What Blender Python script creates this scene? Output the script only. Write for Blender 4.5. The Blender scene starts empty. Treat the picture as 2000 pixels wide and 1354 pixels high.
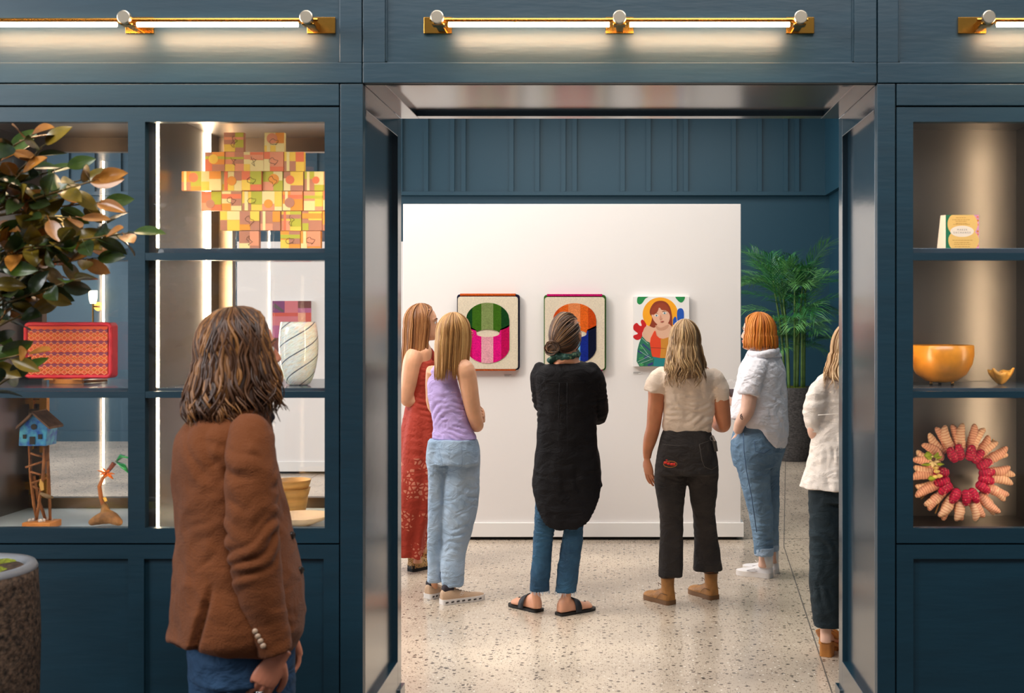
import bpy, bmesh, math, random
import numpy as np
from mathutils import Vector, Matrix, geometry

# ---------------------------------------------------------------- camera, world, lights, exposure
F, H, CU, CV = 2245.0, 1.65, 1211.0, 623.0     # focal length (px of a 2000 px wide frame), eye height, principal point
D, YB = 4.09, 4.81                             # front plane of the joinery, rear plane of the opening
S = D / F
scn = bpy.context.scene
COL = scn.collection
random.seed(7)
rng = np.random.RandomState(11)

cam_d = bpy.data.cameras.new('camera')
cam = bpy.data.objects.new('camera', cam_d)
COL.objects.link(cam)
cam.location = (0, 0, H)
cam.rotation_euler = (math.pi / 2, 0, 0)
cam_d.sensor_width = 36.0
cam_d.lens = 36.0 * F / 2000
cam_d.shift_x = -(CU - 1000) / 2000
cam_d.shift_y = -(677 - CV) / 2000
cam_d.dof.use_dof = True
cam_d.dof.focus_distance = 6.9
cam_d.dof.aperture_fstop = cam_d.lens / 1000 / 0.0085
cam_d.clip_end = 100
scn.camera = cam

w = bpy.data.worlds.new('world')
scn.world = w
w.use_nodes = True
w.node_tree.nodes['Background'].inputs[0].default_value = (0.80, 0.90, 1.0, 1)
w.node_tree.nodes['Background'].inputs[1].default_value = 0.13

def area(name, loc, target, sx, sy, power, color):
    d = bpy.data.lights.new(name, 'AREA')
    d.shape = 'RECTANGLE'; d.size = sx; d.size_y = sy; d.energy = power; d.color = color
    o = bpy.data.objects.new(name, d); COL.objects.link(o)
    o.location = loc
    o.rotation_euler = (Vector(target) - Vector(loc)).to_track_quat('-Z', 'Y').to_euler()
    return o

area('gallery_window_light', (-8.7, 10.0, 2.3), (0, 10.0, 1.9), 8.5, 3.2, 430, (0.93, 0.96, 1.0))
area('gallery_ceiling_light', (-1.0, 7.2, 4.5), (-1.0, 7.6, 0), 5.0, 4.5, 190, (1.0, 0.965, 0.92))
area('gallery_far_fill_light', (0.0, 12.6, 4.5), (0.0, 12.6, 0), 4.5, 3.0, 130, (1.0, 0.97, 0.93))  # added fill lamp, lifts the dim palm corner and far wall
area('gallery_wash_light', (-3.4, 5.6, 3.9), (0.2, 8.5, 1.5), 0.9, 0.9, 75, (1.0, 0.95, 0.87))
area('lobby_window_light', (-6.2, 1.0, 3.4), (-0.8, 3.4, 1.9), 2.2, 2.2, 220, (0.94, 0.96, 1.0))
area('lobby_skylight', (0.0, 1.0, 5.6), (0.0, 4.0, 2.3), 6.5, 1.6, 280, (1.0, 0.98, 0.97))
scn.view_settings.view_transform = 'Standard'
scn.view_settings.look = 'None'
scn.view_settings.gamma = 1.0
scn.view_settings.use_curve_mapping = False
scn.view_settings.exposure = 0.25
scn.cycles.transparent_max_bounces = 24

# ---------------------------------------------------------------- helpers
def lin(c):
    return tuple((x / 255 / 12.92) if x / 255 <= 0.04045 else ((x / 255 + 0.055) / 1.055) ** 2.4 for x in c)

def P(u, v, Y):
    return Vector(((u - CU) * Y / F, Y, H - (v - CV) * Y / F))
def X(u, Y=D):
    return (u - CU) * Y / F
def Z(v, Y=D):
    return H - (v - CV) * Y / F

MATS = {}
def M(name, rgb, rough=0.5, metal=0.0, bump=None, var=None, spec=0.5, stretch=(1, 1, 1), emit=None, sheen=0, coat=0, rgb2=None, crease=0):
    """procedural principled material: rgb in display values; bump=(scale,strength); var=(scale,amount)"""
    if name in MATS: return MATS[name]
    m = bpy.data.materials.new(name); m.use_nodes = True
    nt = m.node_tree; b = nt.nodes['Principled BSDF']; L = nt.links.new
    c = lin(rgb)
    b.inputs['Base Color'].default_value = (*c, 1)
    b.inputs['Roughness'].default_value = rough
    b.inputs['Metallic'].default_value = metal
    b.inputs['Specular IOR Level'].default_value = spec
    if sheen: b.inputs['Sheen Weight'].default_value = sheen
    if coat: b.inputs['Coat Weight'].default_value = coat; b.inputs['Coat Roughness'].default_value = 0.15
    tc = nt.nodes.new('ShaderNodeTexCoord'); mp = nt.nodes.new('ShaderNodeMapping')
    mp.inputs['Scale'].default_value = stretch
    L(tc.outputs['Object'], mp.inputs['Vector'])
    if var:
        n = nt.nodes.new('ShaderNodeTexNoise'); n.inputs['Scale'].default_value = var[0]; n.inputs['Detail'].default_value = 5
        L(mp.outputs[0], n.inputs['Vector'])
        r = nt.nodes.new('ShaderNodeValToRGB')
        a = var[1]
        c2 = lin(rgb2) if rgb2 else tuple(min(1, x * (1 + a)) for x in c)
        c1 = c if rgb2 else tuple(x * (1 - a) for x in c)
        r.color_ramp.elements[0].position = 0.35; r.color_ramp.elements[1].position = 0.65
        r.color_ramp.elements[0].color = (*c1, 1); r.color_ramp.elements[1].color = (*c2, 1)
        L(n.outputs['Fac'], r.inputs[0]); L(r.outputs[0], b.inputs['Base Color'])
    if bump:
        n = nt.nodes.new('ShaderNodeTexNoise'); n.inputs['Scale'].default_value = bump[0]; n.inputs['Detail'].default_value = 4
        L(mp.outputs[0], n.inputs['Vector'])
        bp = nt.nodes.new('ShaderNodeBump'); bp.inputs['Strength'].default_value = bump[1]; bp.inputs['Distance'].default_value = 0.01
        L(n.outputs['Fac'], bp.inputs['Height']); L(bp.outputs[0], b.inputs['Normal'])
        if crease:      # small creases of worn cloth
            m2 = nt.nodes.new('ShaderNodeMapping'); m2.inputs['Scale'].default_value = (1, 1, 1.6); m2.inputs['Rotation'].default_value = (0.5, 0.4, 0.2); L(tc.outputs['Object'], m2.inputs['Vector'])
            n2 = nt.nodes.new('ShaderNodeTexNoise'); n2.inputs['Scale'].default_value = 11; n2.inputs['Detail'].default_value = 3; n2.inputs['Distortion'].default_value = 1.2; L(m2.outputs[0], n2.inputs['Vector'])
            b2 = nt.nodes.new('ShaderNodeBump'); b2.inputs['Strength'].default_value = crease; b2.inputs['Distance'].default_value = 0.03
            L(n2.outputs['Fac'], b2.inputs['Height']); L(b2.outputs[0], bp.inputs['Normal'])
    if emit:
        b.inputs['Emission Color'].default_value = (*emit[0], 1); b.inputs['Emission Strength'].default_value = emit[1]
    MATS[name] = m
    return m

def pane_glass(name, ior=1.5, tint=(1, 1, 1)):
    if name in MATS: return MATS[name]
    m = bpy.data.materials.new(name); m.use_nodes = True; nt = m.node_tree
    for n in list(nt.nodes): nt.nodes.remove(n)
    o = nt.nodes.new('ShaderNodeOutputMaterial'); mx = nt.nodes.new('ShaderNodeMixShader')
    t = nt.nodes.new('ShaderNodeBsdfTransparent'); t.inputs[0].default_value = (*tint, 1)
    g = nt.nodes.new('ShaderNodeBsdfGlossy'); g.inputs['Roughness'].default_value = 0.015
    # thin pane: Schlick reflectance from the facing angle, the same on both sides
    L = nt.links.new
    lw = nt.nodes.new('ShaderNodeLayerWeight'); lw.inputs[0].default_value = 0.5
    pw = nt.nodes.new('ShaderNodeMath'); pw.operation = 'POWER'; pw.inputs[1].default_value = 5.0; L(lw.outputs['Facing'], pw.inputs[0])
    f0 = ((ior - 1) / (ior + 1)) ** 2
    fr = nt.nodes.new('ShaderNodeMath'); fr.operation = 'MULTIPLY_ADD'; fr.inputs[1].default_value = 1 - f0; fr.inputs[2].default_value = f0; L(pw.outputs[0], fr.inputs[0])
    L(fr.outputs[0], mx.inputs[0]); L(t.outputs[0], mx.inputs[1]); L(g.outputs[0], mx.inputs[2]); L(mx.outputs[0], o.inputs[0])
    MATS[name] = m
    return m

WO = {}   # world position of each object's origin
def put(o, origin, parent=None):
    COL.objects.link(o) if o.name not in COL.objects else None
    WO[o.name] = Vector(origin)
    if parent is not None:
        o.parent = parent
        o.location = Vector(origin) - WO[parent.name]
    else:
        o.location = origin

def tag(o, label=None, cat=None, group=None, kind=None):
    if label: o['label'] = label
    if cat: o['category'] = cat
    if group: o['group'] = group
    if kind: o['kind'] = kind
    return o

def thing(name, loc, label, cat, group=None):
    o = bpy.data.objects.new(name, None); o.empty_display_size = 0.1
    put(o, loc); return tag(o, label, cat, group)

def struct(name, loc=(0, 0, 0)):
    o = bpy.data.objects.new(name, None); put(o, loc); o['kind'] = 'structure'; return o

def bbox_origin(V):
    V = np.asarray(V); lo = V.min(0); hi = V.max(0)
    return Vector(((lo[0] + hi[0]) / 2, (lo[1] + hi[1]) / 2, lo[2]))

def mesh_obj(name, V, Fs, mats, parent=None, smooth=False, mi=None, origin=None, bevel=0):
    V = np.asarray(V, dtype=float).reshape(-1, 3)
    og = Vector(origin) if origin is not None else bbox_origin(V)
    me = bpy.data.meshes.new(name)
    me.from_pydata((V - np.array(og)).tolist(), [], [list(map(int, f)) for f in Fs])
    if not isinstance(mats, (list, tuple)): mats = [mats]
    for m in mats: me.materials.append(m)
    if mi is not None: me.polygons.foreach_set('material_index', np.asarray(mi, dtype=np.int32))
    if smooth: me.polygons.foreach_set('use_smooth', np.ones(len(me.polygons), dtype=bool))
    me.update()
    o = bpy.data.objects.new(name, me)
    put(o, og, parent)
    if bevel:
        b = o.modifiers.new('bevel', 'BEVEL'); b.width = bevel; b.segments = 2; b.limit_method = 'ANGLE'
    return o

class MB:
    """collects simple shapes into ONE mesh"""
    def __init__(s): s.v = []; s.f = []; s.m = []
    def add(s, V, Fs, mi=0):
        k = len(s.v); s.v.extend([tuple(p) for p in V])
        s.f.extend([[i + k for i in f] for f in Fs]); s.m.extend([mi] * len(Fs)); return s
    def box(s, x0, x1, y0, y1, z0, z1, mi=0):
        V = [(x, y, z) for x in (x0, x1) for y in (y0, y1) for z in (z0, z1)]
        return s.add(V, [(0, 1, 3, 2), (4, 6, 7, 5), (0, 4, 5, 1), (2, 3, 7, 6), (0, 2, 6, 4), (1, 5, 7, 3)], mi)
    def fbox(s, u0, u1, v0, v1, y0, y1, Y=D, mi=0):
        """box whose front outline is given on plane Y"""
        return s.box(X(u0, Y), X(u1, Y), y0, y1, Z(v1, Y), Z(v0, Y), mi)
    def tube(s, pts, r, n=10, mi=0, flat=1.0):
        V, Fs = tube(pts, r, n, flat); return s.add(V, Fs, mi)
    def lathe(s, c, prof, n=32, mi=0):
        V = []; Fs = []; m = len(prof)
        for r, z in prof:
            for i in range(n):
                a = 2 * math.pi * i / n; V.append((c[0] + r * math.cos(a), c[1] + r * math.sin(a), c[2] + z))
        for j in range(m - 1):
            for i in range(n):
                Fs.append((j * n + i, j * n + (i + 1) % n, (j + 1) * n + (i + 1) % n, (j + 1) * n + i))
        Fs.append(tuple(range(n - 1, -1, -1))); Fs.append(tuple(range((m - 1) * n, m * n)))
        return s.add(V, Fs, mi)
    def disc_y(s, c, r, y0, y1, n=24, mi=0):
        V = []
        for y in (y0, y1):
            for i in range(n):
                a = 2 * math.pi * i / n; V.append((c[0] + r * math.cos(a), y, c[2] + r * math.sin(a)))
        Fs = [(i, (i + 1) % n, n + (i + 1) % n, n + i) for i in range(n)] + [tuple(range(n - 1, -1, -1)), tuple(range(n, 2 * n))]
        return s.add(V, Fs, mi)
    def poly_xz(s, pts, y0, y1, mi=0):
        """prism from an outline in the XZ plane, front at y0"""
        n = len(pts)
        V = [(p[0], y0, p[1]) for p in pts] + [(p[0], y1, p[1]) for p in pts]
        Fs = [(i, (i + 1) % n, n + (i + 1) % n, n + i) for i in range(n)]
        tr = geometry.tessellate_polygon([[Vector((p[0], p[1], 0)) for p in pts]])
        Fs += [tuple(t) for t in tr] + [tuple(n + i for i in t[::-1]) for t in tr]
        return s.add(V, Fs, mi)
    def build(s, name, mats, parent=None, smooth=False, bevel=0, origin=None):
        o = mesh_obj(name, s.v, s.f, mats, parent, smooth, s.m if isinstance(mats, (list, tuple)) else None, origin, bevel)
        bm = bmesh.new(); bm.from_mesh(o.data); bmesh.ops.recalc_face_normals(bm, faces=bm.faces); bm.to_mesh(o.data); bm.free()
        return o

def smoothpath(P_, k):
    """Catmull-Rom resampling of rows (m,d), k steps per span"""
    A = np.asarray(P_, dtype=float)
    if len(A) < 3 and k > 1:
        t = np.linspace(0, 1, k + 1)[:, None]; return A[0] * (1 - t) + A[-1] * t
    out = []
    for i in range(len(A) - 1):
        p0 = A[max(i - 1, 0)]; p1 = A[i]; p2 = A[i + 1]; p3 = A[min(i + 2, len(A) - 1)]
        for j in range(k):
            t = j / k
            out.append(0.5 * ((2 * p1) + (-p0 + p2) * t + (2 * p0 - 5 * p1 + 4 * p2 - p3) * t * t + (-p0 + 3 * p1 - 3 * p2 + p3) * t ** 3))
    out.append(A[-1]); return np.array(out)

def loft(R):
    """closed skin over rings R (m,n,3), fan caps at both ends"""
    R = np.asarray(R); m, n, _ = R.shape
    V = R.reshape(-1, 3).tolist()
    Fs = [(j * n + i, j * n + (i + 1) % n, (j + 1) * n + (i + 1) % n, (j + 1) * n + i) for j in range(m - 1) for i in range(n)]
    V.append(R[0].mean(0).tolist()); V.append(R[-1].mean(0).tolist()); a = m * n
    Fs += [(a, (i + 1) % n, i) for i in range(n)] + [(a + 1, (m - 1) * n + i, (m - 1) * n + (i + 1) % n) for i in range(n)]
    return V, Fs

def tube(pts, r, n=10, flat=1.0, nrm=None):
    """tube along 3D points, radius per point; flat<1 squeezes it along nrm"""
    A = np.asarray([list(p) for p in pts], dtype=float); m = len(A)
    r = np.full(m, r) if np.isscalar(r) else np.asarray(r, dtype=float)
    T = np.gradient(A, axis=0); T /= np.linalg.norm(T, axis=1)[:, None] + 1e-12
    ref = np.array(nrm if nrm is not None else (0, 0, 1.0), dtype=float)
    if abs(np.dot(ref, T[0])) > 0.92 and nrm is None: ref = np.array((0, 1.0, 0))
    R = []; a = np.linspace(0, 2 * math.pi, n, endpoint=False)
    u = None
    for i in range(m):
        if u is None: u = ref - T[i] * np.dot(ref, T[i])
        else: u = u - T[i] * np.dot(u, T[i])
        u /= np.linalg.norm(u) + 1e-12
        w_ = np.cross(T[i], u)
        R.append(A[i] + r[i] * (np.cos(a)[:, None] * w_ + flat * np.sin(a)[:, None] * u))
    return loft(R)

def limb(pts, n=14, k=4, flat=1.0, nrm=None):
    """pts rows (x,y,z,r), smooth path"""
    A = smoothpath(pts, k)
    A[:, 3] = np.maximum(A[:, 3], 0.002)
    return tube(A[:, :3], A[:, 3], n, flat, nrm)

def capsule(pts, n=12, k=3, flat=1.0, nrm=None):
    """limb with rounded ends"""
    A = smoothpath(pts, k); a, b = A[0].copy(), A[-1].copy()
    d0 = A[0, :3] - A[1, :3]; d0 /= np.linalg.norm(d0) + 1e-9; d1 = A[-1, :3] - A[-2, :3]; d1 /= np.linalg.norm(d1) + 1e-9
    pre = [np.append(a[:3] + d0 * a[3] * s_, a[3] * c_) for s_, c_ in ((1.0, 0.15), (0.85, 0.53), (0.5, 0.87))]
    post = [np.append(b[:3] + d1 * b[3] * s_, b[3] * c_) for s_, c_ in ((0.5, 0.87), (0.85, 0.53), (1.0, 0.15))]
    A = np.vstack([pre, A, post])
    return tube(A[:, :3], A[:, 3], n, flat, nrm)

def join(parts):
    V = []; Fs = []
    for v, f in parts:
        k = len(V); V.extend([tuple(p) for p in v]); Fs.extend([[i + k for i in g] for g in f])
    return V, Fs

def remesh(parts, voxel=0.007, smooth=4, fac=0.5):
    """union of overlapping closed shapes as one continuous skin -> numpy verts, normals, faces"""
    V, Fs = join(parts)
    me = bpy.data.meshes.new('tmp'); me.from_pydata(V, [], Fs); me.update()
    bm = bmesh.new(); bm.from_mesh(me); bmesh.ops.recalc_face_normals(bm, faces=bm.faces); bm.to_mesh(me); bm.free()
    o = bpy.data.objects.new('tmp', me); COL.objects.link(o)
    md = o.modifiers.new('r', 'REMESH'); md.mode = 'VOXEL'; md.voxel_size = voxel; md.adaptivity = 0
    if smooth:
        s_ = o.modifiers.new('s', 'SMOOTH'); s_.iterations = smooth; s_.factor = fac
    dg = bpy.context.evaluated_depsgraph_get()
    ev = o.evaluated_get(dg); m2 = ev.to_mesh()
    nv = len(m2.vertices)
    co = np.empty(nv * 3); m2.vertices.foreach_get('co', co)
    no = np.empty(nv * 3); m2.vertex_normals.foreach_get('vector', no)
    fs = [tuple(p.vertices) for p in m2.polygons]
    ev.to_mesh_clear()
    bpy.data.objects.remove(o); bpy.data.meshes.remove(me)
    return co.reshape(-1, 3), no.reshape(-1, 3), fs

def wob(co, sc, seed=0):
    """cheap smooth noise in about -1..1 at each point, sc = (fx,fy,fz) cycles per metre"""
    r = np.random.RandomState(seed); q = co * np.asarray(sc) * 2 * math.pi; t = np.zeros(len(co))
    for i in range(5):
        d = r.normal(size=3); d /= np.linalg.norm(d)
        t += np.sin(q @ (d * r.uniform(0.6, 1.5)) + r.uniform(0, 6.28) + 0.9 * np.sin(q @ r.normal(size=3) * 0.45 + r.uniform(0, 6.28)))
    return t / 2.6

def wrinkle(co, no, amp=0.004, sc=(3, 3, 3), folds=(), seed=0):
    """cloth relief: soft drape noise + local compression folds (centre, reach, axis, wavelength, amplitude)"""
    n1 = wob(co, sc, seed)
    d = amp * (np.abs(n1) * -1.2 + 0.5 + 0.5 * wob(co, np.asarray(sc) * 2.3, seed + 1) - 0.9 * np.abs(wob(co, np.asarray(sc)[[2, 0, 1]] * 1.6 + 3, seed + 2)) + 0.4)
    for i, (c, reach, ax, lam, a) in enumerate(folds):
        q = co - np.asarray(c); ax = np.asarray(ax, dtype=float); ax /= np.linalg.norm(ax)
        ph = (q @ ax) / lam * 2 * math.pi + 3.6 * wob(co, (4, 4, 4), seed + 9 + i)
        mk = np.clip(0.35 + 0.9 * wob(co, (6, 6, 6), seed + 40 + i), 0, 1.1)
        d += 0.95 * a * mk * np.exp(-(q ** 2).sum(1) / reach ** 2) * (np.abs(np.sin(ph / 2)) * 1.6 - 0.8)
    return co + no * d[:, None]

# ---------------------------------------------------------------- shared materials
PAINT = M('teal_paint', (10, 47, 61), 0.42, bump=(9, 0.07), var=(2.5, 0.10), spec=0.7, stretch=(1, 1, 6))
PAINT_GLOSS = M('teal_paint_gloss', (18, 48, 62), 0.20, bump=(7, 0.05), spec=0.9, coat=0.6, stretch=(1, 1, 4))
WALLBLUE = M('blue_wall_paint', (18, 62, 80), 0.5, bump=(30, 0.04))
WHITE = M('white_wall_paint', (236, 230, 226), 0.65, bump=(40, 0.03))
WHITE2 = M('white_trim_paint', (240, 236, 232), 0.4)
BLACK = M('black_gap', (14, 14, 16), 0.6)
BRASS = M('brass', (196, 142, 62), 0.24, 1.0)
CHAMP = M('brushed_champagne_metal', (226, 210, 186), 0.3, 1.0)
ZINC = M('brushed_zinc', (122, 116, 110), 0.30, 0.9, var=(5, 0.08), stretch=(1, 1, 0.05))
BRONZE = M('dark_bronze_metal', (96, 82, 68), 0.3, 0.9)
SHELFM = M('dark_shelf_lacquer', (70, 84, 96), 0.16, 0.3)
CASEFLOOR = M('pale_grey_lacquer', (176, 190, 196), 0.28)
GLASS = pane_glass('window_glass')
LED = M('warm_led', (255, 236, 210), 0.5, emit=((1.0, 0.76, 0.50), 70))
TUBE = M('glowing_tube', (255, 240, 220), 0.5, emit=((1.0, 0.70, 0.42), 60))

def floor_mat():
    m = bpy.data.materials.new('polished_concrete'); m.use_nodes = True; nt = m.node_tree; L = nt.links.new
    b = nt.nodes['Principled BSDF']; tc = nt.nodes.new('ShaderNodeTexCoord')
    n = nt.nodes.new('ShaderNodeTexNoise'); n.inputs['Scale'].default_value = 1.3; n.inputs['Detail'].default_value = 8
    L(tc.outputs['Object'], n.inputs['Vector'])
    r = nt.nodes.new('ShaderNodeValToRGB')
    r.color_ramp.elements[0].color = (*lin((172, 157, 141)), 1); r.color_ramp.elements[1].color = (*lin((218, 199, 177)), 1)
    r.color_ramp.elements[0].position = 0.3; r.color_ramp.elements[1].position = 0.7
    L(n.outputs['Fac'], r.inputs[0])
    col = r.outputs[0]
    for sc, thr, pick, dark in ((26, 0.30, 0.52, (62, 52, 48)), (60, 0.34, 0.55, (104, 90, 80)), (42, 0.26, 0.7, (236, 226, 212)), (110, 0.36, 0.5, (128, 112, 98))):
        v = nt.nodes.new('ShaderNodeTexVoronoi'); v.inputs['Scale'].default_value = sc
        L(tc.outputs['Object'], v.inputs['Vector'])
        nn = nt.nodes.new('ShaderNodeTexNoise'); nn.inputs['Scale'].default_value = sc * 2.5
        L(tc.outputs['Object'], nn.inputs['Vector'])
        ad = nt.nodes.new('ShaderNodeMath'); ad.operation = 'MULTIPLY_ADD'; ad.inputs[1].default_value = 0.35; 
        L(nn.outputs['Fac'], ad.inputs[0]); L(v.outputs['Distance'], ad.inputs[2])
        lt = nt.nodes.new('ShaderNodeMath'); lt.operation = 'LESS_THAN'; lt.inputs[1].default_value = thr + 0.12
        L(ad.outputs[0], lt.inputs[0])
        sp = nt.nodes.new('ShaderNodeSeparateColor'); L(v.outputs['Color'], sp.inputs[0])
        gt = nt.nodes.new('ShaderNodeMath'); gt.operation = 'GREATER_THAN'; gt.inputs[1].default_value = pick
        L(sp.outputs[0], gt.inputs[0])
        mu = nt.nodes.new('ShaderNodeMath'); mu.operation = 'MULTIPLY'; L(lt.outputs[0], mu.inputs[0]); L(gt.outputs[0], mu.inputs[1])
        mu2 = nt.nodes.new('ShaderNodeMath'); mu2.operation = 'MULTIPLY'; L(mu.outputs[0], mu2.inputs[0]); mu2.inputs[1].default_value = 0.85
        mx = nt.nodes.new('ShaderNodeMix'); mx.data_type = 'RGBA'
        L(mu2.outputs[0], mx.inputs[0]); L(col, mx.inputs[6]); mx.inputs[7].default_value = (*lin(dark), 1)
        col = mx.outputs[2]
    L(col, b.inputs['Base Color'])
    rr = nt.nodes.new('ShaderNodeMapRange'); rr.inputs[3].default_value = 0.12; rr.inputs[4].default_value = 0.26
    L(n.outputs['Fac'], rr.inputs[0]); L(rr.outputs[0], b.inputs['Roughness'])
    return m
CONCRETE = floor_mat()

# ---------------------------------------------------------------- the setting
# floor: one slab surface, saw-cut control joints as thin recessed strips
fl = MB().box(-12, 6, D, 17, -0.1, 0).build('floor', CONCRETE); fl['kind'] = 'structure'
lf_ = MB().box(-12, 6, -4, D, -0.1, 0).build('floor', M('low_bounce_floor', (58, 50, 44), 0.35, bump=(6, 0.1), var=(3, 0.2))); lf_['kind'] = 'structure'  # unseen lobby floor, made dark to cut bounce onto the lower joinery
JOINT = M('joint_filler', (92, 84, 76), 0.6)
def joint(p, q, wd=0.006):
    p = Vector((p[0], p[1], 0)); q = Vector((q[0], q[1], 0)); d = (q - p).normalized(); s_ = Vector((-d.y, d.x, 0)) * wd / 2
    V = [p - s_, p + s_, q + s_, q - s_]
    V = [(v.x, v.y, z) for z in (-0.004, 0.0012) for v in V]
    mesh_obj('control_joint', V, [(3, 2, 1, 0), (4, 5, 6, 7), (0, 1, 5, 4), (1, 2, 6, 5), (2, 3, 7, 6), (3, 0, 4, 7)], JOINT, fl)
def G(u, v):
    Y = H * F / (v - CV); return (X(u, Y), Y)
a_, b_ = G(1531, 1068), G(1625, 1354)
dx = (b_[0] - a_[0], b_[1] - a_[1])
joint(a_, (a_[0] + dx[0] * 2, a_[1] + dx[1] * 2))
joint(a_, (G(1543, 901)[0] + 0.25, 15.4))
joint((-9, 8.62), (2.9, 8.62)); joint((-3.2, 4.9), (-3.2, 15.4))

cl = MB().box(-9.2, 3.0, 4.05, 15.7, 4.6, 4.75).build('ceiling', M('ceiling_paint', (214, 214, 214), 0.8)); cl['kind'] = 'structure'

wb = struct('wall_back', (0, 15.5, 0))
MB().box(-9.2, 3.0, 15.5, 15.7, 0, 4.6).build('wall_surface', WALLBLUE, wb)
zb = 1.65 + 240 / (F / 15.5)
MB().box(-9.2, 2.82, 15.42, 15.5, zb, 4.6).build('bulkhead', WALLBLUE, wb)
MB().box(-9.2, 2.80, 15.39, 15.42, zb - 0.0, zb + 0.05).build('ledge_rail', WALLBLUE, wb)
bat = None
for k in range(-4, 4):
    for u in (999, 1049.5, 1100.5, 1122.5):
        uu = u + 217 * k
        x = X(uu, 15.4)
        if x < -9 or x > 2.75: continue
        if bat is None:
            bat = MB().box(x - 0.03, x + 0.03, 15.385, 15.42, zb + 0.05, 4.6).build('batten', WALLBLUE, wb); bx0 = x
        else:
            c = bat.copy(); COL.objects.link(c); c.location.x += x - bx0
MB().box(-9.2, 2.82, 15.47, 15.5, 0, 0.14).build('baseboard_rail', WALLBLUE, wb)
wr = struct('wall_right', (2.9, 10, 0))
MB().box(2.82, 3.0, 4.81, 15.5, 0, 4.6).build('wall_surface', WALLBLUE, wr)
MB().box(2.75, 2.82, 4.9, 15.42, zb, 4.6).build('bulkhead', WALLBLUE, wr)
MB().box(2.80, 2.82, 4.9, 15.47, 0, 0.14).build('baseboard_rail', WALLBLUE, wr)
wl = struct('wall_left', (-9.1, 10, 0))
# left wall of the gallery with its wide window opening (daylight comes through here)
for (y0, y1, z0, z1) in ((4.81, 5.75, 0, 4.6), (14.25, 15.5, 0, 4.6), (5.75, 14.25, 0, 0.7), (5.75, 14.25, 3.9, 4.6)):
    MB().box(-9.2, -9.0, y0, y1, z0, z1).build('wall_surface', WHITE, wl)
for i in range(6):
    y = 5.75 + i * 1.7
    MB().box(-9.15, -9.05, y - 0.03, y + 0.03, 0.7, 3.9).build('window_mullion', BRONZE, wl)

# ---------------------------------------------------------------- joinery front: fascia above the cabinets and the cased opening
wf = struct('wall_front', (0, D, 0))
ZT = Z(163); ZTOP = 3.45; GAP = 0.0022
def fascia(u0, u1, p0, p1):
    x0, x1 = X(u0) + GAP, X(u1) - GAP
    zp = Z(122); zr = ZTOP - 0.09
    MB().box(x0, x1, D, D + 0.03, ZT + GAP, zp).build('fascia_rail', PAINT, wf, bevel=0.002)
    MB().box(x0, x1, D, D + 0.03, zr, ZTOP).build('fascia_rail', PAINT, wf, bevel=0.002)
    MB().box(x0, X(p0), D, D + 0.03, zp, zr).build('fascia_stile', PAINT, wf, bevel=0.002)
    MB().box(X(p1), x1, D, D + 0.03, zp, zr).build('fascia_stile', PAINT, wf, bevel=0.002)
    MB().box(X(p0) - 0.01, X(p1) + 0.01, D + 0.014, D + 0.03, zp - 0.01, zr + 0.01).build('fascia_panel', PAINT, wf)
    m = 0.006   # small bevelled bead round the recessed panel
    b = MB()
    b.box(X(p0), X(p1), D + 0.008, D + 0.016, zp, zp + m); b.box(X(p0), X(p0) + m, D + 0.008, D + 0.016, zp, zr); b.box(X(p1) - m, X(p1), D + 0.008, D + 0.016, zp, zr)
    b.build('panel_bead', PAINT, wf)
fascia(-740, 707.5, -330, 663)
fascia(707.5, 1713.5, 752, 1668.5)
fascia(1713.5, 3160, 1755, 2790)
MB().box(-3.6, 3.6, D + 0.031, YB, ZT + 0.03, ZTOP).build('fascia_core', PAINT, wf)
MB().box(-3.6, 3.6, D + 0.03, YB, ZTOP, 4.6).build('fascia_core', WALLBLUE, wf)
# plain walls continuing beyond the cabinets
for x0, x1 in ((-9.2, -2.56), (2.62, 6.0)):
    MB().box(x0, x1, D + 0.01, YB, 0, ZTOP).build('wall_surface', PAINT, wf)
    MB().box(x0, x1, D + 0.03, YB, ZTOP, 4.6).build('wall_surface', WALLBLUE, wf) if abs(x0) > 3.6 or True else None

# cased opening: jambs and head with recessed panels
do = struct('door_1', (0, 4.45, 0))
XJ = 0.9154
def jamb(sg):
    xo, xi = sg * XJ, sg * (XJ + 0.045)
    def b(y0, y1, z0, z1, nm, d=0.0):
        a, c = sorted((xo + sg * d, xi))
        return MB().box(a, c, y0, y1, z0, z1).build(nm, PAINT_GLOSS, do, bevel=0.0015)
    b(D + 0.041, 4.148, 0, ZT, 'jamb_stile'); b(4.735, YB, 0, ZT, 'jamb_stile')
    b(4.148, 4.735, 0, 0.238, 'jamb_rail'); b(4.148, 4.735, 2.402, ZT, 'jamb_rail')
    b(4.14, 4.745, 0.23, 2.41, 'jamb_panel', 0.022)
    a, c = sorted((sg * (XJ - 0.010), sg * (XJ + 0.05)))
    MB().box(a, c, 4.74, YB + 0.03, 0, 0.118).build('plinth_block', PAINT_GLOSS, do, bevel=0.002)
jamb(-1); jamb(1)
def head(x0, x1, y0, y1, nm, d=0.0):
    MB().box(x0, x1, y0, y1, ZT + d, ZT + 0.045).build(nm, PAINT_GLOSS, do, bevel=0.0015)
head(-XJ, -0.84, D + 0.031, YB, 'head_stile'); head(0.84, XJ, D + 0.031, YB, 'head_stile')
head(-0.84, 0.84, D + 0.031, 4.15, 'head_rail'); head(-0.84, 0.84, 4.75, YB, 'head_rail')
head(-0.85, 0.85, 4.14, 4.76, 'head_panel', 0.018)

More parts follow.
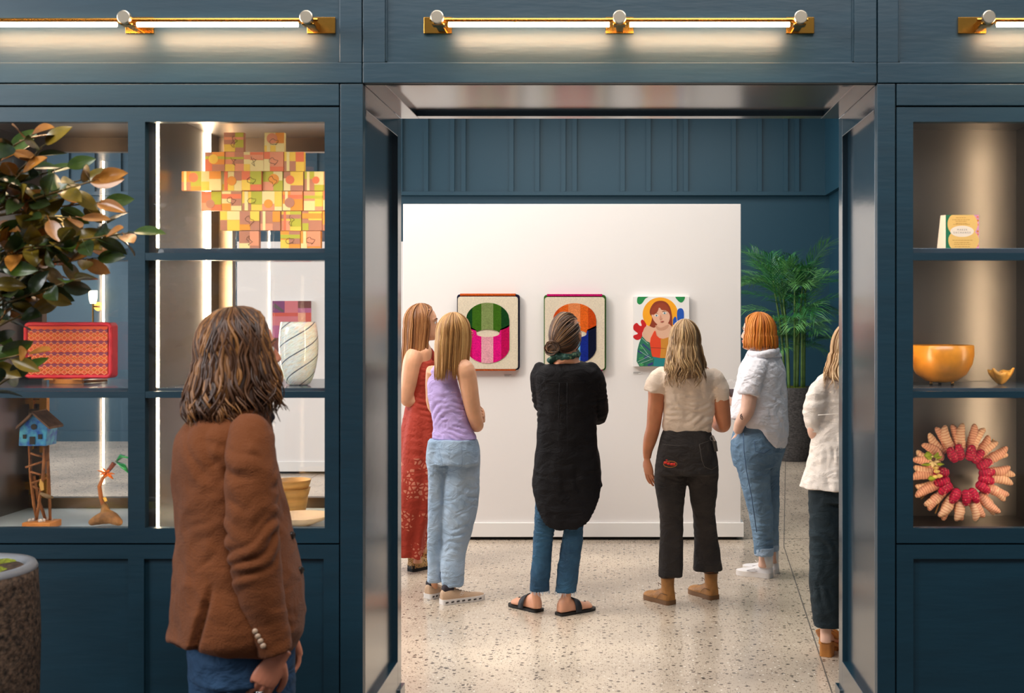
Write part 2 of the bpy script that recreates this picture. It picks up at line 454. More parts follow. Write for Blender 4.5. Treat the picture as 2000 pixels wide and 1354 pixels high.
# ---------------------------------------------------------------- glazed display cabinets left and right of the opening
ZF, ZC = 0.865, 2.402          # inner floor and ceiling of the display
ZS = (1.9045, 1.401)           # tops of the two shelves
def cabinet(name, label, sg, comps, stile, rail, dx0, dx1, mull, panes, base_panels, back):
    """all x in metres; comps = inner (x0,x1) of each compartment"""
    t = thing(name, ((comps[0][0] + comps[-1][1]) / 2, 4.45, 0), label, 'cabinet')
    xa, xb = (-2.56, -0.9154 - 0.046) if sg < 0 else (0.9154 + 0.046, 2.62)
    MB().box(stile[0], stile[1], D, D + 0.04, 0, ZT - GAP).build('corner_stile', PAINT, t, bevel=0.0015)
    far = sorted((sg * 2.60, dx0 - GAP if sg < 0 else dx1 + GAP))
    MB().box(far[0], far[1], D, D + 0.04, 0, ZT - GAP).build('corner_stile', PAINT, t, bevel=0.0015)
    MB().box(*sorted((stile[0 if sg < 0 else 1] - 0.012, stile[0 if sg < 0 else 1] + 0.012)), D + 0.037, D + 0.05, 0.1, ZC).build('leak_stop', PAINT, t)  # unseen strip added to block case light leaking past the door edge
    MB().box(dx0, dx1, D, D + 0.04, Z(206), ZT - GAP).build('top_rail', PAINT, t, bevel=0.0015)
    # glazed door: frame, bars, panes
    zt, zb_ = Z(209.5), Z(1061)
    pz = [(Z(494), Z(238)), (Z(765), Z(508.5)), (Z(1032), Z(777.5))]
    y0, y1 = D, D + 0.035
    d = thing_part = MB()
    d.box(dx0, dx1, y0, y1, Z(238), zt); d.box(dx0, dx1, y0, y1, zb_, Z(1032))
    d.box(dx0, panes[0][0], y0, y1, Z(1032), Z(238)); d.box(panes[-1][1], dx1, y0, y1, Z(1032), Z(238))
    for m0, m1 in mull: d.box(m0, m1, y0, y1, Z(1032), Z(238))
    door = d.build('glazed_door', PAINT, t)
    for (p0, p1) in panes:
        for zz in ((Z(508.5), Z(494)), (Z(777.5), Z(765))):
            MB().box(p0, p1, y0 + 0.001, y1, zz[0], zz[1]).build('glazing_bar', PAINT, door)
        for (z0, z1) in pz:
            MB().box(p0 - 0.004, p1 + 0.004, D + 0.014, D + 0.018, z0 - 0.004, z1 + 0.004).build('pane', GLASS, door)
    # base cupboard front
    zb0, zb1, zp = 0.10, Z(1064.5), Z(1092)
    b = MB(); zlow = 0.18
    b.box(dx0, dx1, y0, y1, zp, zb1); b.box(dx0, dx1, y0, y1, zb0, zlow)
    xs = [dx0] + [q for p in base_panels for q in p] + [dx1]
    for i in range(0, len(xs), 2): b.box(xs[i], xs[i + 1], y0, y1, zlow, zp)
    bd = b.build('cupboard_front', PAINT, t)
    for p0, p1 in base_panels:
        MB().box(p0 - 0.005, p1 + 0.005, D + 0.012, D + 0.03, zlow - 0.005, zp + 0.005).build('cupboard_panel', PAINT, bd)
    MB().box(xa, xb, D + 0.04, D + 0.06, 0, 0.10).build('kick_board', BLACK, t)
    # carcass
    MB().box(xa, xb, D + 0.036, YB, 0.11, ZF - 0.03).build('cupboard_box', PAINT, t)
    MB().box(xa, xb, D + 0.036, YB, ZC + 0.012, ZT + 0.02).build('top_board', ZINC, t)
    for (x0, x1) in comps:
        MB().box(x0, x1, D + 0.036, back, ZF - 0.03, ZF).build('display_floor', CASEFLOOR if sg < 0 else BRONZE, t)
        MB().box(x0, x1, D + 0.036, back, ZC, ZC + 0.012).build('display_ceiling', ZINC, t)
        for zs in ZS:
            MB().box(x0 + 0.001, x1 - 0.001, D + 0.05, back - 0.02, zs - 0.018, zs).build('shelf', SHELFM, t, bevel=0.001)
    xs = [xa, *[q for c in comps for q in c], xb]
    xs[0] = min(xs[0], xs[1] - 0.02); xs[-1] = max(xs[-1], xs[-2] + 0.02)
    for i in range(0, len(xs), 2):
        MB().box(xs[i], xs[i + 1], D + 0.036, YB if back > 4.7 else back + 0.03, ZF - 0.03, ZC + 0.012).build('side_panel', ZINC, t)
    return t

GP = 0.0045
left = cabinet('display_cabinet', 'dark teal display cabinet with glazed doors left of the opening, see-through to the gallery', -1,
    comps=[(-2.455, -1.705), (-1.665, -0.985)], stile=(X(664.5), -XJ), rail=None, dx0=X(-133), dx1=X(661.8),
    mull=[(X(250), X(283))], panes=[(X(-100), X(250)), (X(283), X(634))], base_panels=[(X(-100), X(250)), (X(281), X(632))], back=4.79)
right = cabinet('display_cabinet', 'dark teal display cabinet with glazed doors right of the opening, solid metal back', 1,
    comps=[(0.985, 1.579), (1.619, 2.30)], stile=(XJ, X(1748.5)), rail=None, dx0=X(1751.5), dx1=X(2500),
    mull=[(X(2066), X(2100))], panes=[(X(1783.5), X(2066)), (X(2100), X(2466))], base_panels=[(X(1784), X(2066)), (X(2100), X(2466))], back=4.58)
MB().box(0.963, 2.33, 4.58, 4.60, ZF - 0.03, ZC + 0.012).build('back_panel', ZINC, right)
MB().box(0.963, 2.36, 4.62, YB, 0.1, ZT).build('back_panel', PAINT, right)
# rear glazed doors of the left cabinet
for (x0, x1) in ((-2.455, -1.705), (-1.665, -0.985)):
    fr = MB(); fw = 0.075
    zt, zb_ = Z(297, 4.78), Z(972, 4.78)
    fr.box(x0, x1, 4.77, YB, zt, ZC); fr.box(x0, x1, 4.77, YB, ZF - 0.03, zb_)
    fr.box(x0, x0 + fw * 0.75, 4.77, YB, zb_, zt); fr.box(x1 - fw * 0.75, x1, 4.77, YB, zb_, zt)
    fo = fr.build('rear_door', BRONZE, left)
    MB().box(x0 + 0.05, x1 - 0.05, 4.792, 4.798, zb_ - 0.004, zt + 0.004).build('rear_pane', pane_glass('rear_glass', 1.7), fo)
# lit strips in the cabinet corners
def strip(x, y, par, wx=0.005, wy=0.005):
    for z0, z1 in ((ZF + 0.002, ZS[1] - 0.020), (ZS[1] + 0.002, ZS[0] - 0.020), (ZS[0] + 0.002, ZC - 0.002)):
        MB().box(x - wx / 2, x + wx / 2, y - wy / 2, y + wy / 2, z0, z1).build('light_strip', LED, par)
strip(-1.6625, 4.14, left, 0.004, 0.004); strip(-0.991, 4.14, left); strip(-2.449, 4.14, left); strip(-1.711, 4.14, left)
strip(-1.662, 4.64, left, 0.005, 0.045)
strip(1.572, 4.14, right); strip(0.991, 4.14, right)
# brass hinges and catch on the rear door, seen through the left pane
for v in (793, 872, 951):
    h = MB(); c = P(62, v - 10 if v < 900 else v, 4.72)
    h.box(c.x - 0.045, c.x + 0.045, 4.745, 4.768, c.z - 0.016, c.z + 0.016)
    h.box(c.x + 0.02, c.x + 0.05, 4.74, 4.768, c.z - 0.05, c.z + 0.05)
    h.box(c.x - 0.02, c.x - 0.002, 4.735, 4.765, c.z - 0.035, c.z + 0.035)
    h.tube([(c.x - 0.05, 4.75, c.z), (c.x + 0.03, 4.75, c.z)], 0.009, 8)
    h.build('hinge', BRASS, left, bevel=0.002)

# ---------------------------------------------------------------- linear brass lights on the fascia
YX = 3.99
def linear_light(knobs, label, us):
    k = F / YX
    c = P(knobs[len(knobs) // 2], 48, D)
    t = thing('linear_light', (c.x, D, c.z), label, 'wall light', 'linear brass lights on the fascia')
    xk = [X(u, YX) for u in knobs]
    zk, zt, zrod = Z(37, YX), Z(48, YX), Z(36.5, YX)
    zp0, zp1 = Z(65), Z(33)
    rod = MB().tube([(xk[0] - 0.03, YX + 0.012, zrod), (xk[-1] + 0.03, YX + 0.012, zrod)], 0.0055, 10)
    rod.box(xk[0], xk[-1], YX + 0.004, YX + 0.02, zt + 0.007, zt + 0.013)
    rod.build('rod', BRASS, t, smooth=False)
    for i, x in enumerate(xk):
        off = -0.018 if i == 0 else (0.018 if i == len(xk) - 1 else 0)
        MB().box(x - 0.05 + off, x + 0.05 + off, D + 0.002, D + 0.014, zp0, zp1).build('backplate', BRASS, t, bevel=0.0015)
        MB().box(x - 0.014, x + 0.014, YX + 0.01, D + 0.006, zp0 + 0.004, zp0 + 0.034).build('arm', BRASS, t, bevel=0.002)
        b = MB(); b.box(x - 0.022, x + 0.022, YX - 0.012, YX + 0.03, zp0 + 0.002, zt + 0.004)
        b.build('clamp', BRASS, t, bevel=0.004)
        kn = MB(); kn.disc_y((x, 0, zk), 0.0228, YX - 0.030, YX - 0.012, 28); kn.disc_y((x, 0, zk), 0.008, YX - 0.014, YX + 0.02, 12)
        kn.build('knob', CHAMP, t, bevel=0.002)
    for a, b in zip(xk[:-1], xk[1:]):
        MB().tube([(a + 0.036, YX, zt), (b - 0.036, YX, zt)], 0.0078, 12).build('glowing_tube', TUBE, t, smooth=True)
linear_light((-106, 248, 602), 'brass linear wall light with glowing tubes above the left display cabinet', None)
linear_light((856, 1210, 1562), 'brass linear wall light with glowing tubes centred above the opening', None)
linear_light((1927, 2281, 2635), 'brass linear wall light with glowing tubes above the right display cabinet', None)

# ---------------------------------------------------------------- movable white exhibition walls
def partition(label, x0, x1, y, z1, bb=0.105):
    t = thing('exhibition_wall', ((x0 + x1) / 2, y + 0.12, 0), label, 'partition', None)
    MB().box(x0, x1, y, y + 0.24, 0.025, z1).build('panel', WHITE, t, bevel=0.003)
    MB().box(x0 - 0.02, x1 + 0.02, y - 0.02, y + 0.26, 0.025, 0.025 + bb).build('baseboard', WHITE2, t, bevel=0.002)
    MB().box(x0 + 0.05, x1 - 0.03, y + 0.02, y + 0.22, 0, 0.025).build('base_gap_shade', BLACK, t)  # black block standing in for the shaded gap under the wall
YW = 8.58
partition('white freestanding exhibition wall with three artworks hung on it, behind the people', -1.62 - 0.0, X(1447, YW), YW, Z(398.5, YW))
YW2 = 12.25
partition('white freestanding exhibition wall further back, seen through the left cabinet', X(463, YW2), X(830, YW2), YW2, Z(472, YW2))
# wall sconce on the back wall
sc = P(183, 590, 15.36); t = thing('wall_sconce', (sc.x, 15.5, sc.z), 'small brass wall sconce with a glowing glass shade on the far blue wall', 'wall light')
MB().lathe((sc.x, 15.34, sc.z - 0.02), [(0.035, 0), (0.05, 0.06), (0.055, 0.17)], 20).build('shade', M('lit_glass', (255, 230, 190), 0.4, emit=((1, 0.8, 0.5), 9)), t, smooth=True)
MB().disc_y((sc.x + 0.02, 0, sc.z - 0.06), 0.06, 15.45, 15.5).tube([(sc.x, 15.34, sc.z - 0.02), (sc.x, 15.34, sc.z - 0.30)], 0.012, 8).tube([(sc.x, 15.34, sc.z - 0.06), (sc.x + 0.02, 15.46, sc.z - 0.06)], 0.012, 8).build('bracket', BRASS, t)

# ---------------------------------------------------------------- figure helpers
def Rz(a): return np.array([[math.cos(a), -math.sin(a), 0], [math.sin(a), math.cos(a), 0], [0, 0, 1]])
def Rx(a): return np.array([[1, 0, 0], [0, math.cos(a), -math.sin(a)], [0, math.sin(a), math.cos(a)]])
def Ry(a): return np.array([[math.cos(a), 0, math.sin(a)], [0, 1, 0], [-math.sin(a), 0, math.cos(a)]])

def sil(rows, Y, a, k, n=30, sub=3, p=2.3):
    """stack of oval rings fitted between left and right outline; rows (v,uL,uR[,dy]); a = facing in degrees"""
    A = smoothpath([(r + (0,))[:4] for r in rows], sub); a = math.radians(a); R = []
    th = np.linspace(0, 2 * math.pi, n, endpoint=False)
    cx_ = np.sign(np.cos(th)) * np.abs(np.cos(th)) ** (2 / p); cy_ = np.sign(np.sin(th)) * np.abs(np.sin(th)) ** (2 / p)
    ra = np.array((math.cos(a), math.sin(a), 0)); fa = np.array((-math.sin(a), math.cos(a), 0))
    for v, ul, ur, dy in A:
        y = Y + dy; W = max(0.004, (ur - ul) / 2 * y / F); c = np.array(P((ul + ur) / 2, v, y))
        lat = W / math.sqrt(math.cos(a) ** 2 + (k * math.sin(a)) ** 2)
        R.append(c + cx_[:, None] * ra * lat + cy_[:, None] * fa * lat * k)
    return np.array(R)

def shrink(R, f=0.84):
    c = R.mean(1, keepdims=True); return c + (R - c) * f

def px_limb(rows, Y, n=14, k=4, scale=1.0, cap=False):
    q = [(*P(u, v, Y + dy), r * (Y + dy) / F * scale) for u, v, dy, r in rows]
    return (capsule if cap else limb)(q, n, k)

HEAD = [(0.118, 0.012, 0.002, -0.022), (0.112, 0.036, 0.032, -0.055), (0.098, 0.054, 0.058, -0.078), (0.075, 0.068, 0.078, -0.096), (0.045, 0.0755, 0.090, -0.105), (0.015, 0.077, 0.090, -0.108),
        (0.0, 0.076, 0.086, -0.107), (-0.02, 0.074, 0.087, -0.104), (-0.045, 0.069, 0.087, -0.090), (-0.065, 0.062, 0.088, -0.068), (-0.085, 0.052, 0.087, -0.040), (-0.100, 0.038, 0.085, -0.008), (-0.110, 0.022, 0.078, 0.022), (-0.114, 0.008, 0.066, 0.040)]
def head_parts(ears=True):
    R = []; th = np.linspace(0, 2 * math.pi, 28, endpoint=False)
    for z, hw, yf, yb in HEAD:
        c = (yf + yb) / 2; ry = (yf - yb) / 2
        R.append(np.stack([hw * np.cos(th), c + ry * np.sin(th), np.full(28, z)], 1))
    out = [loft(np.array(R))]
    out.append(capsule([(0, 0.082, 0.010, 0.007), (0, 0.095, -0.012, 0.0085), (0, 0.101, -0.031, 0.0108)]))       # nose
    for s_ in (-1, 1):
        out.append(capsule([(0.010 * s_, 0.092, -0.035, 0.008), (0.014 * s_, 0.088, -0.036, 0.006)]))
        out.append(capsule([(0.008 * s_, 0.088, 0.020, 0.008), (0.036 * s_, 0.080, 0.023, 0.008), (0.056 * s_, 0.062, 0.018, 0.006)]))   # brow
        if ears: out.append(capsule([(0.074 * s_, -0.012, 0.016, 0.010), (0.082 * s_, -0.020, 0.008, 0.013), (0.080 * s_, -0.012, -0.018, 0.009), (0.074 * s_, -0.004, -0.036, 0.007)], flat=1))   # ear
    out.append(capsule([(-0.020, 0.084, -0.060, 0.005), (0, 0.094, -0.058, 0.007), (0.020, 0.084, -0.060, 0.005)]))
    out.append(capsule([(-0.018, 0.083, -0.070, 0.006), (0, 0.091, -0.070, 0.008), (0.018, 0.083, -0.070, 0.006)]))
    out.append(capsule([(-0.012, 0.080, -0.096, 0.012), (0.012, 0.080, -0.096, 0.012)]))
    return out

class Frame:
    def __init__(s, c, yaw, pitch=0, roll=0, scale=1.0):
        s.c = np.array(c, dtype=float); s.M = Rz(math.radians(yaw)) @ Rx(math.radians(pitch)) @ Ry(math.radians(roll)) * scale
    def __call__(s, V): return np.asarray(V, dtype=float) @ s.M.T + s.c

def hand_parts(wrist, fwd, back, size=1.0, curl=25, thumb=1, spread=1.0, tcurl=20):
    """palm, four unequal fingers with knuckle bends, thumb from the side of the palm; back = direction the back of the hand faces"""
    w_ = np.array(wrist, dtype=float); f = np.array(fwd, dtype=float); f /= np.linalg.norm(f)
    b = np.array(back, dtype=float); b -= f * b.dot(f); b /= np.linalg.norm(b); s_ = np.cross(f, b) * thumb
    z = size; out = []
    out.append(limb([(*(w_ - f * 0.02 * z), 0.027 * z), (*(w_ + f * 0.01 * z), 0.027 * z), (*(w_ + f * 0.04 * z), 0.036 * z), (*(w_ + f * 0.075 * z), 0.040 * z), (*(w_ + f * 0.094 * z), 0.036 * z)], 16, 3, 0.42, b))
    for i, (off, L_, r) in enumerate(((0.029, 0.92, 0.0088), (0.010, 1.04, 0.009), (-0.010, 0.97, 0.0086), (-0.028, 0.76, 0.0078))):
        p = w_ + f * (0.086 - 0.004 * abs(i - 1)) * z + s_ * off * z; d = f + s_ * off * 2.2 * spread; d /= np.linalg.norm(d)
        pts = [(*(p - d * 0.02 * z), r * z * 1.05), (*p, r * z)]; c_ = curl * (0.8 + 0.12 * i)
        for j, seg in enumerate((0.044, 0.028, 0.022)):
            a = math.radians(c_ * (0.6 if j == 0 else 1.0)); ax = np.cross(d, b); nd = d * math.cos(a) - b_perp(b, d) * math.sin(a); d = nd / np.linalg.norm(nd)
            p = p + d * seg * L_ * z; pts.append((*p, r * z * (0.95 - 0.12 * j)))
        out.append(capsule(pts, 10, 2))
    p = w_ + f * 0.025 * z + s_ * 0.022 * z - b * 0.004 * z; d = f * 0.72 + s_ * 0.62 - b * 0.25; d /= np.linalg.norm(d); pts = [(*p, 0.014 * z)]
    for j, seg in enumerate((0.040, 0.032, 0.024)):
        p = p + d * seg * z; pts.append((*p, (0.0115 - 0.0014 * j) * z)); d = d + f * math.radians(tcurl) * 0.8 - s_ * math.radians(tcurl) * 0.9 - b * 0.1; d /= np.linalg.norm(d)
    out.append(capsule(pts, 10, 2))
    return out
def b_perp(b, d):
    q = b - d * b.dot(d); n = np.linalg.norm(q); return q / n if n > 1e-6 else b

def skin_mat(name, c):
    m = M(name, c, 0.45, bump=(160, 0.06), var=(14, 0.07)); bs = m.node_tree.nodes['Principled BSDF']
    bs.inputs['Subsurface Weight'].default_value = 0.12; bs.inputs['Subsurface Radius'].default_value = (0.02, 0.008, 0.004); return m

def hair_mat(name, dark, mid, light):
    if name in MATS: return MATS[name]
    m = M(name, mid, 0.42); nt = m.node_tree; L = nt.links.new; b = nt.nodes['Principled BSDF']
    at = nt.nodes.new('ShaderNodeAttribute'); at.attribute_name = 'tone'
    r = nt.nodes.new('ShaderNodeValToRGB'); e = r.color_ramp.elements; e[0].color = (*lin(dark), 1); e[1].color = (*lin(light), 1); q = e.new(0.5); q.color = (*lin(mid), 1)
    L(at.outputs['Fac'], r.inputs[0]); L(r.outputs[0], b.inputs['Base Color']); b.inputs['Specular IOR Level'].default_value = 0.45
    return m

def hair(T, mat, par, name, n, z_end, face_half, prof, seed, wave=(0.004, 6), width=0.0045, jit=0.10, back=0.0, part=0.0, zside=None, lift=0.0, scalp=(0.084, 0.109, 0.125), tones=(0.0, 1.0), curl_tip=0.0, messy=0.003):
    """fall of separate locks over a solid under-layer. prof [(z, radius factor)] below the ears; back = shift to the rear with length"""
    r = np.random.RandomState(seed); V = []; Fs = []; tone = []
    rx, ry, rz = scalp; cy = -0.010; fh = math.radians(face_half)
    pz_ = np.array([q[0] for q in prof][::-1]); pm_ = np.array([q[1] for q in prof][::-1])
    def path(phi0, o, ze, wav, ph, m1=9, m2=12):
        pts = []
        s_ = 1 if (phi0 - part) >= 0 else -1
        tgt = phi0 if abs(phi0) >= fh else s_ * fh * (0.92 + 0.16 * abs(phi0) / fh)
        def ph_at(th): 
            t = min(1, max(0, (th - 0.42) / 0.85)); t = t * t * (3 - 2 * t); return phi0 + (tgt - phi0) * t
        th1 = 1.66
        for i in range(m1):
            th = 0.06 + (th1 - 0.06) * i / (m1 - 1); p_ = ph_at(th)
            p_ += messy / 0.09 * math.sin(th * 4.2 + ph * 2) * min(1, th)
            pts.append(np.array((math.sin(th) * (rx + o) * math.sin(p_), cy + math.sin(th) * (ry + o) * math.cos(p_), math.cos(th) * (rz + o) + lift * math.sin(th))))
        z0 = pts[-1][2]; p_ = tgt + messy / 0.09 * math.sin(1.66 * 4.2 + ph * 2)
        for i in range(1, m2 + 1):
            t = i / m2; z = z0 + (ze - z0) * t; f = np.interp(z, pz_, pm_)
            a = wav * min(1, t * 1.4) * math.sin(2 * math.pi * wave[1] * (z0 - z) + ph); a2 = wav * min(1, t * 1.4) * math.cos(2 * math.pi * wave[1] * (z0 - z) + ph * 1.7)
            rr_ = f * (1 + o / 0.092); out = np.array((math.sin(p_), math.cos(p_), 0)); tan = np.array((math.cos(p_), -math.sin(p_), 0))
            tip = curl_tip * max(0, t - 0.75) * 4 * math.sin(ph * 3)
            pts.append(np.array((rr_ * rx * math.sin(p_), cy + rr_ * ry * math.cos(p_) - back * t, z)) + tan * (a + tip) + out * a2 * 0.6)
        return pts
    # under-layer
    g = 40; R = []
    for i in range(g):
        a = -math.pi + 2 * math.pi * i / g + 1e-3
        R.append(path(a, 0.0005, z_end * 0.80, 0.0, 0))
    R = np.transpose(np.array(R), (1, 0, 2)); R[:, :, :] = R
    for q_i, q_f in ((-1, 0.55), (-2, 0.8)):
        cc_ = R[q_i].mean(0); R[q_i] = cc_ + (R[q_i] - cc_) * q_f
    v, f = loft(R); V += [tuple(p) for p in T(v)]; Fs += f; tone += [0.12 * (tones[1] - tones[0]) + tones[0]] * len(v)
    cl = r.uniform(-math.pi, math.pi, max(6, n // 9)); clp = r.uniform(0, 6.28, len(cl)); clt = r.uniform(0, 1, len(cl))
    for i in range(n):
        j = r.randint(len(cl)); phi = cl[j] + r.normal() * 0.09; phi = (phi + math.pi) % (2 * math.pi) - math.pi
        o = r.uniform(0.0, 0.009); ze = z_end * (1 - jit * r.uniform(0, 1) ** 1.5) * (1 if zside is None or abs(phi) > 1.9 else zside)
        ze = ze if abs(phi) > fh * 1.15 else ze * (1 - jit * 0.4)
        pt = T(np.array(path(phi, o, ze, wave[0] * r.uniform(0.6, 1.3), clp[j] + r.normal() * 0.35)))
        m = len(pt); w_ = width * r.uniform(0.6, 1.3); tt = np.linspace(0, 1, m)
        rad = w_ * np.minimum(1, 0.45 + 2.5 * tt) * np.minimum(1, (1 - tt) * 3.2 + 0.12)
        v, f = tube(pt, rad, 5, 0.6); k = len(V)
        V += [tuple(p) for p in v]; Fs += [[q + k for q in g_] for g_ in f]
        t0 = np.clip(0.55 * clt[j] + 0.45 * r.uniform(), 0, 1); tn = tones[0] + (tones[1] - tones[0]) * t0
        tone += [tn] * len(v)
    o = mesh_obj(name, V, Fs, mat, par, True)
    at = o.data.attributes.new('tone', 'FLOAT', 'POINT'); at.data.foreach_set('value', np.array(tone, dtype=np.float32))
    return o

def locks(T, mat, par, name, paths, n_seed, width=0.004, tones=(0, 1)):
    """locks along given head-space paths"""
    r = np.random.RandomState(n_seed); V = []; Fs = []; tone = []
    for p in paths:
        pt = T(np.array(p)); m = len(pt); tt = np.linspace(0, 1, m); w_ = width * r.uniform(0.7, 1.3)
        v, f = tube(pt, w_ * np.minimum(1, 0.35 + 3 * tt) * np.minimum(1, (1 - tt) * 3 + 0.3), 5, 0.6); k = len(V)
        V += [tuple(q) for q in v]; Fs += [[q + k for q in g_] for g_ in f]; tone += [tones[0] + (tones[1] - tones[0]) * r.uniform()] * len(v)
    o = mesh_obj(name, V, Fs, mat, par, True)
    at = o.data.attributes.new('tone', 'FLOAT', 'POINT'); at.data.foreach_set('value', np.array(tone, dtype=np.float32)); return o

def cloth(name, parts, mat, par, voxel=0.007, smooth=5, amp=0.003, sc=(3, 3, 2), folds=(), seed=0, post=None):
    co, no, fs = remesh(parts, voxel, smooth)
    co = wrinkle(co, no, amp, sc, folds, seed)
    if post: co = post(co)
    return mesh_obj(name, co, fs, mat, par, True)

def make_body(par, parts, hands, mat, voxel=0.0065, smooth=4):
    co, no, fs = remesh(parts, voxel, smooth); V = co.tolist(); Fs = [list(f) for f in fs]
    for h_ in hands:
        c2, n2, f2 = remesh(h_, 0.0032, 3); k = len(V); V += c2.tolist(); Fs += [[i + k for i in f] for f in f2]
    return mesh_obj('body', V, Fs, mat, par, True)

EYEW = M('eye_white', (230, 226, 220), 0.2); IRIS = M('eye_iris', (70, 64, 52), 0.15); BROWH = M('eyebrow_hair', (96, 64, 40), 0.7); LIPS = M('lips', (186, 98, 88), 0.4)
def face_bits(T, par):
    for s_ in (-1, 1):
        b = MB(); n = 12
        def ball(c, r, mi):
            pts = [(c[0], c[1] - r * 0.98, c[2])] ; 
            V = []; Fs = []
            for j in range(7):
                th = math.pi * (j + 0.5) / 7
                for i in range(n): V.append((c[0] + r * math.sin(th) * math.cos(2 * math.pi * i / n), c[1] + r * math.sin(th) * math.sin(2 * math.pi * i / n), c[2] + r * math.cos(th)))
            for j in range(6): Fs.extend([(j * n + i, j * n + (i + 1) % n, (j + 1) * n + (i + 1) % n, (j + 1) * n + i) for i in range(n)])
            Fs.append(tuple(range(n - 1, -1, -1))); Fs.append(tuple(range(6 * n, 7 * n))); b.add(T(V), Fs, mi)
        ball((0.031 * s_, 0.0722, 0.001), 0.0106, 0); ball((0.0315 * s_, 0.0792, 0.001), 0.0046, 1)
        mesh_obj('eye', b.v, b.f, [EYEW, IRIS], par, True, b.m)
        v, f = capsule([(0.016 * s_, 0.0925, 0.024, 0.0028), (0.036 * s_, 0.0875, 0.029, 0.003), (0.056 * s_, 0.070, 0.023, 0.002)], 8)
        mesh_obj('eyebrow', T(v), f, BROWH, par, True)
    v, f = join([capsule([(-0.020, 0.0855, -0.061, 0.003), (0, 0.0985, -0.0585, 0.0045), (0.020, 0.0855, -0.061, 0.003)], 8), capsule([(-0.017, 0.0855, -0.067, 0.003), (0, 0.0965, -0.068, 0.005), (0.017, 0.0855, -0.067, 0.003)], 8)])
    mesh_obj('lips', T(v), f, LIPS, par, True)

# ---- footwear: local y runs heel (0) to toe (1 = length), then set on the floor between two floor points
def foot_frame(heel, toe):
    h_, t_ = np.array((*G(*heel), 0.0)), np.array((*G(*toe), 0.0)); d = t_ - h_; L_ = np.linalg.norm(d); d /= L_; s_ = np.array((d[1], -d[0], 0))
    return (lambda V: h_ + np.outer(np.asarray(V)[:, 0], s_) + np.outer(np.asarray(V)[:, 1] * L_, d) + np.outer(np.asarray(V)[:, 2], (0, 0, 1))), L_
def foot_rings(rows, zb, n=20):
    R = []; th = np.linspace(0, 2 * math.pi, n, endpoint=False)
    for y, hw, top in smoothpath(rows, 3):
        s_ = np.sin(th); z = np.where(s_ > 0, zb + (top - zb) * np.abs(s_) ** 0.75, zb - 0.002 * np.abs(s_))
        R.append(np.stack([hw * np.sign(np.cos(th)) * np.abs(np.cos(th)) ** 0.85, np.full(n, y), z], 1))
    return np.array(R)
OUTL = [(0.0, 0.020), (0.03, 0.031), (0.12, 0.036), (0.3, 0.036), (0.45, 0.037), (0.62, 0.044), (0.76, 0.046), (0.88, 0.040), (0.96, 0.026), (1.0, 0.010)]
def sole_mesh(z0, z1, grow=0.0, outl=OUTL, toe_up=0.0):
    A = smoothpath(outl, 3); n = len(A)
    ring = [(w_ + grow, y) for y, w_ in A] + [(-w_ - grow, y) for y, w_ in A[::-1]]
    N = len(ring); V = [(x, y, z0 + toe_up * max(0, y - 0.8) ** 2 * 2) for x, y in ring] + [(x, y, z1 + toe_up * max(0, y - 0.8) ** 2 * 2) for x, y in ring]
    Fs = [(i, (i + 1) % N, N + (i + 1) % N, N + i) for i in range(N)]
    for j in range(n - 1): Fs += [(j, N - 1 - j, N - 2 - j, j + 1), (N + j, N + j + 1, 2 * N - 2 - j, 2 * N - 1 - j)]
    return V, Fs
def shoe(par, name, heel, toe, rows, upper, sole, z0=0.0, z1=0.024, grow=0.003, shaft=None, laces=None, label=None):
    """upper with sole (and laces) as sub-parts"""
    T, L_ = foot_frame(heel, toe)
    parts = [tuple((T(v).tolist(), f)) for v, f in [loft(foot_rings(rows, z1 - 0.006))]]
    if shaft:
        v, f = limb([(0, y, z, r) for y, z, r in shaft], 16); parts.append((T([(a, 0.17 + (b_ - 0.17) / L_, c) for a, b_, c in v]).tolist(), f))
    co, no, fs = remesh(parts, 0.0045, 4)
    o = mesh_obj(name, co, fs, upper, par, True)
    if label: o['label'] = label
    v, f = sole_mesh(z0 + 0.0005, z1, grow); mesh_obj('sole', T(v), f, sole, o)
    if laces:
        b = MB()
        for i in range(5):
            y = 0.40 + 0.065 * i; top = np.interp(y, [r[0] for r in rows], [r[2] for r in rows]) + 0.001
            v, f = tube([(-0.018, y - 0.02, top - 0.008), (0, y, top), (0.018, y + 0.02, top - 0.008)], 0.0022, 6); b.add(T(v), f)
        v, f = tube([(0.0, 0.40, rows[3][2] + 0.004), (0.022, 0.36, rows[3][2] + 0.022), (0.034, 0.42, rows[3][2] + 0.006)], 0.002, 6); b.add(T(v), f)
        v, f = tube([(0.0, 0.40, rows[3][2] + 0.004), (-0.020, 0.44, rows[3][2] + 0.018), (-0.030, 0.36, rows[3][2] + 0.004)], 0.002, 6); b.add(T(v), f)
        b.build('laces', laces, o, smooth=True)
    return o, T
SNEAK = [(0.0, 0.022, 0.070), (0.05, 0.032, 0.086), (0.15, 0.037, 0.092), (0.28, 0.037, 0.088), (0.42, 0.038, 0.072), (0.58, 0.043, 0.056), (0.74, 0.045, 0.046), (0.88, 0.040, 0.040), (0.96, 0.028, 0.036), (1.0, 0.010, 0.030)]
BOOT = [(0.0, 0.024, 0.085), (0.05, 0.033, 0.10), (0.16, 0.038, 0.105), (0.30, 0.038, 0.095), (0.44, 0.039, 0.076), (0.58, 0.043, 0.062), (0.74, 0.045, 0.054), (0.88, 0.041, 0.048), (0.96, 0.030, 0.040), (1.0, 0.012, 0.030)]
BARE = [(0.02, 0.018, 0.050), (0.06, 0.028, 0.070), (0.16, 0.032, 0.085), (0.28, 0.031, 0.080), (0.42, 0.033, 0.062), (0.58, 0.039, 0.046), (0.72, 0.043, 0.034), (0.80, 0.042, 0.028), (0.86, 0.038, 0.024)]
